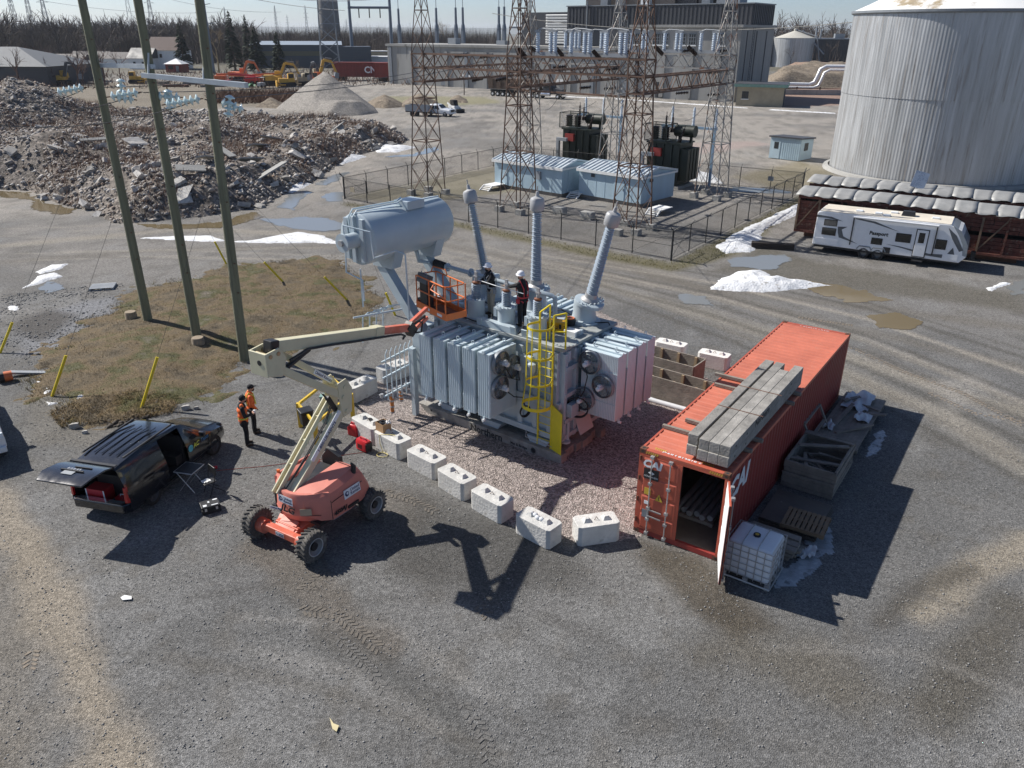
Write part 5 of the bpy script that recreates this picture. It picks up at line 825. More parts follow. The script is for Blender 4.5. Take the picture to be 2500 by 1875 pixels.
mb = MB(); mb.add([(-.185, -.25, .05), (.32, -.41, .03), (.32, -.41, 1.78), (-.185, -.25, 1.92), (-.18, -.235, .05), (.325, -.395, .03), (.325, -.395, 1.78), (-.18, -.235, 1.92)], [(0, 1, 2, 3), (7, 6, 5, 4), (0, 4, 5, 1), (1, 5, 6, 2), (2, 6, 7, 3), (3, 7, 4, 0)]); mb.build('hinged_plate', M_ladder, ld)
# timber mats below
M_mat = mat('mat_timber', (.3, .285, .26), .9, var=.4, vs=2.5, bump=.35, bs=18, rand=.18); M_ink = mat('black_stencil', (.03, .03, .03), .8)
wt = []
for k in range(8):
    a0, a1 = (-5.75, .36) if k == 0 else (-5.6+random.uniform(-.1, .15), .3+random.uniform(-.12, .15))
    mb = MB()
    if k == 0: mb.prism([(-5.95, 0, .33), (-5.5, 0, 0), (.36, 0, 0), (.36, 0, .33)], (0, .32, 0))
    else: mb.bx(a0, a1, 0, .3, 0, .3)
    lb = 'grey front timber mat with black lettering under the transformer' if k == 0 else ['', 'second', 'third', 'fourth', 'fifth', 'sixth', 'seventh', 'rearmost'][k]+' timber from the front of the mat under the transformer'
    t_ = mb.build('timber', M_mat, bevel=.012); t_.location = TL(0, -.42+.325*k, .01); t_.rotation_euler = (0, 0, TA); tag(t_, lb, 'timber', 'timber mats under the transformer'); wt.append(t_)
text('lettering', 'Northern', .36, M_ink, wt[0], plate((-2.75, -.004, .15), (1, 0, 0), (0, 0, 1)), bold=.008); text('small_lettering', 'Mat & Bridge', .13, M_ink, wt[0], plate((-1.35, -.004, .13), (1, 0, 0), (0, 0, 1)), bold=.003); mb = MB(); [mb.cyl((-.75+.1*math.cos(t), -.006, .15+.1*math.sin(t)), (-.75, -.006, .15), .014, n=4) for t in np.linspace(0, 6.28, 15)]; mb.build('emblem', M_ink, wt[0]); mb = MB(); mb.cyl((-5.3, -.005, .2), (-5.3, .02, .2), .04, n=10); mb.build('bolt_hole', M_ink, wt[0])
# ================================================================ BOOM LIFT
M_jor = mat('lift_orange', (.62, .13, .07), .5, var=.14, vs=1.5, spot=(.62, .2, .14), spots=1.2, spott=.5); M_jfade = mat('faded_orange', (.6, .2, .15), .55, var=.12, vs=2); M_cream = mat('lift_cream', (.62, .58, .4), .45, var=.1, vs=2, spot=(.45, .4, .28), spots=5, spott=.68); M_bask = mat('basket_orange', (.72, .17, .035), .45, var=.1); M_tyre = mat('muddy_tyre', (.09, .085, .078), .95, var=.4, vs=5, spot=(.2, .185, .16), spots=4, spott=.5); M_rim = mat('wheel_rim', (.2, .2, .2), .5, .3, var=.2); M_decal = mat('white_decal', (.75, .78, .8), .5, var=.08); M_navy = mat('navy_print', (.02, .04, .12), .5); M_blkp = mat('black_plastic', (.018, .018, .02), .5, var=.2)
M_galv2 = mat('rim_edge', (.55, .55, .55), .4, .4); LO = Vector((-5.42, 18.15, 0)); LA_ = R(58)
lf = thing('boom_lift', 'orange and cream articulated boom lift with its basket raised over the transformer', 'boom lift', LO, LA_)
def lugwheel(parent, x, y, r=.43, w=.34, side=1):
    e = bpy.data.objects.new('wheel', None); COL.objects.link(e); e.parent = parent; e.location = (x, y, r)
    mb = MB(); mb.lathe([(r*.55, -w/2), (r*.88, -w/2), (r*.95, -w*.38), (r*.95, w*.38), (r*.88, w/2), (r*.55, w/2)], (0, 0, 0), (0, 1, 0), n=28, caps=False); ty = mb.build('tyre', M_tyre, e, 40); mb = MB()
    for i in range(22):
        t = i*6.283/22; u = Vector((math.cos(t), 0, math.sin(t))); v = Vector((-math.sin(t), 0, math.cos(t)))
        for s in (-1, 1): mb.beam(u*r*.965+v*.0+Vector((0, .005*s, 0)), u*r*.94+v*.09+Vector((0, s*w*.5, 0)), .045, .05, u)
    mb.build('lugs', M_tyre, ty); mb = MB(); mb.lathe([(.03, -w*.2), (r*.3, -w*.22), (r*.45, -w*.3), (r*.56, -w*.46), (r*.6, -w*.48), (r*.58, w*.46), (0, w*.4)], (0, 0, 0), (0, side, 0), n=24, caps=False); mb.build('rim', M_rim, e, 35); mb = MB(); mb.cyl((0, -side*w*.36, 0), (0, -side*w*.1, 0), r*.26, n=14); mb.build('hub', M_blkp, e, 35); mb = MB(); mb.tube([(r*.57*math.cos(t), -side*w*.47, r*.57*math.sin(t)) for t in np.linspace(0, 6.283, 25)[:-1]], .016, 6, True); mb.build('rim_ring', M_galv2, e, 40); return e
for x, y in ((-1.17, -1.02), (-1.17, 1.02), (1.17, -1.02), (1.17, 1.02)): lugwheel(lf, x, y, side=1 if y < 0 else -1)
mb = MB(); mb.bx(-1.05, 1.05, -.42, .42, .42, .62); mb.prism([(-1.25, -.35, .35), (-.85, -.3, .6), (-.85, .3, .6), (-1.25, .35, .35)], (0, 0, .12)); mb.build('chassis', M_jor, lf, bevel=.02)
for x in (-1.2, 1.2): mb = MB(); mb.bx(x-.1, x+.1, -.72, .72, .36, .56); ax = mb.build('axle', M_jor, lf, bevel=.02); mb = MB(); mb.cyl((x, -.88, .43), (x, -.62, .43), .2, n=16); mb.cyl((x, .62, .43), (x, .88, .43), .2, n=16); mb.build('hub', M_jor, ax, 35)
mb = MB(); mb.prism([(-1.1, -.38, .52), (-.55, -.6, .74), (-.55, .6, .74), (-1.1, .38, .52)], (0, 0, .02)); mb.cyl((0, 0, .6), (0, 0, .76), .6, n=28); mb.build('turntable', M_jor, lf)
# tail and hoods
def arc(r, a0, a1, n, cx=0., cy=0., sy=1.): return [(cx+r*math.cos(a0+(a1-a0)*i/n), cy+r*sy*math.sin(a0+(a1-a0)*i/n)) for i in range(n+1)]
out = [(.9, 1.04), (0, 1.06), (-.35, 1.03)]+arc(.95, R(118), R(242), 10, -.02, 0, 1.02)+[(-.35, -1.03)]; inn = [(.9, .9), (0, .92), (-.3, .9)]+arc(.78, R(122), R(238), 10, -.02, 0, 1.03)+[(-.3, -.9)]
mb = MB(); n = len(out); V_ = []
for z, o_, i_ in ((.74, .93, 1), (.95, 1.02, 1), (1.0, 1., 1), (1.52, .97, 1.0), (1.56, .94, 1.02)): V_ += [(x*o_, y*o_, z) for x, y in out]+[(x*i_, y*i_, z) for x, y in inn]
F_ = []
for k in range(4):
    for i in range(n-1): a = k*2*n+i; F_ += [(a, a+1, a+1+2*n, a+2*n), (a+n, a+n+2*n, a+n+1+2*n, a+n+1)]
for i in range(n-1): F_ += [(8*n+i, 8*n+i+1, 9*n+i+1, 9*n+i), (i, n+i, n+i+1, i+1)]
mb.add(V_, F_); mb.build('tail_cowl', M_jfade, lf, 40)
def rr(x, y0, y1, z0, z1, c): return [(x, y0, z0), (x, y0, z1-c*1.4), (x, y0+c*.35, z1-c*.5), (x, y0+c, z1), (x, y1-c*.3, z1), (x, y1, z1-c*.3), (x, y1, z0)]
mb = MB(); mb.loft([rr(-.82, -.5, -.1, .95, 1.5, .12), rr(-.6, -.86, -.08, .8, 1.56, .2), rr(-.35, -1.04, -.08, .76, 1.62, .24), rr(.3, -1.06, -.1, .76, 1.68, .26), rr(.8, -1.02, -.12, .76, 1.72, .26), rr(1.0, -.98, -.14, .78, 1.6, .24), rr(1.3, -.84, -.18, .86, 1.1, .16)]); mb.build('engine_hood', M_jfade, lf, 22); [MB().beam(a, b, .012, .012).build('hood_seam', M_blkp, lf) for a, b in (((-.36, -1.045, .78), (-.36, -1.03, 1.35)), ((.78, -.82, 1.725), (.78, -.14, 1.735)), ((-.6, -.88, .98), (-.9, -.45, .98)), ((-.36, -1.06, 1.3), (.82, -1.045, 1.36)))]
mb = MB(); mb.loft([rr(-.4, .55, 1.02, .76, 1.5, .12), rr(.2, .5, 1.05, .76, 1.52, .14), rr(.9, .5, 1.0, .76, 1.48, .16), rr(1.15, .55, .9, .8, 1.2, .12)]); mb.build('control_hood', M_jfade, lf, 38)
mb = MB(); mb.bx(-.8, .92, -.12, .62, .76, 1.42); mb.build('well', M_blkp, lf); mb = MB(); mb.loft([[(.95, -.1, .8), (.95, -.1, 1.75), (.95, .3, 1.9), (.95, .55, 1.6), (.95, .55, .8)], [(1.1, -.1, .8), (1.1, -.1, 1.7), (1.1, .3, 1.8), (1.1, .55, 1.5), (1.1, .55, .8)]]); mb.build('hose_guard', M_blkp, lf)
mb = MB(); mb.bx(-.7, .8, -.9, .9, .68, .76); mb.build('turret_base', M_blkp, lf)
mb = MB(); mb.cyl((-.3, .95, 1.54), (-.3, .95, 1.64), .045, n=10); mb.build('beacon', M_bask, lf, 40); mb = MB(); mb.tube([(.72, -.85, 1.6), (.74, -.86, 1.8), (.68, -.84, 1.92)], [.07, .07, .03], 10); mb.build('exhaust', M_blkp, lf, 40)
mb = MB(); mb.bx(.2, .6, -1.1, -1.06, .82, .9); mb.build('hood_handle', M_blkp, lf); mb = MB(); mb.bx(-.2, .5, -.9, -.6, .6, .74); mb.build('tray', M_steel, lf)
def decal(parent, o, x, y, w, h, lines):
    """white sticker with printed lines; o its centre, x,y its axes"""
    M = plate(o, x, y); mb = MB(); mb.bx(-w/2, w/2, -h/2, h/2, 0, .004); mb.xf(M); d_ = mb.build('decal', M_decal, parent); X, Y = Vector(x).normalized(), Vector(y).normalized(); Z = X.cross(Y)
    for s, dx, dy, sz in lines: text('decal_text', s, sz, M_navy, d_, plate(Vector(o)+X*dx+Y*dy+Z*.006, X, Y), .001, bold=.002)
    return d_
def udecal(parent, o, x, y, w): 
    d_ = decal(parent, o, x, y, w, w*.42, [('United', w*.17, w*.075, w*.2), ('Rentals', w*.17, -w*.085, w*.2)]); X, Y = Vector(x).normalized(), Vector(y).normalized(); Z = X.cross(Y); mb = MB(); mb.cyl(Vector(o)-X*w*.32+Z*.003, Vector(o)-X*w*.32+Z*.007, w*.12, n=18); mb.build('emblem', M_navy, d_); mb = MB(); mb.cyl(Vector(o)-X*w*.29+Y*w*.02+Z*.006, Vector(o)-X*w*.29+Y*w*.02+Z*.009, w*.06, n=12); mb.build('emblem', M_decal, d_); return d_
udecal(lf, (-.985, -.02, 1.37), (0, -1, 0), (.06, 0, 1), .52); jt = text('maker_lettering', 'JLG', .27, M_blkp, lf, plate((-1.03, -.1, 1.13), (0, -1, 0), (.06, 0, 1)), .008, .25, 1.25, bold=.006)
udecal(lf, (.4, -1.068, 1.28), (1, 0, 0), (0, .12, 1), .62); text('model_lettering', '450AJ', .16, M_blkp, lf, plate((-.1, -1.08, .92), (1, 0, 0), (0, 0, 1)), .003, .3, 1.2, bold=.006)
udecal(lf, (-1.303, 0, .46), (0, -1, 0), (0, 0, 1), .3); decal(lf, (-.97, .35, .97), (0.2, -1, 0), (0, 0, 1), .5, .08, [('United Rentals', 0, 0, .07)])
mb = MB(); mb.bx(-.006, 0, -.15, .15, -.1, .1); o_ = mb.build('warning_plate', M_tan, lf); o_.location = (-.86, -.6, 1.12); o_.rotation_euler = (0, 0, R(38))
# booms
def bm2(name, a, b, w, h, m, y=.12, bev=.015): mb = MB(); mb.beam((a[0], y, a[1]), (b[0], y, b[1]), w, h, (0, 1, 0)) if False else mb.beam((a[0], y, a[1]), (b[0], y, b[1]), w, h); return mb.build(name, m, lf, bevel=bev)
EL = (1.42, 3.1); HD = (-.75, 5.15)
bm2('riser_boom', (-.85, 1.25), (EL[0], EL[1]), .2, .22, M_cream, .0); 
for y in (.26, .42): bm2('riser_link', (-.98, 1.45), (EL[0]-.22, EL[1]+.28), .05, .14, M_cream, y)
for t in (.3, .55, .8): mb = MB(); mb.beam((-.98+(EL[0]+.76)*t, .26, 1.45+(EL[1]-1.17)*t), (-.98+(EL[0]+.76)*t, .42, 1.45+(EL[1]-1.17)*t), .1, .05); mb.build('link_tie', M_cream, lf)
bm2('riser_side', (.0, 2.08), (EL[0]-.25, EL[1]-.0), .03, .14, M_decal, -.1); d_ = (Vector((EL[0], 0, EL[1]))-Vector((-.85, 0, 1.25))).normalized(); text('boom_lettering', '1-800-UR-RENTS', .13, M_navy, lf, plate((.6, -.118, 2.56), d_, (-d_.z, 0, d_.x)), .002, bold=.003)
mb = MB()
for y in (-.12, .42): mb.prism([(EL[0]-.12, y, EL[1]-.25), (EL[0]+.2, y, EL[1]-.2), (EL[0]+.28, y, EL[1]+.5), (EL[0]+.08, y, EL[1]+.85), (EL[0]-.25, y, EL[1]+.8), (EL[0]-.22, y, EL[1]+.2)], (0, .035, 0))
mb.build('elbow_plate', M_cream, lf, bevel=.005); 
for q in ((0, -.1), (-.08, .35), (0, .62)): mb = MB(); mb.cyl((EL[0]+q[0], -.15, EL[1]+q[1]), (EL[0]+q[0], .49, EL[1]+q[1]), .06, n=14); mb.build('pin', M_cream, lf, 40)
u1 = bm2('upper_link', (EL[0]-.05, EL[1]+.35), (HD[0]+.05, HD[1]-.12), .2, .2, M_cream, -.0); bm2('upper_link', (EL[0]-.02, EL[1]+.68), (HD[0]+.3, HD[1]+.2), .14, .16, M_cream, .3)
a_, b_ = Vector((EL[0]-.02, 0, EL[1]+.68)), Vector((HD[0]+.3, 0, HD[1]+.2)); dd = (a_-b_).normalized(); decal(lf, tuple(a_.lerp(b_, .22)+Vector((0, .225, 0))), dd, (-dd.z, 0, dd.x), .75, .13, [('United Rentals', .04, 0, .12)])
mb = MB(); mb.prism([(HD[0]-.32, -.14, HD[1]-.2), (HD[0]+.1, -.14, HD[1]-.35), (HD[0]+.3, -.14, HD[1]+.1), (HD[0]+.1, -.14, HD[1]+.42), (HD[0]-.32, -.14, HD[1]+.38)], (0, .05, 0)); mb.prism([(HD[0]-.32, .4, HD[1]-.2), (HD[0]+.1, .4, HD[1]-.35), (HD[0]+.3, .4, HD[1]+.1), (HD[0]+.1, .4, HD[1]+.42), (HD[0]-.32, .4, HD[1]+.38)], (0, .05, 0)); mb.bx(HD[0]-.35, HD[0]-.3, -.14, .45, HD[1]-.22, HD[1]+.38); mb.build('head_frame', M_cream, lf, bevel=.008)
for q in (-.2, .05): mb = MB(); mb.cyl((HD[0]+q, -.16, HD[1]+.28), (HD[0]+q, .47, HD[1]+.28), .055, n=14); mb.build('pin', mat('brass_pin', (.4, .33, .2), .4, .5), lf, 40)
mb = MB(); mb.cyl((HD[0]-.36, .1, HD[1]+.12), (HD[0]-.345, .1, HD[1]+.12), .07, n=12); mb.build('port', M_blkp, lf)
BA, BB, BC = (HD[0]+.1, 5.55), (3.2, 4.72), (4.6, 4.42)
bm2('main_boom', BA, BB, .26, .3, M_cream, .13, .02); mb = MB(); mb.beam((BA[0]-.14, .13, BA[1]+.025), (BA[0]+.12, .13, BA[1]-.02), .29, .33); mb.build('boom_cap', M_blkp, lf, bevel=.02)
bm2('fly_boom', (3.0, 4.78), BC, .19, .22, M_jor, .13); mb = MB(); mb.beam((2.95, .13, 4.78), (3.3, .13, 4.71), .3, .33); mb.build('boom_collar', M_cream, lf, bevel=.015)
mb = MB(); mb.cyl((-.35, .1, 4.85), (.5, .1, 5.1), .07, n=12); mb.cyl((.5, .1, 5.1), (1.0, .1, 5.24), .04, n=10); mb.build('lift_cylinder', M_blkp, lf, 40); mb = MB(); mb.beam((.95, .1, 3.55), (1.3, .1, 2.9), .12); mb.build('elbow_cylinder', M_blkp, lf, bevel=.02)
mb = MB(); mb.tube([(-.3, -.06, 5.1), (.3, -.07, 5.2), (1.2, -.05, 5.02), (2.2, -.05, 4.8), (3.4, -.03, 4.55), (4.0, -.03, 4.42), (4.2, .0, 4.3), (4.1, .02, 4.22)], .035, 7); mb.build('hose', M_blkp, lf, 40); mb = MB(); [mb.tube([(-.9+.1*k, .2+.05*k, 1.4), (0, .2+.05*k, 2.0), (.9, .2+.05*k, 2.75), (1.2, .2+.05*k, 3.2), (.9, .2+.05*k, 3.65)], .018, 5) for k in range(2)]; mb.build('hose', M_blkp, lf, 40)
JB = (5.45, 4.62); mb = MB(); mb.beam((BC[0]-.12, .13, BC[1]+.12), (BC[0]+.1, .13, BC[1]-.2), .26, .3); mb.tube([(BC[0]+.1, -.05, BC[1]+.2), (BC[0]+.35, -.08, BC[1]+.1), (BC[0]+.3, -.06, BC[1]-.2), (BC[0]+.05, -.04, BC[1]-.15)], .03, 6); mb.build('jib_joint', M_blkp, lf, bevel=.02)
for q, y in ((.12, .13), (-.18, .13)): bm2('jib_arm', (BC[0], BC[1]+q), (JB[0], JB[1]+q+.05), .12, .11, M_jor, y)
bm2('jib_cylinder', (BC[0]+.1, BC[1]+.02), (JB[0]-.1, JB[1]-.05), .07, .07, M_blkp, .13)
# basket
BO = lf.matrix_world if False else None; bw = TL(-4.45, -.62, 4.2); inv = Matrix.Translation(LO) @ Matrix.Rotation(LA_, 4, 'Z'); inv = inv.inverted(); bk = bpy.data.objects.new('basket', None); COL.objects.link(bk); bk.parent = lf; bk.location = inv @ bw; bk.rotation_euler = (0, 0, R(-53)-LA_)
mb = MB(); mb.bx(-.92, .92, -.4, .4, -.02, .02); mb.build('floor', M_bask, bk); mb = MB()
for y in (-.4, .38): mb.bx(-.92, .92, y, y+.02, .02, .2)
for x in (-.92, .9): mb.bx(x, x+.02, -.38, .38, .02, .2)
mb.build('toe_board', M_bask, bk); mb = MB(); mb.bx(-.5, .9, -.35, .35, .021, .03); mb.build('floor_mat', mat('dirty_floor', (.25, .09, .04), .9, var=.4), bk)
c = [(-.9, -.38), (.9, -.38), (.9, .38), (-.9, .38)]
for z in (1.08, .6): mb = MB(); mb.tube([(-.8, -.38, z), (.8, -.38, z), (.9, -.28, z), (.9, .28, z), (.8, .38, z), (-.8, .38, z), (-.9, .28, z), (-.9, -.28, z)], .024, 8, True); mb.build('rail', M_bask, bk, 40)
for x, y in c+[(-.1, -.38), (.35, -.38), (0, .38), (.45, .38), (-.45, .38)]: mb = MB(); mb.cyl((x*.985, y, .1), (x*.985, y, 1.08), .022, n=8); mb.build('upright', M_bask, bk, 40)
mb = MB(); mb.tube([(.2, -.38, 1.0), (.3, -.55, .9), (.8, -.55, .85), (.88, -.4, .7)], .02, 7); mb.tube([(-.9, .2, 1.08), (-.9, .3, 1.25), (-.3, .4, 1.25), (-.2, .4, 1.08)], .02, 7); mb.build('guard_bar', M_bask, bk, 40)
mb = MB(); mb.box((-.5, -.28, 1.02), (.62, .22, .3), Matrix.Rotation(R(-18), 3, 'X')); mb.bx(-.75, -.25, -.2, -.1, .45, .9); mb.build('console', mat('console_grey', (.06, .07, .08), .5), bk, bevel=.015); mb = MB(); mb.bx(-.72, -.28, -.36, -.1, .05, .88); mb.build('console_cover', M_blkp, bk, bevel=.01)
for x in (-.65, -.45, -.35): mb = MB(); mb.cyl((x, -.28, 1.15), (x, -.3, 1.26), .015, n=6); mb.build('joystick', M_roofg, bk)
for x in (-.2, .55): mb = MB(); mb.bx(x-.14, x+.14, -.412, -.402, .05, .13); mb.build('decal', M_decal, bk)
mb = MB(); mb.bx(.1, .9, -.02, .02, .02, .03); mb.build('floor_seam', M_blkp, bk); mb = MB(); mb.box((-.95, -.05, .05), (.3, .4, .35)); mb.cyl((-1.2, 0, -.05), (-.9, 0, -.05), .12, n=12); mb.build('rotator', M_blkp, bk, bevel=.02)
# ================================================================ PEOPLE
M_skin = mat('skin', (.5, .28, .19), .55, var=.08); M_cloth = mat('black_cloth', (.014, .015, .018), .9, var=.3, vs=9); M_hiv = mat('hi_vis_orange', (.85, .16, .03), .7, var=.15, vs=8); M_lime = mat('lime_tape', (.7, .75, .1), .5); M_khaki = mat('khaki_cloth', (.42, .37, .29), .85, var=.15, vs=8); M_hat = mat('white_hard_hat', (.85, .85, .87), .25, var=.03); M_boot = mat('work_boot', (.045, .03, .02), .8); M_redst = mat('red_strap', (.5, .03, .04), .6); M_beard = mat('dark_hair', (.02, .014, .01), .9)
def blob(name, mb, m, parent, vox=.016, sm=4):
    o = mb.build(name, m, parent, fix=False); q = o.modifiers.new('remesh', 'REMESH'); q.mode = 'VOXEL'; q.voxel_size = vox; q.use_smooth_shade = True; s = o.modifiers.new('smooth', 'SMOOTH'); s.iterations = sm; s.factor = .5; return o
def limb(mb, P, r, n=8):
    for i in range(len(P)-1): mb.cyl(P[i], P[i+1], r[i], r[i+1], n=n)
    for p, q in zip(P, r): mb.sph(p, q, 8, 6)
def person(label, loc, rz, top, legs, J, hat, vest=None, harness=None, lean=0., gaze=0., beard=True, hood=False):
    """J: wrists and elbows for left and right; all local x forward, y left"""
    t = thing('person', label, 'person', loc, rz); sh = 1.44; hx = lean
    hipL, hipR = Vector((0, .1, .93)), Vector((0, -.1, .93)); cx = hx*.6
    body = MB(); tor = [((0, 0, .95), .15, .12), ((cx*.5, 0, 1.12), .15, .115), ((cx, 0, 1.3), .175, .125), ((hx, 0, 1.42), .15, .1)]
    for c_, w_, d_ in tor: body.sph(c_, 1, 12, 8, (d_, w_, .13))
    limb(body, [Vector((hx, 0, 1.45)), Vector((hx+.02, 0, 1.58))], [.06, .055]); hd = Vector((hx+.05+gaze*.03, 0, 1.67)); body.sph(hd, 1, 14, 10, (.1, .08, .115)); body.sph(hd+Vector((.035, 0, -.06)), 1, 10, 8, (.06, .055, .055)); body.sph(hd+Vector((.1, 0, -.01)), 1, 8, 6, (.02, .014, .022))
    for s in (-1, 1): body.sph(hd+Vector((-.01, s*.08, -.005)), 1, 8, 6, (.02, .012, .03))
    A = {}
    for s, k in ((1, 'L'), (-1, 'R')):
        S = Vector((hx, s*.19, sh-.02)); E_, W_ = Vector(J['e'+k]), Vector(J['w'+k]); limb(body, [S, E_, W_], [.055, .042, .032]); A[k] = (S, E_, W_)
        hip, kn, an = (hipL if s > 0 else hipR), Vector(J.get('k'+k, (.03, s*.11, .5))), Vector(J.get('a'+k, (0, s*.12, .1))); limb(body, [hip, kn, an], [.085, .055, .042]); A['leg'+k] = (hip, kn, an)
        dv = (W_-E_).normalized(); dd_, e_, u_ = frame(dv); pal = W_+dv*.05; body.sph(pal, 1, 8, 6, (.04, .035, .03))
        for i in range(4): f0 = pal+dv*.03+e_*(.013*(i-1.5)*1.6); limb(body, [f0, f0+dv*(.03+.004*(i in (1, 2)))-u_*.008, f0+dv*.042-u_*.028], [.0095, .009, .008], 6)
        limb(body, [W_+dv*.02+e_*.03*s, W_+dv*.05+e_*.05*s-u_*.01, W_+dv*.075+e_*.045*s-u_*.02], [.011, .0105, .009], 6)
    blob('body', body, M_skin, t, .011, 3)
    mb = MB(); [mb.sph(hd+Vector((.088, s*.03, .01)), .009, 6, 5) for s in (-1, 1)]; mb.build('eyes', M_blkp, t)
    jk = MB()
    for c_, w_, d_ in tor[:1]+tor[1:]: jk.sph(c_, 1, 14, 8, (d_+.03, w_+.03, .15))
    if J.get('long'): jk.sph((0, 0, .82), 1, 14, 8, (.15, .185, .16))
    for k in 'LR': S, E_, W_ = A[k]; limb(jk, [S, E_, E_.lerp(W_, .93)], [.078, .06, .048])
    limb(jk, [Vector((hx-.01, 0, 1.47)), Vector((hx, 0, 1.54))], [.09, .075])
    if hood: jk.sph((hx-.09, 0, 1.5), 1, 10, 8, (.07, .11, .1))
    blob('jacket', jk, top, t, .018); tr_ = MB()
    for k in 'LR': h_, kn, an = A['leg'+k]; limb(tr_, [h_, kn, an.lerp(kn, .06)], [.112, .08, .072])
    tr_.sph((0, 0, .95), 1, 12, 8, (.14, .17, .12)); blob('trousers', tr_, legs, t, .018)
    for k in 'LR':
        an = A['leg'+k][2]; bt = MB(); limb(bt, [an+Vector((0, 0, .06)), an+Vector((-.01, 0, -.04)), an+Vector((.09, 0, -.055)), an+Vector((.17, 0, -.062))], [.055, .055, .046, .038]); blob('boot', bt, M_boot, t, .014, 2)
    if beard: mb = MB(); mb.sph(hd+Vector((.045, 0, -.07)), 1, 10, 8, (.062, .065, .058)); mb.build('beard', M_beard, t, 60)
    hm = MB()
    if hat == 'hard': hm.lathe([(.155, 0), (.125, .012), (.12, .06), (.095, .11), (.05, .135), (0, .14)], hd+Vector((0, 0, .035)), n=20, caps=False); hm.sph(hd+Vector((.1, 0, .05)), 1, 10, 6, (.08, .1, .012)); hm.build('hard_hat', M_hat, t, 45)
    elif hat == 'cap': hm.sph(hd+Vector((-.01, 0, .045)), 1, 14, 8, (.112, .095, .095)); hm.sph(hd+Vector((.11, 0, .05)), 1, 10, 6, (.075, .075, .013)); hm.build('cap', M_cloth, t, 45)
    else: hm.sph(hd+Vector((-.025, 0, .045)), 1, 14, 10, (.115, .1, .11)); hm.build('knit_hat', M_cloth, t, 45)
    if vest:
        v = MB(); [v.sph(c_, 1, 16, 10, (d_+.045, w_+.045, .16)) for c_, w_, d_ in (tor[0], tor[1], tor[2])]; [limb(v, [Vector((hx*.8, s*.13, 1.3)), Vector((hx, s*.12, 1.5))], [.08, .07]) for s in (-1, 1)]; blob('vest', v, M_hiv, t, .018)
        mb = MB(); mb.lathe([(.205, 0), (.21, .05)], (0, 0, 1.02), n=24, caps=False); mb.xf(Matrix.Identity(4)); o_ = mb.build('reflective_band', M_lime, t); o_.scale = (.83, 1.0, 1)
    if vest == 'tape' or harness == 'tape':
        for s in (-1, 1): mb = MB(); mb.tube([(hx-.12, s*.11, 1.1), (hx-.14, s*.11, 1.35), (hx-.02, s*.12, 1.55), (hx+.13, s*.11, 1.42), (hx*.7+.16, s*.1, 1.1)], .022, 6); mb.build('reflective_tape', M_lime, t, 40)
    elif harness:
        for s in (-1, 1): mb = MB(); mb.tube([(-.15, s*.1, 1.0), (hx*.6-.16, s*.1, 1.3), (hx-.02, s*.12, 1.56), (hx+.16, s*.1, 1.35), (.16, s*.09, 1.02)], .018, 5); mb.build('harness_strap', harness, t, 40); mb = MB(); mb.tube([(.0, s*.22, .95), (.14, s*.1, .82), (0, s*.02, .74), (-.13, s*.12, .86)], .018, 5, True); mb.build('leg_strap', harness, t, 40)
        mb = MB(); mb.lathe([(.2, 0), (.205, .05)], (0, 0, .98), n=20, caps=False); o_ = mb.build('belt', harness, t); o_.scale = (.88, 1.02, 1)
        mb = MB(); mb.bx(-.05, .05, .2, .28, .82, .98); mb.build('tool_pouch', harness, t, bevel=.01)
    return t
g = GG(604, 1086); person('person in black jacket and orange vest holding a cup beside the van', g, R(22), M_cloth, M_cloth, dict(eL=(.1, .27, 1.16), wL=(.3, .1, 1.14), eR=(.05, -.28, 1.16), wR=(.3, -.06, 1.12), long=1), 'knit', vest='plain', gaze=1)
g = GG(622, 1056); person('person in orange jacket with yellow stripes and black cap behind the one with the cup', g, R(24), M_hiv, M_cloth, dict(eL=(-.02, .27, 1.16), wL=(.08, .24, .94), eR=(.0, -.27, 1.16), wR=(.14, -.16, .98)), 'cap', harness='tape', gaze=1)
cup = MB(); cup.cyl((0, 0, 0), (0, 0, .1), .032, .04, 14); cup.cyl((0, 0, .1), (0, 0, .115), .042, .038, 14); cup.build('cup_tmp', M_hat); c_ = bpy.data.objects['cup_tmp']; c_.name = 'paper_cup'; c_.location = at(GG(604, 1086), R(22), .37, .02, gzf(GG(604, 1086))+1.1); tag(c_, 'white paper cup held by the person in the orange vest', 'cup')
person('person in black jacket and khaki trousers bending over the left small bushing', TL(-3.62, .98, 3.8), TA+R(-115), M_cloth, M_khaki, dict(eL=(.22, .2, 1.22), wL=(.42, .1, 1.2), eR=(.2, -.22, 1.2), wR=(.42, -.06, 1.24)), 'hard', harness=M_roofg, lean=.07)
person('person in black clothes and red harness reaching out across the middle small bushing', TL(-2.15, .78, 3.8), TA+R(176), M_cloth, M_cloth, dict(eL=(.38, .17, 1.3), wL=(.64, .12, 1.26), eR=(.05, -.28, 1.18), wR=(.24, -.22, 1.02)), 'hard', harness=M_redst, lean=.05)
mb = MB(); mb.tube([G(1166, 683, 5.1), G(1212, 698, 5.12), G(1278, 717, 5.0)], .012, 5); tag(mb.build('measuring_lead', M_decal), 'thin pale test lead stretched between the two workers on the transformer', 'cable')
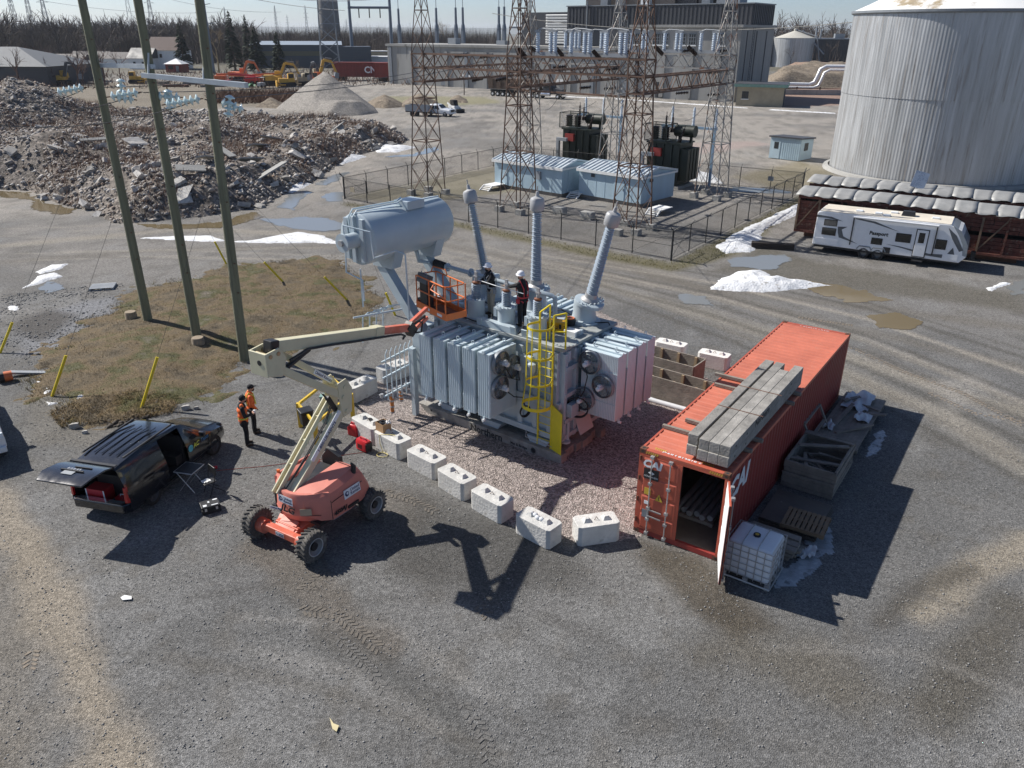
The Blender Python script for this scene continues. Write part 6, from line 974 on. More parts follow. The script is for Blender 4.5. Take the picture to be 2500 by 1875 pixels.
# ================================================================ SHIPPING CONTAINER
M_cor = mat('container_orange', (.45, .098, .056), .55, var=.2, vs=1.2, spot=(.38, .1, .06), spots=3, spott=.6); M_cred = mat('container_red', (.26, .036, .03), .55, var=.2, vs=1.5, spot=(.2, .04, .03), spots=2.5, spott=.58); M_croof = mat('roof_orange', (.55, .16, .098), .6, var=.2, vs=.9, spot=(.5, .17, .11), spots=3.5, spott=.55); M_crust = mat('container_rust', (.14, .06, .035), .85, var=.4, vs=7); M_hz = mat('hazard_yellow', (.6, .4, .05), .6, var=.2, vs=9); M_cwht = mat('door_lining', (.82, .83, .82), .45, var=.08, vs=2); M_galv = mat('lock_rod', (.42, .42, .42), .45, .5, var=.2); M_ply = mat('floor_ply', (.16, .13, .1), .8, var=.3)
CO = Vector((3.374, 17.947, .02)); CA = R(55.27); CW, CL, CHt = 2.44, 12.19, 2.59
ct = thing('shipping_container', 'long orange red shipping container with one door open and timbers on its roof', 'container', CO, CA)
def corr_wall(p, q, n_, z0, z1, pitch=.28, d=.036):
    """trapezoid corrugated sheet between p and q, proud along n_"""
    p, q, n_ = Vector(p), Vector(q), Vector(n_); L = (q-p).length; e = (q-p)/L; k = int(L/pitch); pr = []
    for i in range(k): s = L*i/k; w = L/k; pr += [(s, 0), (s+w*.26, 0), (s+w*.5, 1), (s+w*.76, 1)]
    pr.append((L, 0)); mb = MB(); vs = [p+e*s+n_*d*t+Vector((0, 0, z)) for z in (z0, z1) for s, t in pr]; m = len(pr); mb.add(vs, [(i, i+1, m+i+1, m+i) for i in range(m-1)]); return mb
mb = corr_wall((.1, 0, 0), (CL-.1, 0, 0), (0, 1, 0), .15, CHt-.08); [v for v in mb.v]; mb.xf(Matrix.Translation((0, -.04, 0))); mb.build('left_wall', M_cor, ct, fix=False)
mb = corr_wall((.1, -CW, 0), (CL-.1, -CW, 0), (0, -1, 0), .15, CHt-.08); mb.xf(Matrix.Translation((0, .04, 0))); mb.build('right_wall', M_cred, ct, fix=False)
mb = corr_wall((CL, 0, 0), (CL, -CW, 0), (1, 0, 0), .15, CHt-.08, .25); mb.xf(Matrix.Translation((-.05, 0, 0))); mb.build('end_wall', M_cor, ct, fix=False)
pr = []; k = 40
for i in range(k): w = (CL-.5)/k; s = .25+w*i; pr += [(s, 0), (s+w*.6, 0), (s+w*.7, .02), (s+w*.9, .02)]
pr.append((CL-.25, 0)); mb = MB(); m = len(pr); mb.add([(s, y, CHt-.035+t) for y in (-.06, -CW+.06) for s, t in pr], [(i, i+1, m+i+1, m+i) for i in range(m-1)]); mb.bx(0, .25, -CW+.06, -.06, CHt-.06, CHt-.02); mb.bx(CL-.25, CL, -CW+.06, -.06, CHt-.06, CHt-.02); mb.build('roof', M_croof, ct)
for y in (-.06, -CW): mb = MB(); mb.bx(.17, CL-.17, y, y+.06, CHt-.12, CHt-.01); mb.build('top_rail', M_cor if y > -1 else M_croof, ct); mb = MB(); mb.bx(.17, CL-.17, y, y+.06, 0, .16); mb.build('bottom_rail', M_cred, ct)
for x in (0, CL-.16):
    for y in (-.1, -CW): mb = MB(); mb.bx(x, x+.16, y, y+.1, .12, CHt-.12); mb.build('corner_post', M_cor, ct)
    for y in (-.162, -CW):
        for z in (0, CHt-.118): mb = MB(); mb.bx(x-.004, x+.178, y-.004, y+.166, z-.002, z+.12); mb.cyl((x+.087, y+.08, z+.119), (x+.087, y+.08, z+.1205), .045, n=10, mi=1); mb.bx(x-.006, x+.02, y+.05, y+.11, z+.035, z+.085, mi=1); mb.build('corner_casting', [M_crust, M_ink], ct)
    mb = MB(); mb.bx(x, x+.14, -CW+.1, -.1, CHt-.14, CHt-.008); mb.build('header', M_cor, ct); mb = MB(); mb.bx(x, x+.14, -CW+.1, -.1, 0, .15); mb.build('sill', M_cred, ct)
mb = MB(); mb.bx(.1, CL-.1, -CW+.08, -.08, .13, .16); mb.build('floor', M_ply, ct); mb = MB(); mb.bx(.12, CL-.12, -.075, -.065, .16, CHt-.1); mb.bx(.12, CL-.12, -CW+.065, -CW+.075, .16, CHt-.1); mb.bx(CL-.16, CL-.14, -CW+.1, -.1, .16, CHt-.1); mb.build('inner_lining', mat('dark_interior', (.05, .03, .025), .8), ct)
def cdoor(inner=False):
    """container door in local x (0..1.16 from hinge), z up, outer face towards -y"""
    e = bpy.data.objects.new('door', None); COL.objects.link(e); e.parent = ct; M_o = M_cor; mb = MB(); mb.bx(0, 1.16, -.03, .02, 0, 2.28); mb.build('skin', [M_o], e)
    for z0, z1 in ((.06, .5), (.58, 1.08), (1.16, 1.66), (1.74, 2.22)): mb = MB(); mb.loft([[(.1, -.03, z0), (1.06, -.03, z0), (1.06, -.03, z1), (.1, -.03, z1)], [(.13, -.055, z0+.04), (1.03, -.055, z0+.04), (1.03, -.055, z1-.04), (.13, -.055, z1-.04)]]); mb.build('pressing', M_o, e)
    for x in (.34, .86):
        mb = MB(); mb.cyl((x, -.09, -.08), (x, -.09, 2.34), .018, n=8); rod = mb.build('lock_rod', M_galv, e, 40); mb = MB()
        for z in (-.05, .4, .75, 1.5, 2.3): mb.bx(x-.05, x+.05, -.12, -.03, z-.035, z+.035)
        mb.build('rod_keeper', M_galv, rod)
    for z, s in ((.72, 1), (.52, 1)): mb = MB(); mb.beam((.34, -.11, z), (.72, -.1, z-.02), .03); mb.build('lock_handle', M_galv, e)
    if inner: mb = MB(); mb.bx(.02, 1.14, .02, .028, .02, 2.26); mb.build('door_inner', M_cwht, e); [MB().loft([[(.1, .028, z0), (1.06, .028, z0), (1.06, .028, z1), (.1, .028, z1)], [(.15, .012 if False else .045, z0+.05), (1.0, .045, z0+.05), (1.0, .045, z1-.05), (.15, .045, z1-.05)]]).build('pressing', M_cwht, e) for z0, z1 in ((.1, .5), (.6, 1.08), (1.18, 1.66), (1.76, 2.2))]
    for z in (.2, .85, 1.5, 2.1): mb = MB(); mb.cyl((-.01, -.04, z), (-.01, -.04, z+.14), .025, n=8); mb.build('hinge', M_crust, e)
    mb = MB(); mb.bx(0, 1.16, -.012, .012, -.012, 0); mb.bx(1.16, 1.172, -.012, .012, 0, 2.28); mb.build('gasket', M_blk, e); return e
d1 = cdoor(); d1.location = (.02, -.06, .16); d1.rotation_euler = (0, 0, R(-90)); d2 = cdoor(True); d2.location = (.0, -CW+.0, .16); d2.rotation_euler = (0, 0, R(-158)); d2.scale = (1, -1, 1)
# markings
Xr, Zu = (0, -1, 0), (0, 0, 1)
text('owner_mark', 'CAI', .3, M_decal, d1, plate((.34, -.058, 2.06), (1, 0, 0), (0, 0, 1)), .002, .15, 1.1, bold=.012); mb = MB(); mb.bx(.12, .55, -.066, -.058, 1.62, 1.93); pl = mb.build('sign_plate', M_blkp, d1); text('plate_text', 'SPATIALBOX' if False else 'CONTAINERS', .065, M_decal, pl, plate((.335, -.068, 1.7), (1, 0, 0), (0, 0, 1)), .001); mb = MB(); mb.prism([(.25, -.068, 1.82), (.33, -.068, 1.88), (.43, -.068, 1.82), (.36, -.068, 1.76)], (0, -.003, 0)); mb.build('emblem', M_decal, pl)
mb = MB(); mb.bx(.18, .36, -.064, -.057, 1.14, 1.34); y_ = mb.build('yellow_label', M_hz, d1); mb = MB(); mb.prism([(.5, -.06, 1.04), (.72, -.06, 1.04), (.61, -.06, 1.26)], (0, -.006, 0)); wl = mb.build('warning_triangle', M_hz, d1); text('warning_mark', '!', .14, M_ink, wl, plate((.61, -.067, 1.12), (1, 0, 0), (0, 0, 1)), .001, bold=.004); mb = MB(); mb.bx(.16, .36, -.064, -.057, .42, .66); mb.build('data_plate', M_steel, d1); mb = MB(); mb.bx(.2, .32, -.064, -.057, .84, .94); mb.build('label', M_decal, d1)
text('container_number', 'CAIU 813918 6', .17, M_decal, ct, plate((.14, -1.1, CHt-.012), (0, -1, 0), (1, 0, 0)), .002, bold=.004); text('container_number', 'CAIU 813918 6', .17, M_decal, ct, plate((CL-.13, -1.2, CHt-.012), (0, 1, 0), (-1, 0, 0)), .002, bold=.004)
text('owner_mark', 'CAI', .85, M_decal, ct, plate((.85, -CW+.0015-.0, 1.95), (1, 0, 0), (0, 0, 1)), .004, .15, 1.05, bold=.03)
for y0 in (-.18, -1.92):
    for k in range(6): mb = MB(); y = y0-.06*k; mb.prism([(-.006, y, CHt-.1), (-.006, y-.03, CHt-.1), (-.006, y-.055, CHt-.03), (-.006, y-.025, CHt-.03)], (.004, 0, 0)); mb.build('hazard_stripe', M_hz, ct)
for y0 in (-.35, -1.65):
    for k in range(6): mb = MB(); y = y0-.055*k; mb.prism([(.2, y, CHt-.018), (.2, y-.025, CHt-.018), (.3, y+.01, CHt-.018), (.3, y+.035, CHt-.018)], (0, 0, .004)); mb.build('hazard_stripe', M_hz, ct)
# pipes on a pallet inside
cmat = Matrix.Translation(CO) @ Matrix.Rotation(CA, 4, 'Z')
def cput(o, x, y, z, rz=0.): o.location = cmat @ Vector((x, y, z)); o.rotation_euler = (0, 0, CA+rz); return o
M_ppipe = mat('grey_pipe', (.3, .31, .32), .6, var=.15)
for k in range(6): mb = MB(); mb.cyl((0, 0, 0), (3.2, 0, 0), .085, n=14); cput(tag(mb.build('pipe', M_ppipe, None, 40), f'{["first", "second", "third", "fourth", "fifth", "sixth"][k]} grey pipe from the left inside the container', 'pipe', 'pipes inside the container'), 1.1+.1*(k % 2), -.75-.19*k, .38)
def pallet(name, label, x, y, z, rz, L=1.2, W_=1.0, m=None, n=7, group=None, put=None):
    t = thing(name, label, 'pallet', group=group); m = m or M_wood
    for i in range(n): yy = -W_/2+W_*(i+.5)/n; mb = MB(); mb.bx(-L/2, L/2, yy-W_/n*.36, yy+W_/n*.36, .11, .13); mb.build('deck_board', m, t)
    for xx in (-L/2+.05, 0, L/2-.05): mb = MB(); mb.bx(xx-.045, xx+.045, -W_/2, W_/2, .02, .11); mb.build('stringer', m, t)
    for yy in (-W_/2+.06, W_/2-.06): mb = MB(); mb.bx(-L/2, L/2, yy-.05, yy+.05, 0, .02); mb.build('bottom_board', m, t)
    (put or cput)(t, x, y, z, rz); return t
pallet('pallet', 'dark pallet carrying pipes inside the container', 2.4, -1.2, .165, 0, 2.6, 1.25, n=9)
# timbers on the roof
lbs = ['left', 'second', 'third', 'right']
for lay in range(2):
    for k in range(4):
        x0, x1 = (.14+(.1 if k == 0 else 0)+.04*lay, 6.3-(.52 if k == 2 and lay else 0)+(.05 if k == 3 else 0)); y = -1.3-(.275*k+(.06 if k else 0)); mb = MB(); mb.bx(x0, x1, y-.134, y+.134, 0, .285); o = mb.build('timber', M_mat, bevel=.012); cput(o, 0, 0, CHt+.1+.29*lay); tag(o, f'{lbs[k]} grey timber of the {"upper" if lay else "lower"} layer stacked on the container roof', 'timber', 'timbers stacked on the container')
        if k == 3:
            if lay: text('lettering', 'Northern', .3, M_ink, o, plate((2.6, y-.136, .14), (1, 0, 0), (0, 0, 1)), .001, bold=.006)
            for xx in (.6, 1.4, 5.2): mb = MB(); mb.cyl((xx, y-.135, .14), (xx, y-.137, .14), .035, n=10); mb.build('bolt_hole', M_ink, o)
for k, (x, y0, y1) in enumerate(((1.45, .02, -2.5), (2.15, -.35, -2.55), (4.95, -.1, -2.55), (5.72, .18, -2.52))): mb = MB(); mb.bx(x-.05, x+.05, y1, y0, 0, .1); cput(tag(mb.build('bearer', M_wood, bevel=.006), f'{["nearest", "second", "third", "farthest"][k]} thin wooden bearer under the timbers on the container roof', 'timber', 'bearers on the container roof'), 0, 0, CHt-.005)
for x in (2.3, 3.9): mb = MB(); mb.bx(x-.02, x+.02, -2.41, -1.15, 0, .006); cput(tag(mb.build('strap_mark', M_rust), f'rusty steel strap across the {"nearer" if x < 3 else "farther"} part of the timber stack', 'strap'), 0, 0, CHt+.1+.29*2-.004)
# things beside the container
ib = thing('liquid_tote', 'white plastic liquid tote in a wire cage beside the open container door', 'tank'); M_tote = mat('tote_plastic', (.72, .75, .78), .4, var=.06)
mb = MB(); mb.loft([[(x*s, y*s2, z) for x, y in ((-.48, -.56), (.48, -.56), (.5, -.5), (.5, .5), (.48, .56), (-.48, .56), (-.5, .5), (-.5, -.5))] for z, s, s2 in ((.16, .94, .94), (.2, 1, 1), (1.02, 1, 1), (1.09, .93, .93), (1.12, .6, .6))]); mb.build('bottle', M_tote, ib, 50, bevel=.02); mb = MB(); mb.cyl((0, 0, 1.1), (0, 0, 1.16), .09, n=16); mb.build('lid', M_blkp, ib, 40); mb = MB(); mb.cyl((0, 0, 1.16), (0, 0, 1.165), .05, n=12); mb.build('lid_label', M_hz, ib)
for z in (.2, .36, .54, .72, .9, 1.06): mb = MB(); mb.tube([(-.53, -.6, z), (.53, -.6, z), (.53, .6, z), (-.53, .6, z)], .011, 6, True); mb.build('cage_bar', M_galv, ib)
for k in range(7): mb = MB(); y = -.6+.2*k; mb.cyl((-.535, y, .15), (-.535, y, 1.06), .011, n=6); mb.build('cage_bar', M_galv, ib); mb = MB(); mb.cyl((.535, y, .15), (.535, y, 1.06), .011, n=6); mb.build('cage_bar', M_galv, ib)
for k in range(5): x = -.42+.21*k; mb = MB(); mb.cyl((x, -.605, .15), (x, -.605, 1.06), .011, n=6); mb.build('cage_bar', M_galv, ib); mb = MB(); mb.cyl((x, .605, .15), (x, .605, 1.06), .011, n=6); mb.build('cage_bar', M_galv, ib)
for y in (-.2, .2): mb = MB(); mb.tube([(-.53, y, 1.06), (-.45, y, 1.13), (.45, y, 1.13), (.53, y, 1.06)], .012, 6); mb.build('top_bar', M_galv, ib)
mb = MB(); mb.tube([(-.55, -.62, .06), (.55, -.62, .06), (.55, .62, .06), (-.55, .62, .06)], .03, 6, True); [mb.bx(x-.06, x+.06, y-.06, y+.06, 0, .16) for x in (-.48, 0, .48) for y in (-.55, 0, .55)]; mb.build('pallet_base', M_galv, ib); cput(ib, .08, -3.3, 0)
t = thing('plank_bundle', 'bundle of dark old planks behind the liquid tote', 'planks'); r = random.Random(2)
for k in range(9): mb = MB(); mb.box((.16*(k % 3)*1.8+r.uniform(-.03, .03), r.uniform(-.1, .1), .08+.13*(k//3)), (.22, 1.35+r.uniform(-.2, .1), .1)); mb.build('plank', M_wood, t, bevel=.006)
cput(t, 1.1, -3.45, 0)
t = thing('plywood_sheets', 'low stack of dark wet plywood with ice patches beside the container', 'plywood')
for k in range(4): mb = MB(); mb.box((r.uniform(-.03, .03), r.uniform(-.03, .03), .05+.055*k), (1.75, 1.55, .045), Matrix.Rotation(r.uniform(-.02, .02), 3, 'Z')); mb.build('sheet', mat('wet_ply', (.1, .085, .07), .45, var=.4, vs=2, spot=(.5, .52, .55), spots=1.6, spott=.66), t)
cput(t, 3.15, -3.5, 0); pallet('pallet', 'small brown pallet tilted on the plywood beside the container', 2.6, -3.9, .27, R(3), 1.0, 1.15, mat('brown_pallet', (.24, .165, .1), .85, var=.3, vs=3), 9)
t = thing('timber_crate', 'open weathered timber crate stack beside the middle of the container', 'crate')
for lv_ in range(7):
    z = .08+.125*lv_; e_ = r.uniform(-.04, .04)+.012*lv_
    for y in (-.72, .72): mb = MB(); mb.box((e_, y+r.uniform(-.02, .02), z), (2.35, .06, .115)); mb.build('board', M_wood, t, bevel=.005)
    for x in (-1.15, 1.15): mb = MB(); mb.box((x+e_, r.uniform(-.02, .02), z), (.06, 1.5, .115)); mb.build('board', M_wood, t, bevel=.005)
for x, a in ((-.45, .25), (.35, .5), (.95, 0)): mb = MB(); mb.box((x, 0, .93 if x > .3 else .75), (.14, 1.5, .045), Matrix.Rotation(a, 3, 'Z')); mb.build('loose_board', M_wood, t)
for k in range(5): mb = MB(); mb.box((r.uniform(-.8, .8), r.uniform(-.4, .4), .3+.1*k), (1.0, .1, .04), Matrix.Rotation(r.uniform(0, 3), 3, 'Z') @ Matrix.Rotation(r.uniform(-.5, .5), 3, 'Y')); mb.build('loose_board', M_wood, t)
cput(t, 5.85, -3.35, 0)
t = thing('board_platform', 'flat wooden platform with torn plastic sheet and boards near the far end of the container', 'platform')
for k in range(9): mb = MB(); mb.bx(-2.3, 2.3, -.7+.156*k, -.55+.156*k, .2, .25); mb.build('board', M_wood, t)
for x in (-2, 0, 2): mb = MB(); mb.bx(x-.07, x+.07, -.7, .7, 0, .2); mb.build('skid', M_wood, t)
for x, y, L_, a, tl in ((.2, .25, 2.2, 3.05, .05), (-.9, -.3, 1.4, 2.4, .12), (1.2, -.25, 1.3, .9, .15), (1.6, .3, 1.2, -.4, .1), (.6, -.45, 1.1, 1.5, .2)): mb = MB(); mb.box((x, y, .34), (L_, .14, .06), Matrix.Rotation(a, 3, 'Z') @ Matrix.Rotation(tl, 3, 'Y')); mb.build('loose_board', M_wood, t)
def crumple(name, w, h, amp, m, parent, loc, seed): 
    n = 14; x, y = np.meshgrid(np.linspace(-w/2, w/2, n), np.linspace(-h/2, h/2, n)); z = amp*np.abs(vnoise(x, y, w/4, seed, 3)-.4)*2; V = np.stack([x.ravel()+.1*vnoise(y, x, .2, seed).ravel(), y.ravel(), z.ravel()], 1); F = [(j*n+i, j*n+i+1, (j+1)*n+i+1, (j+1)*n+i) for j in range(n-1) for i in range(n-1)]; o = rawmesh(name, V, F, m, parent); o.location = loc; return o
M_tarp = mat('torn_plastic', (.6, .62, .64), .5, var=.1)
crumple('plastic_sheet', 1.5, .9, .35, M_tarp, t, (1.4, .1, .27), 3); crumple('plastic_sheet', .8, .5, .3, M_tarp, t, (.2, -.35, .27), 4); crumple('plastic_sheet', .5, .4, .25, M_tarp, t, (-1.2, .5, .27), 5); cput(t, 10.1, -3.35, 0)
o = crumple('plastic_bag', .5, .4, .3, M_tarp, None, (0, 0, 0), 12); cput(tag(o, 'crumpled white plastic at the corner of the plank bundle', 'plastic sheet'), 1.55, -4.25, .02)
t = thing('leaning_rack', 'leaning weathered timber frame between the crate and the container wall', 'frame'); [MB().beam(a, b, .1, .05).build('board', M_wood, t) for a, b in (((-.9, 0, .05), (-.9, -.5, 1.0)), ((.9, 0, .05), (.9, -.5, 1.0)), ((-.9, 0, .08), (.9, 0, .08)), ((-.9, -.5, 1.0), (.9, -.5, 1.0)), ((-.9, -.25, .5), (.9, -.25, .5)))]; cput(t, 8.1, -2.95, .0, R(180))
# ================================================================ CONCRETE BLOCKS
M_block = mat('cast_concrete', (.6, .59, .56), .85, var=.2, vs=2.2, bump=.3, bs=14, spot=(.46, .44, .4), spots=2.5, spott=.58, rand=.06); M_wblock = mat('white_concrete', (.72, .7, .66), .85, var=.12, vs=2.2, bump=.2, bs=14)
def cblock(label, p, az, L=1.22, m=None, W_=.61, H_=.6):
    """p: near left bottom corner, az: heading of the near long side"""
    t = thing('concrete_block', label, 'concrete block', (p[0], p[1], gzf(p)), az, 'lifting concrete blocks round the pad'); m = m or M_block
    mb = MB(); mb.loft([[(x, y, z) for x, y in ((.1, 0), (L-.1, 0), (L, .06), (L, W_-.06), (L-.1, W_), (.1, W_), (0, W_-.06), (0, .06))] for z in (0, H_)]); mb.build('body', m, t, bevel=.015)
    for x in (L*.27, L*.73): mb = MB(); mb.loft([[(x+a*s, W_/2+b*s, z) for a, b in ((-.12, -.12), (.12, -.12), (.12, .12), (-.12, .12))] for z, s in ((H_-.01, 1), (H_+.1, .45))]); mb.build('key', m, t, bevel=.008)
    mb = MB(); mb.tube([(L/2-.07, W_/2-.02, H_-.02), (L/2, W_/2, H_+.09), (L/2+.06, W_/2+.03, H_-.02)], .01, 5); mb.build('lifting_loop', M_rust, t); return t
BL = [('concrete block behind the red jerry can with gloves on top', (-5.5, 23.62), -46, 1.3), ('concrete block with a cardboard box and a yellow cord beside the red generator', (-4.56, 22.63), -44, 1.3), ('concrete block third from the yellow frame with a stained side', (-3.34, 21.38), -42, 1.3), ('concrete block fourth from the yellow frame', (-2.27, 20.2), -46, 1.22), ('concrete block fifth from the yellow frame before the dark wet ground', (-1.2, 19.02), -44, 1.22), ('concrete block with white bags on top crossed by the basket shadow', (.08, 17.82), -42, 1.22), ('concrete block turned aside nearest the container door', (1.79, 17.17), 14, 1.18), ('concrete block left of the transformer behind the yellow frame', (-5.81, 25.89), 56, 1.3), ('concrete block below the valve rack at the left end of the transformer', (-4.95, 27.6), 45, 1.25)]
for lb, p, a, L_ in BL: cblock(lb, p, R(a), L_)
cblock('white concrete block beside the far crate behind the container', (7.62, 29.68), R(-32), 1.25, M_wblock); cblock('white concrete block behind the far wooden crate', (6.05, 30.9), R(-33), 1.3, M_wblock)
g = at((.08, 17.82), R(-42), .35, .3, .6); mb = MB(); [mb.sph((.13*k, .03*math.sin(k*2), .05), .09, 9, 6, (1, .8, .7)) for k in range(4)]; o = tag(mb.build('sand_bag', M_tarp, None, 60), 'crumpled white bags lying on the block by the basket shadow', 'bag'); o.location = g; o.rotation_euler = (0, 0, R(-45))
# ================================================================ WOODEN BOXES RIGHT OF THE TRANSFORMER
def wbox(label, a0, a1, b0, b1, H_, seed):
    t = thing('wooden_box', label, 'crate', TL(a0, b0, 0), TA); L_, D_ = a1-a0, b1-b0; n = int(H_/.2)
    for k in range(n):
        for y in (0, D_): mb = MB(); mb.bx(0, L_, y-.025, y+.025, H_*k/n+.004, H_*(k+1)/n); mb.build('board', M_wood, t)
        for x in (0, L_): mb = MB(); mb.bx(x-.025, x+.025, .03, D_-.03, H_*k/n+.004, H_*(k+1)/n); mb.build('board', M_wood, t)
    for i in range(4):
        for y in (.06, D_-.06): mb = MB(); mb.bx(L_*(i+.5)/4-.05, L_*(i+.5)/4+.05, y-.035, y+.035, 0, H_-.02); mb.build('batten', mat('fresh_wood', (.36, .27, .17), .8, var=.2, vs=4), t)
    mb = MB(); mb.bx(.03, L_-.03, .03, D_-.03, .02, .08); mb.build('bottom', M_ply, t); return t
wbox('long open wooden box just right of the transformer radiators', -1.2, 2.35, 5.75, 6.6, .95, 1); wbox('farther open wooden box behind the long one', -2.0, 1.0, 7.45, 8.5, .95, 2)
mb = MB(); mb.tube([TL(-.9, 5.55, .1), TL(.5, 5.5, .09), TL(1.9, 5.55, .1), TL(2.6, 5.5, .08)], .1, 8); tag(mb.build('plastic_roll', M_tarp, None, 50), 'white rolled plastic along the foot of the long wooden box', 'plastic sheet')
# ================================================================ SMALL THINGS NEAR THE LIFT
M_case = mat('yellow_case', (.75, .38, .01), .45, var=.08); t = thing('tool_case', 'yellow plastic equipment case on the transformer cover', 'case', TL(-1.05, 1.15, 3.8), TA+R(20)); mb = MB(); mb.bx(-.3, .3, -.2, .2, .02, .2); mb.build('base', M_case, t, bevel=.03); mb = MB(); mb.bx(-.3, .3, -.2, .2, .205, .33); mb.build('lid', M_case, t, bevel=.03); [MB().bx(x-.035, x+.035, -.225, -.19, .13, .28).build('latch', M_blkp, t) for x in (-.17, .17)]; MB().tube([(-.09, -.2, .16), (-.09, -.25, .16), (.09, -.25, .16), (.09, -.2, .16)], .015, 6).build('handle', M_blkp, t)
t = thing('cable_bag', 'open bag with orange cable beside the yellow case', 'bag', TL(-1.0, 1.85, 3.8), TA); mb = MB(); mb.lathe([(.17, 0), (.2, .12), (.18, .22)], n=14); mb.build('bag_body', M_blkp, t, 40); [MB().tube([(.13*math.cos(q), .13*math.sin(q), .2+.025*k) for q in np.linspace(0, 6.283, 15)[:-1]], .025, 6, True).build('cable_loop', M_org, t) for k in range(2)]
M_redp = mat('red_plastic', (.5, .02, .025), .35, var=.1)
g = G(866, 1062); t = thing('jerry_can', 'red plastic fuel can leaning beside the first concrete block', 'fuel can', g, R(-30)); mb = MB(); mb.loft([[(x*s, y*s, z) for x, y in ((-.2, -.12), (.2, -.12), (.22, 0), (.2, .12), (-.2, .12), (-.22, 0))] for z, s in ((0, .95), (.03, 1), (.3, 1), (.38, .8), (.42, .45))]); mb.build('body', M_redp, t, 40, bevel=.02); MB().tube([(-.14, 0, .38), (-.1, 0, .47), (.08, 0, .47), (.12, 0, .38)], .025, 8).build('handle', M_redp, t); MB().cyl((.17, 0, .36), (.21, 0, .45), .035, n=10).build('cap', M_blkp, t)
g = G(890, 1098); t = thing('generator', 'small red portable generator on the gravel by the concrete blocks', 'generator', g, R(-40)); mb = MB(); mb.loft([[(x, y*w, z) for y, z in ((-.15, .04), (-.15, .3), (-.1, .38), (.1, .38), (.15, .3), (.15, .04))] for x, w in ((-.26, .85), (-.22, 1), (.2, 1), (.23, .9))]); mb.build('body', M_redp, t, 40); mb = MB(); mb.bx(.2, .27, -.13, .13, .06, .32); mb.build('end_panel', M_blkp, t, bevel=.02); MB().tube([(-.16, 0, .37), (-.14, 0, .45), (.12, 0, .45), (.14, 0, .37)], .02, 8).build('handle', M_redp, t); [MB().bx(x-.03, x+.03, y-.03, y+.03, 0, .05).build('foot', M_blkp, t) for x in (-.18, .18) for y in (-.1, .1)]; [MB().bx(-.15+.06*k, -.12+.06*k, -.155, -.15, .1, .26).build('vent', M_blkp, t) for k in range(4)]
M_card = mat('cardboard', (.4, .25, .13), .85, var=.12); t = thing('cardboard_box', 'open cardboard box of leads standing on a concrete block', 'box', at((-4.56, 22.63), R(-44), .18, .3, .6), R(-44)); [MB().bx(*q).build('side', M_card, t) for q in ((-.2, .2, -.17, -.16, 0, .3), (-.2, .2, .16, .17, 0, .3), (-.2, -.19, -.16, .16, 0, .3), (.19, .2, -.16, .16, 0, .3), (-.19, .19, -.16, .16, 0, .01))]; MB().tube([(.1*math.cos(q), .1*math.sin(q), .28) for q in np.linspace(0, 6.28, 12)[:-1]], .04, 6, True).build('lead_coil', M_blkp, t); crumple('paper', .2, .2, .15, M_wht, t, (.08, .06, .26), 8)
mb = MB(); [mb.sph((x, y, .04), .09, 8, 6, (1.2, .7, .5)) for x, y in ((0, 0), (.35, .05), (.5, .0))]; o = tag(mb.build('work_gloves', M_cloth, None, 60), 'black work gloves on the concrete block behind the fuel can', 'gloves'); o.location = at((-5.5, 23.62), R(-46), .3, .3, .6); o.rotation_euler = (0, 0, R(-40))
mb = MB(); q = at((-4.56, 22.63), R(-44), .45, .1, .61); mb.tube([at((-4.56, 22.63), R(-44), .95, .3, .66), at((-4.56, 22.63), R(-44), .6, .2, .63), at((-4.56, 22.63), R(-44), .35, -.02, .6), at((-4.56, 22.63), R(-44), .4, -.04, .3), at((-4.56, 22.63), R(-44), .55, -.05, .05)]+[G(933+14*math.cos(a), 1110+6*math.sin(a), .03) for a in np.linspace(0, 6, 9)], .013, 5); tag(mb.build('extension_lead', mat('yellow_cord', (.6, .5, .2), .6), None), 'yellow cord hanging over the concrete block beside the generator', 'cord')
mb = MB(); mb.tube([GG(x, y)+Vector((0, 0, .015)) for x, y in ((890, 1105), (850, 1110), (800, 1120), (760, 1125), (700, 1132), (640, 1140), (580, 1145), (530, 1150))], .01, 4); tag(mb.build('extension_lead', mat('red_cord', (.4, .08, .05), .6)), 'thin red extension cord running behind the boom lift', 'cord')
# yellow guard frame round a pedestal
M_yf = mat('guard_yellow', (.7, .47, .04), .5, var=.12); t = thing('guard_frame', 'yellow square steel guard frame round a green pedestal', 'guard frame'); C4 = [G(735, 1042), G(775, 1092), G(862, 1018), G(815, 975)]
for p in C4: mb = MB(); mb.beam(p, p+Vector((0, 0, .92)), .13); mb.build('post', M_yf, t)
for k in range(4): a, b = C4[k]+Vector((0, 0, .88)), C4[(k+1) % 4]+Vector((0, 0, .88)); mb = MB(); mb.beam(a, b, .07, .09); mb.build('rail', M_yf, t)
t = thing('cable_pedestal', 'pale green cable pedestal inside the yellow guard frame', 'pedestal', G(800, 1030)); mb = MB(); mb.bx(-.15, .15, -.15, .15, 0, 1.0); mb.build('body', mat('pedestal_green', (.25, .38, .33), .5), t, bevel=.02); mb = MB(); mb.bx(-.17, .17, -.17, .17, 1.0, 1.05); mb.build('lid', MATS['pedestal_green'], t)
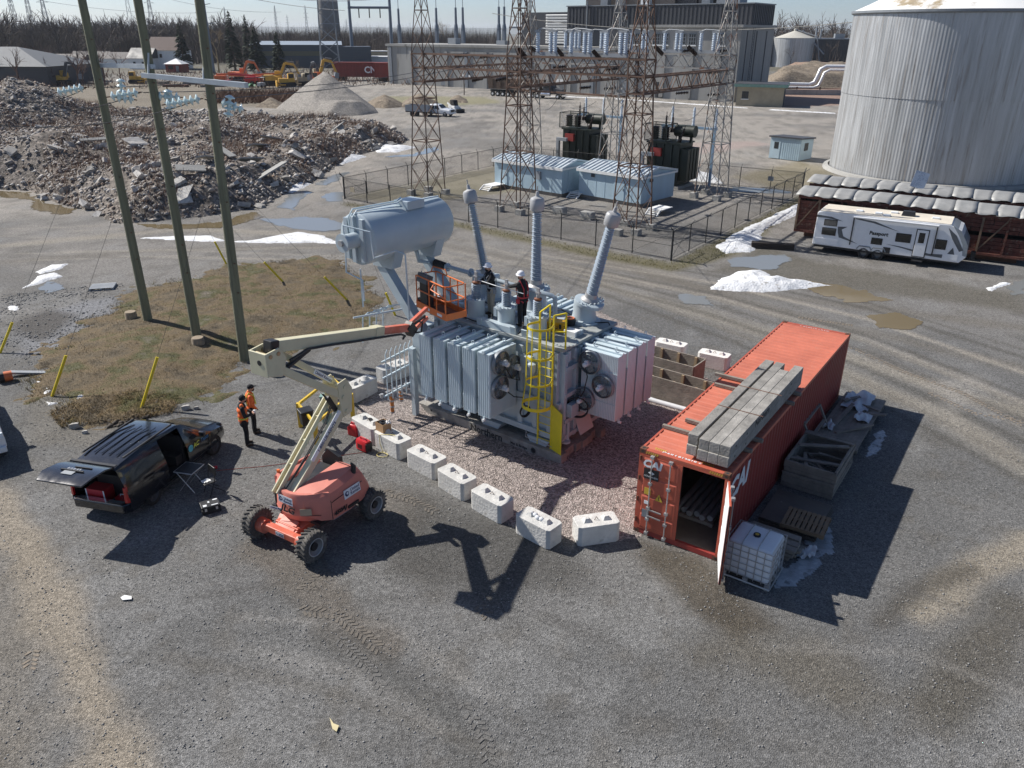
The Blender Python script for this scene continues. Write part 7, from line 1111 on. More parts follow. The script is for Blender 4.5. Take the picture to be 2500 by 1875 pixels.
t = thing('dark_bin', 'small black bin hooked on the yellow guard frame', 'bin', C4[1].lerp(C4[0], .55)+Vector((0, 0, .45)), R(35)); mb = MB(); mb.loft([[(-.17, -.14, 0), (.17, -.14, 0), (.17, .14, 0), (-.17, .14, 0)], [(-.21, -.18, .5), (.21, -.18, .5), (.21, .18, .5), (-.21, .18, .5)]]); mb.build('body', M_blkp, t, bevel=.02); mb = MB(); mb.box((0, 0, .53), (.46, .4, .05), Matrix.Rotation(.1, 3, 'X')); mb.build('lid', M_blkp, t, bevel=.02)
# ================================================================ VAN
M_bcar = mat('black_car_paint', (.008, .009, .013), .18, var=.1, coat=.8); M_glass = mat('car_glass', (.012, .016, .018), .06, var=.05, coat=.5); M_chrome = mat('chrome', (.7, .7, .72), .15, .9); M_tail = mat('tail_lamp_red', (.45, .01, .012), .2, coat=.5); M_int = mat('dark_trim', (.02, .02, .022), .8)
def ring(x, w, zb, zm, zt, wt, r=.06):
    """car cross-section: sill, belt line, roof edge; counter-clockwise seen from the front"""
    R_ = [(w*.9, zb), (w, zb+.15), (w*1.0, zm-.12), (w*.97, zm), (wt+(w*.97-wt)*.12, zt-.09), (wt*.93, zt-.02), (wt*.5, zt)]
    return [(x, -y, z) for y, z in R_]+[(x, 0, zt+.006)]+[(x, y, z) for y, z in R_[::-1]]
def wheel(parent, x, y, r=.34, w=.22, m=None):
    e = bpy.data.objects.new('wheel', None); COL.objects.link(e); e.parent = parent; e.location = (x, y, r); s = -1 if y < 0 else 1
    mb = MB(); mb.lathe([(r*.62, -w/2), (r*.93, -w/2), (r, -w*.35), (r, w*.35), (r*.93, w/2), (r*.62, w/2)], (0, 0, 0), (0, 1, 0), n=26, caps=False); mb.build('tyre', M_blk, e, 40); mb = MB(); mb.lathe([(.02, w*.3), (r*.2, w*.34), (r*.55, w*.28), (r*.64, w*.45), (r*.64, -w*.4)], (0, 0, 0), (0, s, 0), n=22, caps=False); mb.build('rim', m or M_rim, e, 35)
    for k in range(5): t = k*6.283/5; mb = MB(); mb.beam((.05*math.cos(t), s*w*.36, .05*math.sin(t)), (r*.6*math.cos(t), s*w*.38, r*.6*math.sin(t)), .05, .02, (0, 1, 0)); mb.build('spoke', m or M_rim, e)
VO = Vector((-11.02, 21.0, 0)); VAZ = R(76)
van = thing('minivan', 'black minivan with open tailgate and open sliding door at left', 'van', (VO.x, VO.y, gzf(VO)), VAZ); by = -.12
ST = [(2.28, .7, .3, .55, .66, .55), (2.15, .86, .24, .68, .82, .66), (1.7, .95, .22, .8, .96, .74), (1.15, .98, .22, .92, 1.08, .78), (.75, .985, .2, .96, 1.36, .76), (.35, .99, .2, 1.0, 1.62, .74), (.1, .99, .2, 1.0, 1.7, .73), (-.85, .99, .2, 1.0, 1.76, .74), (-1.9, .98, .22, 1.0, 1.74, .73), (-2.35, .97, .25, 1.0, 1.7, .72), (-2.52, .95, .3, 1.0, 1.66, .71)]
secs = [[(x, y+by, z) for x, y, z in ring(*s)] for s in ST]; n = len(secs[0]); mb = MB(); vs = [p for q in secs for p in q]; fs = []
for k in range(len(secs)-1):
    for i in range(n):
        if k == 6 and i in (1, 2, 3): continue          # sliding door opening on the right side
        fs.append((k*n+i, k*n+(i+1) % n, (k+1)*n+(i+1) % n, (k+1)*n+i))
fs.append(tuple(range(n))); mb.add(vs, fs); bd = mb.build('body', M_bcar, van, 32)
def vq(name, m, P, off=.008):
    """panel lying on the body between stations"""
    P = [Vector(p) for p in P]; nn = (P[1]-P[0]).cross(P[2]-P[0]).normalized(); mb = MB(); mb.prism([p+nn*off for p in P], nn*-.004); return mb.build(name, m, van)
def sp(k, i, t=0.): a, b = Vector(secs[k][i]), Vector(secs[k+1][i] if k+1 < len(secs) else secs[k][i]); return a.lerp(b, t)
def wall(k0, t0, k1, t1, lo=.12, hi=.85, i0=3, i1=4): a, b = sp(k0, i0, t0), sp(k0, i1, t0); c, d = sp(k1, i0, t1), sp(k1, i1, t1); return [a.lerp(b, lo), c.lerp(d, lo), c.lerp(d, hi), a.lerp(b, hi)]
for q in ((3, .95, 5, .1), (5, .3, 6, -.02 if False else 0), (7, .1, 7, .8), (7, .9, 9, .3)): vq('side_window', M_glass, wall(*q)); vq('side_window', M_glass, [Vector((p.x, 2*by-p.y, p.z)) for p in wall(*q)][::-1])
vq('windscreen', M_glass, [sp(3, 6, .2)+Vector((0, -.15, 0)), sp(3, 8, .2)+Vector((0, .15, 0)), sp(5, 8, .2)+Vector((0, .12, 0)), sp(5, 6, .2)+Vector((0, -.12, 0))], .012)
mb = MB(); mb.bx(-2.5, 1.1, by-.88, by+.88, .3, .36); mb.build('floor', M_int, van); mb = MB(); mb.bx(.1, .2, by-.8, by+.8, .4, 1.3); mb.bx(-.2, .12, by-.75, by-.15, .45, .75); mb.bx(-.2, .12, by+.15, by+.75, .45, .75); mb.build('front_seats', M_int, van)
mb = MB(); mb.bx(-.9, -.85, by-.85, by+.85, .36, 1.1); mb.build('partition', M_int, van)
for x, y in ((1.45, -.86), (1.45, .86), (-1.6, -.86), (-1.6, .86)): wheel(van, x, by+y, .34, .23, M_dark)
for s in (-1, 1):
    mb = MB(); mb.beam((-2.1, by+s*.66, 1.78), (.0, by+s*.66, 1.77), .05, .05); mb.build('roof_rail', M_blkp, van, bevel=.01); mb = MB(); mb.box((.78, by+s*1.08, 1.12), (.12, .2, .15)); mb.build('mirror', M_bcar, van, bevel=.03)
    mb = MB(); mb.loft([[(-2.5, by+s*.84, .62), (-2.5, by+s*.97, .62), (-2.48, by+s*.93, 1.1), (-2.5, by+s*.84, 1.1)], [(-2.58, by+s*.84, .62), (-2.56, by+s*.93, .62), (-2.55, by+s*.9, 1.08), (-2.56, by+s*.84, 1.1)]]); mb.build('tail_lamp', M_tail, van, bevel=.01); mb = MB(); mb.sph((2.12, by+s*.66, .72), 1, 10, 6, (.1, .18, .07)); mb.build('headlight', M_glass, van, 50)
for y in (-.36, -.12, .12, .36): mb = MB(); mb.beam((-2.0, by+y, 1.772), (-.3, by+y, 1.777), .025, .02); mb.build('roof_bead', M_bcar, van)
mb = MB(); mb.loft([[(-2.45, by-.95, .28), (-2.45, by+.95, .28), (-2.45, by+.95, .58), (-2.45, by-.95, .58)], [(-2.66, by-.8, .3), (-2.66, by+.8, .3), (-2.66, by+.8, .58), (-2.66, by-.8, .58)]]); mb.build('rear_bumper', M_bcar, van, bevel=.03); mb = MB(); mb.bx(-2.66, -2.46, by-.74, by+.74, .582, .59); mb.build('bumper_step', M_chrome, van)
mb = MB(); mb.loft([[(-2.5, by-.7, 1.66), (-2.5, by-.7, 1.72), (-2.5, by+.7, 1.72), (-2.5, by+.7, 1.66)], [(-2.9, by-.76, 1.8), (-2.9, by-.76, 1.86), (-2.9, by+.76, 1.86), (-2.9, by+.76, 1.8)], [(-3.4, by-.8, 1.86), (-3.4, by-.8, 1.91), (-3.4, by+.8, 1.91), (-3.4, by+.8, 1.86)], [(-3.72, by-.7, 1.78), (-3.72, by-.7, 1.82), (-3.72, by+.7, 1.82), (-3.72, by+.7, 1.78)]]); tg = mb.build('tailgate', M_bcar, van, 30, bevel=.015); mb = MB(); mb.box((-3.33, by+.02, 1.916), (.16, .34, .012)); mb.build('licence_plate', M_roofg, tg); mb = MB(); mb.box((-3.2, by, 1.915), (.05, .7, .03)); mb.build('handle_bar', M_blkp, tg); mb = MB(); mb.beam((-2.95, by-.4, 1.875), (-2.98, by+.1, 1.885), .03); mb.build('wiper', M_blkp, tg); text('model_lettering', 'D O D G E', .09, M_decal, tg, plate((-3.12, by, 1.914), (0, -1, 0), (1, 0, 0)), .002); mb = MB(); mb.beam((-2.48, by-.72, 1.74), (-2.48, by+.72, 1.74), .1, .03); mb.build('spoiler', M_blkp, tg)
udl = mat('door_logo_teal', (.12, .5, .6), .5); mb = MB(); mb.cyl((.25, by-.995, .86), (.25, by-1.003, .86), .11, n=18); mb.build('door_emblem', udl, van); text('door_lettering', 'AC', .2, M_lime, van, plate((.52, by-1.0, .86), (1, 0, 0), (0, 0, 1)), .003, .2, bold=.006); text('door_lettering', 'Tesla' if False else 'Tests', .18, mat('door_logo_blue', (.03, .2, .45), .5), van, plate((.95, by-1.0, .86), (1, 0, 0), (0, 0, 1)), .003, .2)
mb = MB(); mb.bx(.18, 1.05, by-1.0, by-.992, .4, .42); mb.bx(.95, 1.0, by-1.01, by-.99, .95, .98); mb.build('door_seam', M_blkp, van)
def vput(o, x, y, z, rz=0): o.location = Matrix.Translation(van.location) @ Matrix.Rotation(VAZ, 4, 'Z') @ Vector((x, y+by, z)); o.rotation_euler = (0, 0, VAZ+rz); return o
t = thing('equipment_chest', 'red equipment chest with white edges in the open back of the van', 'chest'); mb = MB(); mb.bx(-.2, .2, -.3, .3, 0, .42); mb.build('body', M_redp, t, bevel=.01); [MB().bx(-.205, -.198, y-.02, y+.02, 0, .42).build('edge', M_decal, t) for y in (-.29, .29)]; vput(t, -2.2, .28, .36)
t = thing('red_tool_box', 'small red tool box right of the chest in the van', 'tool box'); mb = MB(); mb.bx(-.12, .12, -.18, .18, 0, .2); mb.build('body', M_redp, t, bevel=.01); MB().tube([(0, -.08, .2), (0, -.06, .26), (0, .06, .26), (0, .08, .2)], .012, 6).build('handle', M_decal, t); vput(t, -2.2, -.45, .36)
t = thing('black_crate', 'black crates stacked deeper in the back of the van', 'crate'); mb = MB(); mb.bx(-.3, .3, -.5, .5, 0, .7); mb.build('body', M_blkp, t, bevel=.02); vput(t, -1.7, 0, .36)
# folding table, chair, case
M_alu = mat('aluminium', (.55, .55, .56), .4, .6)
t = thing('folding_table', 'small folding table standing at the open van door', 'table'); mb = MB(); mb.bx(-.3, .3, -.3, .3, .66, .69); mb.build('top', M_blkp, t, bevel=.008); mb = MB(); mb.tube([(-.3, -.3, .675), (.3, -.3, .675), (.3, .3, .675), (-.3, .3, .675)], .018, 6, True); mb.build('edge', M_alu, t); [MB().cyl((x, -.28*s, .66), (x, .25*s, 0), .012, n=6).build('leg', M_alu, t) for x in (-.25, .25) for s in (-1, 1)]; vput(t, -.55, -1.45, 0)
t = thing('folding_chair', 'black metal folding chair beside the van', 'chair'); [MB().tube([(.0, y, .9), (.08, y, .45), (.28, y, 0)], .014, 6).build('leg', M_blkp, t) for y in (-.2, .2)]; [MB().tube([(.3, y, .45), (-.2, y, 0)], .014, 6).build('leg', M_blkp, t) for y in (-.2, .2)]; MB().bx(.0, .38, -.2, .2, .43, .46).build('seat', M_blkp, t, bevel=.01); MB().bx(-.01, .015, -.2, .2, .62, .88).build('backrest', M_blkp, t, bevel=.01); crumple('paper', .25, .2, .05, M_wht, t, (.2, 0, .465), 9); vput(t, -.55, -2.25, 0, R(150))
t = thing('flight_case', 'open black flight case with white labels on the gravel', 'case', GG(515, 1245), R(30)); MB().bx(-.26, .26, -.2, .2, 0, .15).build('base', M_blkp, t, bevel=.015); mb = MB(); mb.bx(-.26, .26, -.2, .2, .16, .24); mb.build('lid', M_blkp, t, bevel=.015); [MB().bx(*q).build('label', M_decal, t) for q in ((-.2, -.1, -.15, -.05, .241, .244), (.02, .2, -.16, -.12, .241, .244), (-.05, .0, .02, .1, .241, .244), (.1, .22, .1, .16, .241, .244))]; [MB().bx(x-.03, x+.03, -.22, -.2, .11, .2).build('latch', M_alu, t) for x in (-.15, .15)]
t = thing('drill', 'small red power tool on the gravel beside the van', 'tool', GG(522, 1147), R(20)); MB().cyl((-.12, 0, .08), (.12, 0, .08), .05, n=10).build('body', M_redp, t, 40); MB().beam((-.05, 0, .06), (-.1, .1, .02), .05).build('handle', M_blkp, t)
# pickup at the left edge, only its front corner in view
def pickup(label, loc, az, M_b, crew=True, L=5.8):
    t = thing('pickup_truck', label, 'pickup truck', loc, az); S = [(2.9, .8, .45, .8, .95, .72), (2.8, .95, .4, .95, 1.12, .85), (1.4, .99, .38, 1.08, 1.22, .88), (1.2, .99, .38, 1.1, 1.28, .86), (.6, .99, .38, 1.12, 1.8, .74), (.3, .99, .38, 1.12, 1.86, .74), (-.9, .99, .38, 1.12, 1.86, .74), (-1.15, .99, .38, 1.12, 1.8, .73), (-1.3, .99, .38, 1.12, 1.2, .9)]
    sc = [ring(*s) for s in S]; mb = MB(); mb.loft(sc); mb.build('cab', M_b, t, 32)
    mb = MB(); mb.bx(-2.95, -1.3, -.98, -.9, .5, 1.2); mb.bx(-2.95, -1.3, .9, .98, .5, 1.2); mb.bx(-2.98, -2.9, -.98, .98, .5, 1.2); mb.bx(-2.95, -1.3, -.9, .9, .5, .62); mb.build('bed', M_b, t, bevel=.03)
    for s in (-1, 1):
        for x0, x1 in ((.85, .0), (-.1, -.95)):
            P = [Vector((x0, s*.975, 1.16)), Vector((x1, s*.975, 1.16)), Vector((x1, s*.8, 1.68)), Vector((x0-(.25 if x0 > .5 else 0), s*.8, 1.68))]; mb = MB(); mb.prism(P if s < 0 else P[::-1], (0, s*.012, 0)); mb.build('side_window', M_glass, t)
        mb = MB(); mb.box((2.86, s*.74, .95), (.1, .36, .2)); mb.build('headlight', M_decal, t, bevel=.02); mb = MB(); mb.box((.95, s*1.1, 1.2), (.1, .2, .2)); mb.build('mirror', M_blkp, t, bevel=.03)
    mb = MB(); mb.prism([(1.22, -.76, 1.3), (1.22, .76, 1.3), (.64, .66, 1.78), (.64, -.66, 1.78)], (.02, 0, .02)); mb.build('windscreen', M_glass, t); mb = MB(); mb.bx(2.86, 2.96, -.55, .55, .72, 1.05); mb.build('grille', M_blkp, t, bevel=.02); mb = MB(); mb.bx(2.8, 3.02, -.92, .92, .42, .62); mb.build('bumper', M_b, t, bevel=.04)
    for x in (1.95, -1.9):
        for y in (-.85, .85): wheel(t, x, y, .39, .26)
    return t
M_wcar = mat('white_car_paint', (.75, .76, .77), .25, var=.06, coat=.5)
pickup('white pickup truck cut off by the left edge beside the black van', (-18.55, 23.2, 0), R(-50), M_wcar); pickup('white pickup truck parked in the far yard behind the left lattice tower', (G(1085, 285).x-1.2, G(1085, 285).y+1.5, 0), R(-28), M_wcar)
# ================================================================ TRAVEL TRAILER
RO = Vector((18.85, 48.3, 0)); RA = R(-31); M_rvw = mat('trailer_white', (.78, .79, .8), .35, var=.05, coat=.3); M_rvr = mat('trailer_roof', (.66, .6, .5), .7, var=.1, vs=.8); M_stripe = mat('trailer_grey', (.1, .11, .12), .4)
rv = thing('travel_trailer', 'white travel trailer with dark swoosh stripes parked before the old boxcars', 'trailer', RO, RA)
prof = [(0, .5), (.05, 2.5), (.3, 2.58), (7.35, 2.58), (8.0, 2.3), (8.45, 1.5), (8.5, .8), (8.2, .45)]; mb = MB(); mb.prism([(x, 0, z) for x, z in prof], (0, 2.45, 0)); mb.build('body', M_rvw, rv, bevel=.04); mb = MB(); mb.bx(.2, 7.4, .03, 2.42, 2.58, 2.61); mb.build('roof', M_rvr, rv); mb = MB(); mb.bx(.1, 8.2, .05, 2.4, .36, .5); mb.build('chassis', M_blkp, rv)
mb = MB(); mb.prism([(7.5, -.005, 2.55), (8.0, -.005, 2.28), (8.47, -.005, 1.5), (8.52, -.005, .85), (8.3, -.005, .9), (8.2, -.005, 1.5), (7.85, -.005, 2.1)], (0, 2.46, 0)); mb.build('front_cap', mat('cap_grey', (.3, .33, .35), .35, coat=.3), rv)
for i, (x0, x1, z0, z1) in enumerate(((.55, 1.25, 1.78, 2.1), (.5, 1.25, 1.2, 1.58), (4.7, 5.45, 1.3, 1.75), (3.4, 3.95, .98, 1.3), (6.85, 7.35, 1.15, 1.65))): mb = MB(); mb.bx(x0-.04, x1+.04, -.025, 0, z0-.04, z1+.04); w_ = mb.build('window', M_blkp, rv, bevel=.02); mb = MB(); mb.bx(x0, x1, -.032, -.02, z0, z1); mb.build('pane', M_glass, w_)
mb = MB(); mb.bx(5.7, 6.4, -.03, 0, .5, 2.15); d_ = mb.build('door', M_blkp, rv, bevel=.03); mb = MB(); mb.bx(5.75, 6.35, -.045, -.02, .55, 2.1); mb.build('door_skin', M_rvw, d_, bevel=.02); mb = MB(); mb.bx(5.88, 6.2, -.055, -.04, 1.35, 1.95); mb.build('pane', M_glass, d_)
for x in (2.2, 6.75): mb = MB(); mb.bx(x-.03, x+.03, -.09, -.02, .75, 2.4); mb.build('awning_arm', M_blkp, rv)
mb = MB(); mb.cyl((2.15, -.08, 2.45), (6.8, -.08, 2.45), .06, n=10); mb.build('awning_roll', M_rvw, rv, 40)
def swoosh(P, m): mb = MB(); mb.prism([(x, -.012, z) for x, z in P], (0, .01, 0)); mb.build('stripe', m, rv)
for P, m in (([(1.35, 1.75), (1.9, 1.8), (1.6, 1.6), (1.75, 1.2), (2.6, .85), (1.5, 1.1), (1.4, 1.4)], M_stripe), ([(4.2, 1.05), (5.0, 1.0), (6.6, .78), (7.5, .85), (7.75, 1.3), (7.9, .9), (7.4, .62), (6.4, .66), (5.2, .9)], M_stripe), ([(.05, 2.35), (.9, 2.3), (1.6, 2.1), (.6, 2.2), (.05, 2.2)], M_stripe), ([(2.3, 2.4), (3.4, 2.3), (4.8, 1.85), (3.3, 2.2), (2.3, 2.32)], M_stripe), ([(7.3, 2.4), (7.8, 2.0), (8.3, 1.2), (8.1, 1.1), (7.6, 1.8)], M_stripe), ([(.6, 1.0), (1.1, .7), (1.5, .58), (.9, .68)], M_stripe)): swoosh(P, m)
text('brand_lettering', 'Passport', .3, M_ink, rv, plate((3.7, -.012, 1.6), (1, 0, 0), (0, 0, 1)), .004, .1, bold=.01)
for k, x in enumerate((3.05, 3.85)): wheel(rv, x, .1, .33, .2); mb = MB(); mb.tube([(x-.42, -.02, .55), (x-.3, -.02, .74), (x+.3, -.02, .74), (x+.42, -.02, .55)], .04, 6); mb.build('fender', M_steel, rv, 40)
for x, y, s in ((5.0, 1.3, (.75, .6, .28)),): mb = MB(); mb.loft([[(x-s[0]/2, y-s[1]/2, 2.6), (x+s[0]/2, y-s[1]/2, 2.6), (x+s[0]/2, y+s[1]/2, 2.6), (x-s[0]/2, y+s[1]/2, 2.6)], [(x-s[0]/2.4, y-s[1]/2.6, 2.88), (x+s[0]/2.3, y-s[1]/2.6, 2.88), (x+s[0]/2.3, y+s[1]/2.6, 2.88), (x-s[0]/2.4, y+s[1]/2.6, 2.88)]]); mb.build('air_conditioner', M_blkp, rv, bevel=.03)
for x, y in ((2.3, 1.0), (3.4, .9), (3.9, .5), (4.2, 1.6), (6.5, 1.2)): mb = MB(); mb.bx(x-.2, x+.2, y-.15, y+.15, 2.6, 2.7); mb.build('roof_vent', M_decal, rv, bevel=.02)
mb = MB(); mb.beam((8.3, 1.2, .45), (9.3, 1.2, .45), .1); mb.bx(8.7, 8.95, 1.0, 1.4, .45, .95); mb.build('hitch', M_blkp, rv); mb = MB(); mb.bx(5.75, 6.35, -.3, 0, .28, .33); mb.build('step', M_blkp, rv); mb = MB(); mb.bx(4.1, 4.5, -.03, 0, .5, .85); mb.build('hatch', M_blkp, rv); [MB().bx(*q).build('storage_door', M_rvw, rv, bevel=.02) for q in ((.15, 1.5, -.02, 0, .56, .95), (7.3, 8.1, -.02, 0, .55, .9))]
# ================================================================ OLD BOXCARS
M_bc = mat('old_red_planks', (.13, .045, .032), .9, var=.5, vs=2.5, bump=.4, bs=12, spot=(.2, .14, .1), spots=3, spott=.55); M_sheet = mat('grey_roof_sheet', (.32, .32, .31), .6, .2, var=.15, vs=1.5); M_bcw = mat('bare_old_wood', (.2, .13, .085), .9, var=.4, vs=3)
def boxcar(label, o, az, L, D, H_, seed, nsh):
    r = random.Random(seed); t = thing('old_boxcar', label, 'boxcar', o, az, 'derelict boxcars by the silo'); mb = MB(); mb.bx(0, L, .06, D-.06, .5, .6); mb.build('floor', M_bcw, t); mb = MB(); mb.bx(.05, L-.05, D*.5, D*.5+.05, .6, H_-.1); mb.build('partition', M_int, t)
    for k in range(int(H_/.24)-2):
        z = .55+.24*k; x = 0
        while x < L-.1:
            w = min(L-x, r.uniform(1.6, 3.4))
            if not (r.random() < .22 and k > 3): mb = MB(); mb.bx(x+.02, x+w-.02, -.03+r.uniform(-.01, .01), .03, z, z+.22); mb.build('plank', M_bc, t)
            x += w
        for xx in (0, L): mb = MB(); mb.bx(xx-.03, xx+.03, .03, D-.03, z, z+.22); mb.build('plank', M_bc, t)
    n_ = int(L/1.25)
    for i in range(n_+1): x = L*i/n_; mb = MB(); mb.bx(x-.06, x+.06, -.13, -.02, .45, H_); mb.build('post', M_bcw if r.random() < .5 else M_bc, t)
    for i in range(0, n_, 2): mb = MB(); mb.beam((L*i/n_, -.08, .6), (L*(i+1)/n_, -.08, H_-.1), .08, .05, (0, 1, 0)); mb.build('brace', M_bcw, t)
    for z in (.45, H_-.05): mb = MB(); mb.beam((-.05, -.07, z), (L+.05, -.07, z), .14, .16); mb.build('sill', M_bc, t)
    for i in range(nsh):
        w = (L+.5)/nsh; x0 = -.25+w*i; m_ = 7; k_ = 5; sag = r.uniform(-.03, .04); V = []
        for a in range(m_):
            for b in range(k_): u = a/(m_-1); v = b/(k_-1); V.append((x0+w*v*1.02+.05*math.sin(u*5+i), -.25+(D+.5)*u, H_+.08+.3*math.sin(math.pi*u)**.7+sag+.05*math.sin(v*6.28+i)*(1 if u < .1 else 0)))
        F = [(a*k_+b, a*k_+b+1, (a+1)*k_+b+1, (a+1)*k_+b) for a in range(m_-1) for b in range(k_-1)]; o_ = rawmesh('roof_sheet', V, F, M_sheet, t, smooth=True); so_ = o_.modifiers.new('thick', 'SOLIDIFY'); so_.thickness = .02
    mb = MB(); mb.bx(.5, L-.5, .5, D-.5, 0, .5); mb.build('underframe', M_rust, t); return t
boxcar('nearer derelict red boxcar with curling grey roof sheets behind the travel trailer', (19.15, 52.4, 0), R(-33.3), 13.5, 2.9, 2.75, 3, 12); boxcar('farther derelict boxcar with grey roof sheets close to the silo', (21.3, 56.6, 0), R(-33.3), 14.5, 2.9, 2.8, 4, 13)
o = Vector((27.2, 53.3, 3.1)); mb = MB(); mb.box((0, 0, .55), (.9, .05, 1.1), Matrix.Rotation(R(-18), 3, 'X')); a_ = mb.build('loose_roof_sheet', mat('bare_sheet', (.6, .61, .62), .3, .6)); a_.location = o; a_.rotation_euler = (0, R(14), R(-20)); tag(a_, 'bright loose metal sheet standing up between the boxcar roofs', 'metal sheet')
t = thing('sleeper_stack', 'low stack of dark railway sleepers by the snow near the fence', 'sleepers', G(1885, 606), R(-14)); [MB().bx(-1.3, 1.3, -.35+.25*(k % 3), -.13+.25*(k % 3), .2*(k//3), .18+.2*(k//3)).build('sleeper', mat('sleeper_wood', (.05, .038, .03), .9, var=.3), t) for k in range(5)]
# ================================================================ UTILITY POLES
M_pole = mat('treated_pole', (.19, .19, .125), .85, var=.35, vs=2.2, streak=3., spot=(.1, .1, .07), spots=4, spott=.56, bump=.4, bs=14); M_glass2 = mat('insulator_glass', (.66, .8, .8), .12, var=.05, coat=.5); M_arm = mat('galvanised_arm', (.45, .49, .52), .5, .3)
def upole(label, bx, by_, tx, ty, r=.2, H_=19):
    b = GG(bx, by_); t = thing('utility_pole', label, 'utility pole', b, 0, 'green wooden utility poles'); az = math.atan2(b.y, b.x); s, z = WC(tx, ty, b, az+R(90)); top = Vector((math.cos(az+R(90))*s, math.sin(az+R(90))*s, z-b.z)); d = top.normalized() if top.length > 1 else Vector((0, 0, 1)); d = d/d.z
    mb = MB(); mb.tube([d*(-.3), d*2, d*6, d*11, d*H_], [r, r*.97, r*.9, r*.82, r*.7], 14); mb.build('shaft', M_pole, t, 50)
    for z in (3, 4.2, 6.6, 8.8, 10.5, 12): mb = MB(); p = d*z; mb.cyl(p+Vector((r*.6, -r*.7, 0)), p+Vector((r*.9, -r*1.0, 0)), .025, n=6); mb.build('bolt', M_rust, t)
    return t, b, d
pA, bA, dA = upole('left green wooden utility pole on the grass mound', 362, 784, 200, 0); pB, bB, dB = upole('middle utility pole with a stump at its foot', 481, 825, 336, 0); pC, bC, dC = upole('right utility pole behind the boom lift head', 597, 880, 486, 0)
def onpole(b, d, py):
    """height on a pole at which the photograph shows pixel row py"""
    lo, hi = 0., 18.
    for _ in range(40):
        m_ = (lo+hi)/2; p = b+d*m_-Vector((0, 0, CH)); y = IH/2-FPX*p.dot(_up)/p.dot(_fw)
        if y > py: lo = m_
        else: hi = m_
    return b+d*lo
ra = thing('crossarm', 'long galvanised steel crossarm joining the three poles', 'crossarm'); a0, a1 = onpole(bA, dA, 160)+Vector((0, .25, 0)), onpole(bB, dB, 162); b0, b1 = onpole(bB, dB, 184)+Vector((0, -.22, 0)), onpole(bC, dC, 198)+Vector((0, -.22, 0)); e_ = (b1-b0).normalized()
mb = MB(); mb.beam(a0, a1+(a1-a0).normalized()*.3, .16, .16); mb.build('rear_arm', M_arm, ra); mb = MB(); mb.beam(b0-e_*.35, b1+e_*2.1, .17, .17); mb.build('front_arm', M_arm, ra)
for p in (b0+e_*.0, b1-e_*.2): mb = MB(); mb.beam(p, p+Vector((.1, .1, .8)), .06); mb.build('brace', M_arm, ra)
disc = MB(); disc.lathe([(.04, 0), (.07, .02), (.17, .07), (.185, .1), (.16, .115), (.07, .13), (.04, .19)], n=14); DM = disc.mesh('disc', M_glass2, 50)
def istring(label, p, d, n):
    t = thing('glass_insulator_string', label, 'insulator', p, 0, 'glass insulator strings on the poles'); q = Vector(d).to_track_quat('Z', 'Y').to_euler(); t.rotation_euler = q
    for k in range(n): o = bpy.data.objects.new('disc', DM); COL.objects.link(o); o.parent = t; o.location = (0, 0, .2*k)
    mb = MB(); mb.cyl((0, 0, -.15), (0, 0, .2*n+.1), .022, n=6); mb.build('pin', M_rust, t)
def pix(px, py, b): az = math.atan2(b.y, b.x); s, z = WC(px, py, b, az+R(90)); return Vector((b.x+math.cos(az+R(90))*s, b.y+math.sin(az+R(90))*s, z))
hA, hB, hC = onpole(bA, dA, 210), onpole(bB, dB, 225), onpole(bC, dC, 240)
for lb, px, py, qx, qy, b, n_ in (('horizontal glass insulator string left of the left pole', 140, 226, 214, 212, bA, 10), ('horizontal glass insulator string left of the middle pole', 270, 236, 348, 224, bB, 9), ('lower glass string left of the middle pole pointing right', 285, 238, 340, 245, bB, 7), ('hanging glass insulator string between left and middle poles', 294, 192, 297, 222, bA, 5), ('horizontal glass insulator string left of the right pole', 405, 255, 492, 241, bC, 11), ('short glass string right of the middle pole', 385, 235, 450, 238, bB, 8), ('hanging glass insulator string between middle and right poles', 408, 218, 418, 280, bB, 8), ('hanging glass insulator string right of the right pole', 562, 232, 556, 295, bC, 8), ('glass string right of the right pole pointing down right', 540, 250, 602, 270, bC, 8)):
    p, q = pix(px, py, b), pix(qx, qy, b); d = q-p; istring(lb, p, d, max(3, int(d.length/.2)))
for k, (b, px, py, qx, qy) in enumerate(((bA, 214, 212, -20, 236), (bB, 348, 224, -20, 262), (bC, 492, 241, -20, 305), (bA, 230, 214, 500, 205), (bB, 350, 226, 930, 232), (bC, 500, 243, 1130, 205))): wire(f'{["first", "second", "third", "fourth", "fifth", "sixth"][k]} thin conductor strung from the wooden poles', pix(px, py, b), pix(qx, qy, b)+(Vector((0, 30, 0)) if k > 2 else Vector((0, 0, 0))), .4, .016)
for k, (b, P) in enumerate(((bA, ((135, 232), (190, 265), (240, 262), (270, 250))), (bB, ((265, 250), (300, 282), (370, 285), (420, 275))), (bC, ((400, 262), (440, 295), (470, 310), (500, 270))))): mb = MB(); mb.tube([pix(x, y, b) for x, y in P], .015, 4); tag(mb.build('jumper_wire', M_wire), f'drooping jumper wire below the {["left", "middle", "right"][k]} pole insulators', 'wire', 'jumper wires on the poles')
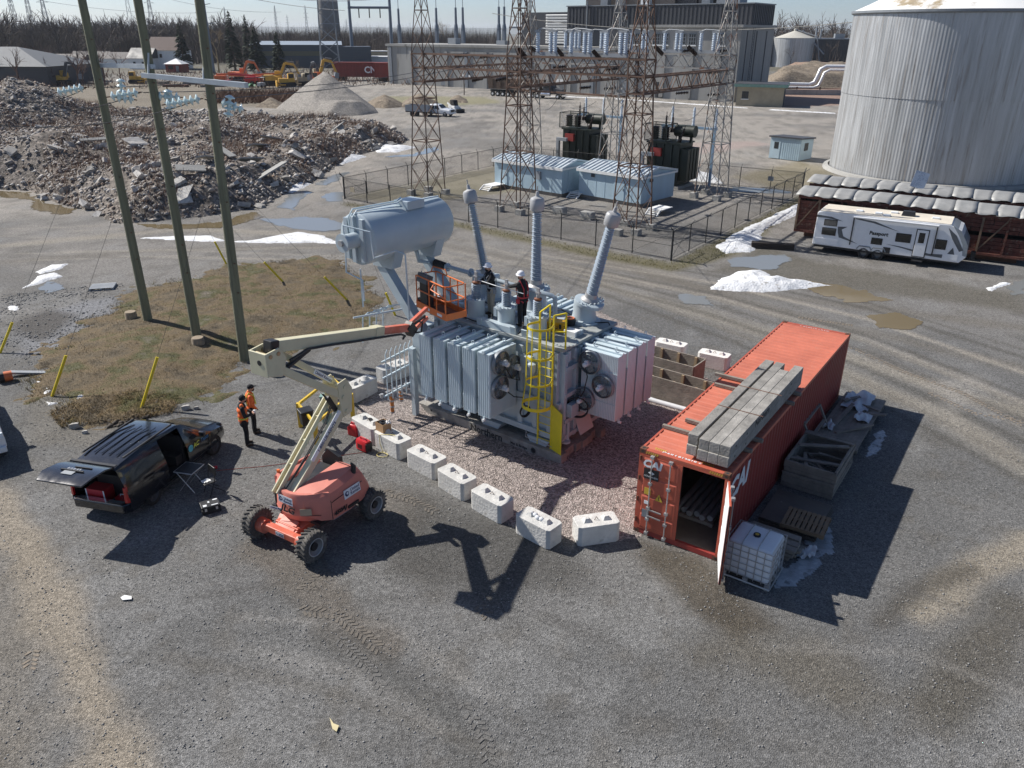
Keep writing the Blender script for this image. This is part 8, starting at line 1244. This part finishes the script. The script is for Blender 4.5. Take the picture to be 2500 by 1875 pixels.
# guy wires and yellow guards
M_guard = mat('guy_guard_yellow', (.72, .55, .02), .45, var=.08)
tops = [bA+dA*11, bB+dB*11, bC+dC*11]
for lb, a, b, tp in (('yellow guy guard at the far left edge', (0, 862), (30, 787), None), ('yellow guy guard beside the small snow patch at left', (127, 968), (161, 868), None), ('yellow guy guard between the snow patch and the van', (345, 997), (384, 872), None), ('yellow guy guard behind the middle pole', (553, 645), (524, 590), 0), ('yellow guy guard on the mound right of the right pole', (693, 690), (645, 640), 1), ('yellow guy guard near the conservator above the mound', (850, 735), (792, 676), 2), ('yellow guy guard behind the valve rack', (965, 770), (942, 715), None)):
    p = GG(*a); q = None; t = thing('guy_guard', lb, 'guy guard', p, 0, 'yellow guy wire guards'); bb = pix(b[0], b[1], p); d = bb-p; d = d.normalized()*min(d.length, 2.6); mb = MB(); mb.tube([(0, 0, 0), d*.5, d], .055, 8); mb.build('sleeve', M_guard, t, 40)
    far = d.normalized()*7 if tp is None else d.normalized()*9; mb = MB(); mb.tube([d*-.12, d, far+d*.2], .006, 4); mb.build('wire', M_wire, t)
for lb, px, py, h in (('cut wooden stump left of the left pole', 322, 781, .42), ('cut wooden stump at the foot of the middle pole', 485, 842, .35), ('cut wooden stump below the boom lift head', 672, 915, .25)): t = thing('stump', lb, 'stump', GG(px, py)); mb = MB(); mb.lathe([(.27, -.1), (.26, h*.9), (.24, h)], n=14); mb.build('trunk', mat('stump_wood', (.3, .24, .17), .9, var=.3, vs=5), t, 40)
def rput(o, x, y, z, rz): o.location = (x, y, z); o.rotation_euler = (0, 0, rz); return o
g = GG(252, 703); pallet('pallet', 'pale grey pallet lying on the gravel left of the poles', g.x, g.y, g.z+.0, R(15), 1.2, 1.0, M_roofg, 5, put=rput)
t = thing('barrel', 'orange and black traffic barrel lying on its side at the left', 'barrel', GG(30, 928), R(35)); mb = MB(); mb.lathe([(.2, 0), (.2, .22)], (-.45, 0, .2), (1, 0, 0), n=16); mb.build('base', M_blkp, t, 35); mb = MB(); mb.lathe([(.2, .22), (.19, .5)], (-.45, 0, .2), (1, 0, 0), n=16); mb.build('body', M_org, t, 35)
g = GG(70, 915); mb = MB(); mb.box((0, 0, .1), (1.3, .22, .08), Matrix.Rotation(.1, 3, 'Y')); o = tag(mb.build('board', M_roofg), 'grey board lying beside the barrel at left', 'board'); o.location = g; o.rotation_euler = (0, 0, R(12))
for lb, P in (('torn yellow strip of tape on the gravel at bottom centre', (805, 1755, 815, 1770, 828, 1775, 822, 1790, 812, 1783)), ('white scrap of paper on the gravel below the van', (295, 1462, 305, 1456, 322, 1459, 322, 1466, 300, 1468))): mb = MB(); mb.prism([GG(P[i], P[i+1])+Vector((0, 0, .03)) for i in range(0, len(P), 2)], (0, 0, .015)); tag(mb.build('litter', M_wht if 'white' in lb else mat('tape_tan', (.6, .52, .3), .7)), lb, 'litter')
# dead weeds and earth around the guy anchors
AN = pts(170,985, 330,960, 440,970, 420,1010, 300,1030, 150,1045, 120,1010); tag(blades('dead_weeds', 5000, AN, .05, .3, M_blade, 21, w=.009, bend=1.2), 'flattened dead weeds beside the yellow guards behind the van', 'weeds')
tag(stones('soil_clods', 260, pts(250,1032, 330,1002, 385,978, 395,985, 380,1010, 330,1032, 270,1044), .04, .16, mat('dark_clod', (.075, .062, .05), .95), 31), 'dark clods of dug soil behind the van', 'soil')
for lb, px, py, s in (('pale boulder behind the van', 183, 1045, .17), ('small stone behind the van', 208, 1058, .1), ('flat pale rock near the guy guard', 455, 1000, .16), ('dark rock near the guy guard', 480, 999, .1)): o = bpy.data.objects.new('rock', chm[1]); COL.objects.link(o); o.location = GG(px, py)+Vector((0, 0, s*.5)); o.scale = (s*1.6, s, s); tag(o, lb, 'rock')
# ================================================================ FAR YARD, ROAD AND SKYLINE
def bld(name, label, o, az, L, D, H_, m, roof=None, rh=0., hip=0., cat='building', doors=(), wins=()):
    t = thing(name, label, cat, o, az); mb = MB(); mb.bx(0, L, 0, D, -.5, H_); mb.build('wall', m, t); mb = MB(); e = .4
    if rh: mb.add([(-e, -e, H_), (L+e, -e, H_), (L+e, D+e, H_), (-e, D+e, H_), (hip-e*(not hip), D/2, H_+rh), (L-hip+e*(not hip), D/2, H_+rh)], [(0, 1, 5, 4), (2, 3, 4, 5), (1, 2, 5), (3, 0, 4), (3, 2, 1, 0)])
    else: mb.bx(-e, L+e, -e, D+e, H_, H_+.35)
    mb.build('roof', roof or M_dark, t)
    for x, w, h in doors: mb = MB(); mb.bx(x, x+w, -.08, .02, 0, h); mb.build('door', M_steel, t)
    for x, w, z, h in wins: mb = MB(); mb.bx(x, x+w, -.07, .02, z, z+h); mb.build('window', M_pane, t)
    return t
g = G(122, 211); bld('warehouse', 'dark blue warehouse with a grey hipped roof at the far left edge', g, R(178), 60, 26, 4.5, M_dark, mat('pale_roof', (.11, .12, .13), .7), 4.2, 14).scale = (1, -1, 1)
M_bgw = mat('blue_grey_cladding', (.06, .075, .095), .6, var=.1, vs=.2); g = G(618, 166); t = bld('depot', 'long low blue grey depot with a pale roof before the chimney', g, R(12), 33, 22, 8.0, M_bgw, mat('depot_roof', (.26, .31, .37), .6), 1.2); mb = MB(); mb.bx(2, 26, -.1, .02, 4.2, 5.8); mb.build('wall_band', mat('olive_band', (.12, .12, .08), .6), t)
mb = MB(); mb.bx(30, 44, -3, 14, -.5, 7.4); mb.build('annex', M_bgw, t)
g = G(365, 168); bld('house', 'white two storey house with a brown gable roof beyond the yard', g, R(-12), 12, 9, 6.2, M_wht, mat('brown_shingle', (.14, .1, .085), .85), 4.4, wins=((2, 1, 3.8, 1.2), (5, 1, 3.8, 1.2), (2, 1, 1, 1.4), (8, 1.1, 1, 1.4))); g = G(352, 168); bld('house', 'grey roofed white house wing left of the brown roofed house', (g.x-4, g.y-3, 0), R(-12), 9, 7, 3.6, M_wht, M_dark, 3.4, wins=((2, 1, 1.2, 1.3), (5.5, 1, 1.2, 1.3)))
g = G(406, 177); bld('hut', 'small dark red hut with a pale roof beside the yard road', g, R(-5), 5.5, 5, 2.6, M_red, M_wht, 1.6, 2.5, doors=((3.6, 1, 2.1),), wins=((1, 1.6, 1, 1.1),)); g = G(820, 166); bld('low_white_building', 'low white building with a flat roof left of the power station', (g.x, g.y+14, 0), R(-6), 30, 10, 3.4, M_wht, M_wht); g = G(850, 158); bld('yellow_building', 'low tan building behind the white one left of the power station', (g.x, g.y+22, 0), R(-4), 26, 10, 4.6, M_tan, M_wht)
for lb, px, py, L_, rz in (('low grey roofed house among the trees behind the excavator', 235, 164, 16, 0), ('low white roofed shed behind the dark warehouse', 105, 172, 14, 0), ('small house with brown roof left of the large bare tree', 180, 160, 13, 10)): g = G(px, py); bld('house', lb, g, R(rz), L_, 8, 3, M_roofg if rz else M_wht, M_dark2, 2.2)
# chimney
g = G(800, 140); t = thing('chimney', 'tall tapering dark concrete chimney rising out of the picture', 'chimney', (g.x+2.5, g.y, 0)); mb = MB(); mb.lathe([(5.6, -1), (5.2, 20), (4.4, 60), (3.9, 90)], n=36); mb.build('shaft', mat('chimney_concrete', (.2, .195, .19), .9, var=.2, vs=.1), t, 40); mb = MB(); mb.lathe([(5.25, 16), (5.3, 16.5)], n=36); mb.build('band', M_roofg, t)
def mast(name, label, o, az, H_, w0, w1, m, arms=(), n=7, th=.12, cat='lattice mast', group=None):
    t = thing(name, label, cat, o, az, group); C = ((-1, -1), (1, -1), (1, 1), (-1, 1)); W_ = lambda z: w0+(w1-w0)*(z/H_)**.7
    for sx, sy in C: mb = MB(); [mb.beam((sx*W_(H_*k/n), sy*W_(H_*k/n), H_*k/n), (sx*W_(H_*(k+1)/n), sy*W_(H_*(k+1)/n), H_*(k+1)/n), th*1.4) for k in range(n)]; mb.build('leg', m, t, fix=False)
    for k in range(n):
        mb = MB(); a, b = H_*k/n, H_*(k+1)/n
        for i in range(4): p, q = C[i], C[(i+1) % 4]; mb.beam((p[0]*W_(a), p[1]*W_(a), a), (q[0]*W_(b), q[1]*W_(b), b), th); mb.beam((q[0]*W_(a), q[1]*W_(a), a), (p[0]*W_(b), p[1]*W_(b), b), th)
        mb.build('bracing', m, t, fix=False)
    for z, w in arms: mb = MB(); mb.beam((-w, 0, z), (w, 0, z), th*1.3); mb.beam((-w, 0, z), (0, 0, z+w*.3), th); mb.beam((w, 0, z), (0, 0, z+w*.3), th); mb.build('crossarm', m, t, fix=False)
    return t
M_far = mat('far_steel', (.3, .31, .32), .7)
mast('lattice_mast', 'grey lattice mast standing before the chimney', G(808, 172), R(10), 42, 3.4, 2.0, M_steel, n=9, th=.16)
for k, (px, ty, d, lb) in enumerate(((36, -14, 1300, 'leftmost distant transmission tower'), (76, -10, 1350, 'second distant transmission tower from the left'), (113, 2, 1250, 'third distant transmission tower from the left'), (318, -14, 1250, 'distant transmission tower just left of the middle pole'), (347, 14, 1600, 'smaller distant transmission tower just right of the middle pole'), (370, 0, 1350, 'distant transmission tower between the middle and right poles'), (550, 40, 2300, 'tiny transmission tower right of the right pole'), (672, 37, 2200, 'tiny transmission tower left of the chimney'), (746, 36, 2200, 'tiny transmission tower just left of the chimney'), (700, 52, 2900, 'very small transmission tower left of the chimney'), (843, 58, 3000, 'very small transmission tower right of the chimney'))):
    q = G(px, 79+CH/d*FPX*1.2); a = math.atan((px-IW/2)/FPX*.91); X, Y = d*math.sin(a), d*math.cos(a); h = CH+(79-ty)/FPX*d*1.19; mast('transmission_tower', lb, (X, Y, 0), R(8*k % 60), h, 4.5, .5, M_far, ((h*.62, 7), (h*.75, 6), (h*.88, 5)), 8, .28, 'transmission tower', 'distant transmission towers')
# H frame and other line structures
M_sp = mat('blue_grey_pole', (.16, .19, .23), .5, .2); g = G(863, 163); t = thing('line_portal', 'tall grey H shaped line portal left of the power station', 'line portal', g, R(0)); sp_ = 15.5
for x in (0, sp_): mb = MB(); mb.tube([(x, 0, -.5), (x, 0, 40)], [.75, .35], 10); mb.build('post', M_sp, t, 40)
mb = MB(); mb.cyl((-.5, 0, 21), (sp_+.5, 0, 21), .45, n=8); mb.build('crossbeam', M_sp, t)
for x in (3.6, 7.6, 11.7): mb = MB(); mb.cyl((x, 0, 21), (x, 0, 17.4), .22, n=6); mb.build('insulator', M_bporc, t)
g = G(520, 180); t = thing('steel_pole', 'tall tapered blue grey steel line pole behind the right wooden pole', 'line pole', g); mb = MB(); mb.tube([(0, 0, -.5), (0, 0, 38)], [.85, .4], 12); mb.build('shaft', M_sp, t, 40); [MB().beam((0, 0, z), (-2.6 if k % 2 else 2.4, -.6, z+.4), .16).build('arm', M_sp, t) for k, z in enumerate((14.5, 17.5, 20, 22.5))]
for k, (px, top, lb) in enumerate(((976, 27, 'dark switch column above the left end of the low roof'), (1067, 27, 'dark switch column second from the left above the low roof'), (1114, 24, 'dark switch column third from the left above the low roof'), (1131, 32, 'dark switch column just right of the third one'), (1218, 20, 'dark switch column before the louvred block'), (1231, 30, 'dark switch column beside the louvred block'))):
    s, z = WC(px, 100, at(PO, PA, 0, 60), PA); o = at(at(PO, PA, 0, 60), PA, s); t = thing('switch_column', lb, 'switch column', o, PA, 'dark switch columns behind the power station'); mb = MB(); mb.beam((0, 0, 0), (0, 0, 13.5), 1.0); mb.build('lattice_base', M_sp, t); mb = MB(); mb.lathe([(.75, 13.5), (.55, 14.8), (.42, 15.2), (.36, 20)], n=10); mb.build('insulator', M_sp, t); mb = MB(); mb.cyl((0, 0, 20), (0, 0, 24), .1, n=5); mb.build('rod', M_sp, t)
A, B = at(at(PO, PA, 0, 60), PA, -5), at(at(PO, PA, 0, 60), PA, 45); mb = MB(); mb.beam(A+Vector((0, 0, 14)), B+Vector((0, 0, 14)), .5); tag(mb.build('bus_bar', M_sp), 'long horizontal bus bar between the dark switch columns', 'bus bar')
for k, (a, za, b, zb, sg, m, r_) in enumerate((((1200, 46), 16, (2100, 55), 15, 2.0, M_pwire, .05), ((560, 10), 34, (850, 42), 22, 1, M_far, .09), ((520, -5), 42, (960, 20), 30, 3, M_far, .09), ((0, 15), 60, (330, 10), 60, 8, M_far, .2), ((120, 25), 55, (560, 45), 50, 8, M_far, .2), ((380, 12), 60, (700, 45), 55, 8, M_far, .2))):
    da, db = (150, 135) if k == 0 else ((320, 300) if k < 3 else (1250, 1400)); pa = Vector(((a[0]-IW/2)/FPX*.93*da, da, CH+(79-a[1])/FPX*da*1.15)); pb = Vector(((b[0]-IW/2)/FPX*.93*db, db, CH+(79-b[1])/FPX*db*1.15)); wire(['pale overhead conductor crossing before the power station', 'thin line from the steel pole to the portal', 'upper thin line above the depot', 'far transmission line at upper left', 'far transmission line behind the poles', 'far transmission line right of the poles'][k], pa, pb, sg, r_, m)
for k, (a, b) in enumerate((((1332, 268), (1365, 232)), ((1392, 262), (1455, 248)), ((1628, 290), (1650, 240)), ((1672, 294), (1725, 252)), ((1368, 250), (1380, 300)))): wire(f'slack lead number {k+1} above the green transformers' if False else ['slack lead at the left of the left green transformer', 'slack lead rising right from the left green transformer', 'slack lead rising from the middle of the right green transformer', 'slack lead rising right from the right green transformer', 'slack lead hanging between the green transformers'][k], G(*a, 5.9), G(*b, 8.2), .3, .02)
# --- machines
def excav(label, px, py, az, m, reach=1., sc=1., boomm=None):
    t = thing('excavator', label, 'excavator', G(px, py), az); t.scale = (sc,)*3; bmm = boomm or m
    for y in (-1.25, 1.25): mb = MB(); mb.loft([[(x, y+dy, z) for x, z in ((-2.1, .5), (-1.9, .95), (1.9, .95), (2.1, .5), (1.8, 0), (-1.8, 0))] for dy in (-.3, .3)]); mb.build('track', M_blk, t, bevel=.05)
    mb = MB(); mb.loft([[(-2.2, y, 1.1), (1.4, y, 1.1), (1.4, y, 1.7), (-.4, y, 2.2), (-2.2, y, 2.2)] for y in (-1.35, 1.35)]); mb.build('house', m, t, bevel=.06); mb = MB(); mb.loft([[(.1, y, 1.5), (1.7, y, 1.5), (1.6, y, 2.4), (1.2, y, 3.0), (.1, y, 3.0)] for y in (.35, 1.35)]); c_ = mb.build('cab', m, t, bevel=.04); mb = MB(); mb.bx(.3, 1.5, 1.34, 1.38, 2.0, 2.85); mb.build('pane', M_pane, c_)
    P = [Vector((1.2, -.2, 1.8)), Vector((3.0*reach, -.2, 4.6)), Vector((5.2*reach, -.2, 4.3)), Vector((6.4*reach, -.2, 2.2))]
    for a, b, w, nm in ((P[0], P[1], .55, 'boom'), (P[1], P[2], .5, 'boom'), (P[2], P[3], .38, 'stick')): mb = MB(); mb.beam(a, b, .4, w); mb.build(nm, bmm, t, bevel=.05)
    mb = MB(); mb.cyl(P[0]+Vector((.4, 0, .1)), P[1]+Vector((.2, 0, -.6)), .1, n=8); mb.cyl(P[1]+Vector((.4, 0, .4)), P[2]+Vector((.1, 0, .5)), .1, n=8); mb.build('cylinder', M_steel, t); mb = MB(); mb.prism([P[3]+Vector(q) for q in ((-.3, -.55, .2), (.4, -.55, 0), (.3, -.55, -1.0), (-.6, -.55, -.9))], (0, 1.1, 0)); mb.build('bucket', M_steel, t)
def dozer(label, px, py, az, m, sc=1.):
    t = thing('bulldozer', label, 'bulldozer', G(px, py), az); t.scale = (sc,)*3
    for y in (-1, 1): mb = MB(); mb.loft([[(x, y+dy, z) for x, z in ((-1.9, .5), (-1.6, 1.0), (1.5, .9), (1.8, .5), (1.5, 0), (-1.6, 0))] for dy in (-.25, .25)]); mb.build('track', M_blk, t)
    mb = MB(); mb.bx(-.2, 1.9, -.7, .7, .8, 1.8); mb.build('hood', m, t, bevel=.06); mb = MB(); mb.loft([[(-1.6, y, 1.0), (-.1, y, 1.0), (-.2, y, 2.9), (-1.5, y, 2.9)] for y in (-.85, .85)]); mb.build('cab', m, t, bevel=.05); [MB().bx(-1.4, -.3, y, y+.03, 1.9, 2.7).build('pane', M_pane, t) for y in (-.89, .86)]; mb = MB(); mb.bx(2.2, 2.5, -1.8, 1.8, .1, 1.3); mb.build('blade', m, t); [MB().beam((.5, y, .5), (2.3, y, .5), .2).build('push_arm', m, t) for y in (-1.4, 1.4)]
def lift2(label, px, py, az, m):
    t = thing('parked_boom_lift', label, 'boom lift', G(px, py), az)
    for x in (-1.3, 1.3):
        for y in (-1.1, 1.1): mb = MB(); mb.cyl((x, y-.2, .5), (x, y+.2, .5), .5, n=14); mb.build('wheel', M_blk, t)
    mb = MB(); mb.bx(-1.5, 1.5, -.6, .6, .5, .9); mb.build('chassis', m, t, bevel=.05); mb = MB(); mb.bx(-2.2, .6, -1.2, 1.2, .95, 2.0); mb.build('turret', m, t, bevel=.15); mb = MB(); mb.beam((-1.8, 0, 2.2), (5.2, 0, 2.5), .4, .45); mb.build('boom', m, t); mb = MB(); mb.bx(5.2, 6.4, -.9, .9, .9, 1.1); [mb.beam((5.2+1.2*a, -.9+1.8*b, 1), (5.2+1.2*a, -.9+1.8*b, 2.1), .07) for a in (0, 1) for b in (0, 1)]; mb.build('basket', m, t)
excav('black boomed excavator beside the dark warehouse', 148, 208, R(8), M_yel, .72, 1.15, M_dark); excav('large yellow excavator left of the gravel cone', 672, 209, R(12), M_yel, .85, 1.15); excav('tan excavator with raised arm behind the gravel cone', 768, 208, R(20), M_tan, .7, 1.3, M_yel); excav('dark grey excavator close behind the gravel cone', 790, 212, R(150), M_org, .6, 1.15, M_dark); excav('orange excavator far behind the rubble heap', 585, 198, R(-10), M_org, .9, 1.1)
dozer('yellow bulldozer beside the large yellow excavator', 703, 212, R(200), M_yel, 1.1); dozer('tan bulldozer behind the gravel cone', 748, 209, R(170), M_tan, 1.1); dozer('orange loader left of the middle pole in the far yard', 335, 204, R(10), M_yel, 1.0)
lift2('orange boom lift parked right of the right pole', 548, 204, R(5), M_org); lift2('red boom lift parked beside the orange one', 610, 207, R(170), M_redp); lift2('orange boom lift left of the yellow excavator', 636, 205, R(20), M_org)
for lb, px, py, L_ in (('dark red rail car with white letters left of the power station', 890, 197, 17), ('dark red rail car at the power station corner', 955, 199, 9)):
    g = G(px, py); t = thing('rail_car', lb, 'rail car', (g.x-L_/2, g.y, 0), R(-4), 'dark red rail cars'); mb = MB(); mb.bx(0, L_, 0, 3, 1, 4.6); ribs(mb, (0, 0), (L_, 0), 1, 4.6, 1.0, .08, .25); mb.build('body', M_red, t); mb = MB(); mb.bx(-.1, L_+.1, -.1, 3.1, 4.6, 4.8); mb.build('roof', M_red, t); [MB().bx(x, x+2, .3, 2.7, 0, 1).build('bogie', M_blk, t) for x in (1, L_-3)]
    if L_ > 10: text('lettering', 'CN', 2.4, M_decal, t, plate((L_*.62, -.1, 2.8), (1, 0, 0), (0, 0, 1)), .02, bold=.06)
# --- tipper lorry, trailer, skid steer
g = G(1193, 234); t = thing('tipper_lorry', 'brown tipper trailer with a black bonneted tractor before the power station', 'lorry', (g.x, g.y, 0), R(-33)); mb = MB(); mb.loft([[(0, y, 1.5), (12.5, y, 1.5), (13, y, 3.6), (-.4, y, 3.6)] for y in (0, 2.5)]); b_ = mb.build('tipper_body', mat('tipper_brown', (.1, .065, .045), .7, var=.3), t); [MB().bx(x, x+.15, -.1, 0, 1.6, 3.6).build('body_rib', MATS['tipper_brown'], b_) for x in range(1, 13, 2)]; MB().bx(0, 18, .7, 1.8, .9, 1.3).build('frame', M_blk, t)
for x in (1, 2.3, 3.6, 4.9, 11, 12.3, 17.2):
    for y in (.2, 2.3): mb = MB(); mb.cyl((x, y-.18, .52), (x, y+.18, .52), .52, n=16); w_ = mb.build('wheel', M_blk, t); mb = MB(); mb.cyl((x, y-.2, .52), (x, y+.2, .52), .24, n=12); mb.build('hub', M_wht, w_)
mb = MB(); mb.loft([[(13.6, y, 1.2), (15.6, y, 1.2), (15.6, y, 2.3), (15.2, y, 3.1), (13.6, y, 3.1)] for y in (.1, 2.4)]); mb.build('cab', M_dark, t, bevel=.08); mb = MB(); mb.loft([[(15.6, y, .9), (18.1, y, .9), (18.1, y, 1.9), (15.6, y, 2.2)] for y in (.5, 2.0)]); mb.build('bonnet', M_dark, t, bevel=.1); MB().bx(14, 15.2, .05, .1, 2.1, 2.9).build('pane', M_pane, t); MB().cyl((13.2, .2, .9), (15.4, .2, .9), .35, n=14).build('fuel_tank', M_chrome, t, 40); [MB().cyl((13.5, y, 2), (13.5, y, 4.2), .1, n=8).build('stack', M_chrome, t) for y in (.3, 2.2)]; MB().bx(18.05, 18.25, .2, 2.3, .5, .9).build('bumper', M_chrome, t)
g = G(990, 283); t = thing('dump_trailer', 'small grey dump trailer behind the far white pickup', 'trailer', (g.x, g.y, 0), R(-22)); [MB().bx(*q).build('side', M_roofg, t) for q in ((0, 4.2, 0, .08, .75, 1.7), (0, 4.2, 1.9, 1.98, .75, 1.7), (0, .08, .08, 1.9, .75, 1.7), (4.12, 4.2, .08, 1.9, .75, 1.7))]; MB().bx(0, 4.2, .08, 1.9, .6, .75).build('floor', M_blk, t)
for x in (1.3, 2.2): mb = MB(); mb.cyl((x, -.15, .38), (x, .1, .38), .38, n=14); mb.build('wheel', M_blk, t)
MB().beam((4.2, 1, .5), (5.4, 1, .5), .12).build('drawbar', M_blk, t)
g = G(1108, 274); t = thing('skid_steer', 'white skid steer loader beside the far white pickup', 'loader', g, R(-50)); MB().bx(-.9, .9, -.5, .5, .35, 1.1).build('body', M_wht, t, bevel=.06); mb = MB(); mb.loft([[(-.4, y, 1.1), (.7, y, 1.1), (.5, y, 2.0), (-.4, y, 2.0)] for y in (-.45, .45)]); mb.build('cab', M_blk, t); [MB().beam((-.9, y, 1.5), (1.3, y, .5), .15, .25).build('arm', M_wht, t) for y in (-.65, .65)]; mb = MB(); mb.bx(1.3, 2.0, -.85, .85, .05, .6); mb.build('bucket', M_blk, t)
for x in (-.55, .55):
    for y in (-.75, .75): mb = MB(); mb.cyl((x, y-.14, .36), (x, y+.14, .36), .36, n=12); mb.build('wheel', M_blk, t)
g = G(640, 214); t = thing('forklift', 'small white and grey forklift before the orange lifts', 'forklift', g, R(60)); MB().bx(-1, .7, -.6, .6, .3, 1.2).build('body', M_roofg, t, bevel=.1); [MB().beam((x, y, 1), (x, y, 2.3), .08).build('roll_post', M_blk, t) for x in (-.6, .5) for y in (-.5, .5)]; MB().bx(-.7, .6, -.6, .6, 2.3, 2.38).build('roof', M_wht, t); [MB().beam((.85, y, .1), (.85, y, 2.6), .12).build('mast', M_blk, t) for y in (-.35, .35)]
for x in (-.7, .5):
    for y in (-.55, .55): mb = MB(); mb.cyl((x, y-.12, .32), (x, y+.12, .32), .32, n=12); mb.build('wheel', M_blk, t)
for k, (px, py, lb) in enumerate(((240, 206, 'pile of old beams between the left and middle poles in the far yard'), (385, 206, 'pile of old beams just right of the middle pole in the far yard'), (430, 212, 'pile of rusty beams above the long crossarm in the far yard'), (478, 206, 'pile of old beams left of the right pole in the far yard'), (520, 212, 'pile of old beams just right of the right pole in the far yard'))):
    t = thing('timber_pile', lb, 'timber pile', G(px, py), .2*(k-2), 'beam piles in the far yard')
    for i in range(5):
        for j in range(2+k % 2): mb = MB(); mb.bx(-3+.2*(i % 2), 3, -.9+.32*i, -.62+.32*i, .28*j, .28*j+.26); mb.build('beam', M_rust if k == 2 else M_wood, t)
g = G(600, 213); crumple('tarpaulin', 4, 3, 1.6, mat('green_tarp', (.06, .25, .12), .6), None, g, 6); tag(bpy.data.objects['tarpaulin'], 'green tarpaulin heap beyond the rubble near the red lifts', 'tarpaulin')

# ---------------------------------------------------------------- haze
hz = MB(); hz.bx(-9600, 9600, -3600, 12800, -8, 110); M_hz2 = bpy.data.materials.new('haze'); M_hz2.use_nodes = True; nt = M_hz2.node_tree; nt.nodes.remove(nt.nodes['Principled BSDF']); pv = nt.nodes.new('ShaderNodeVolumePrincipled'); pv.inputs['Color'].default_value = (.86, .92, 1, 1); pv.inputs['Density'].default_value = .00009; pv.inputs['Anisotropy'].default_value = .2; nt.links.new(pv.outputs[0], nt.nodes['Material Output'].inputs['Volume']); tag(hz.build('haze', M_hz2), kind='stuff')
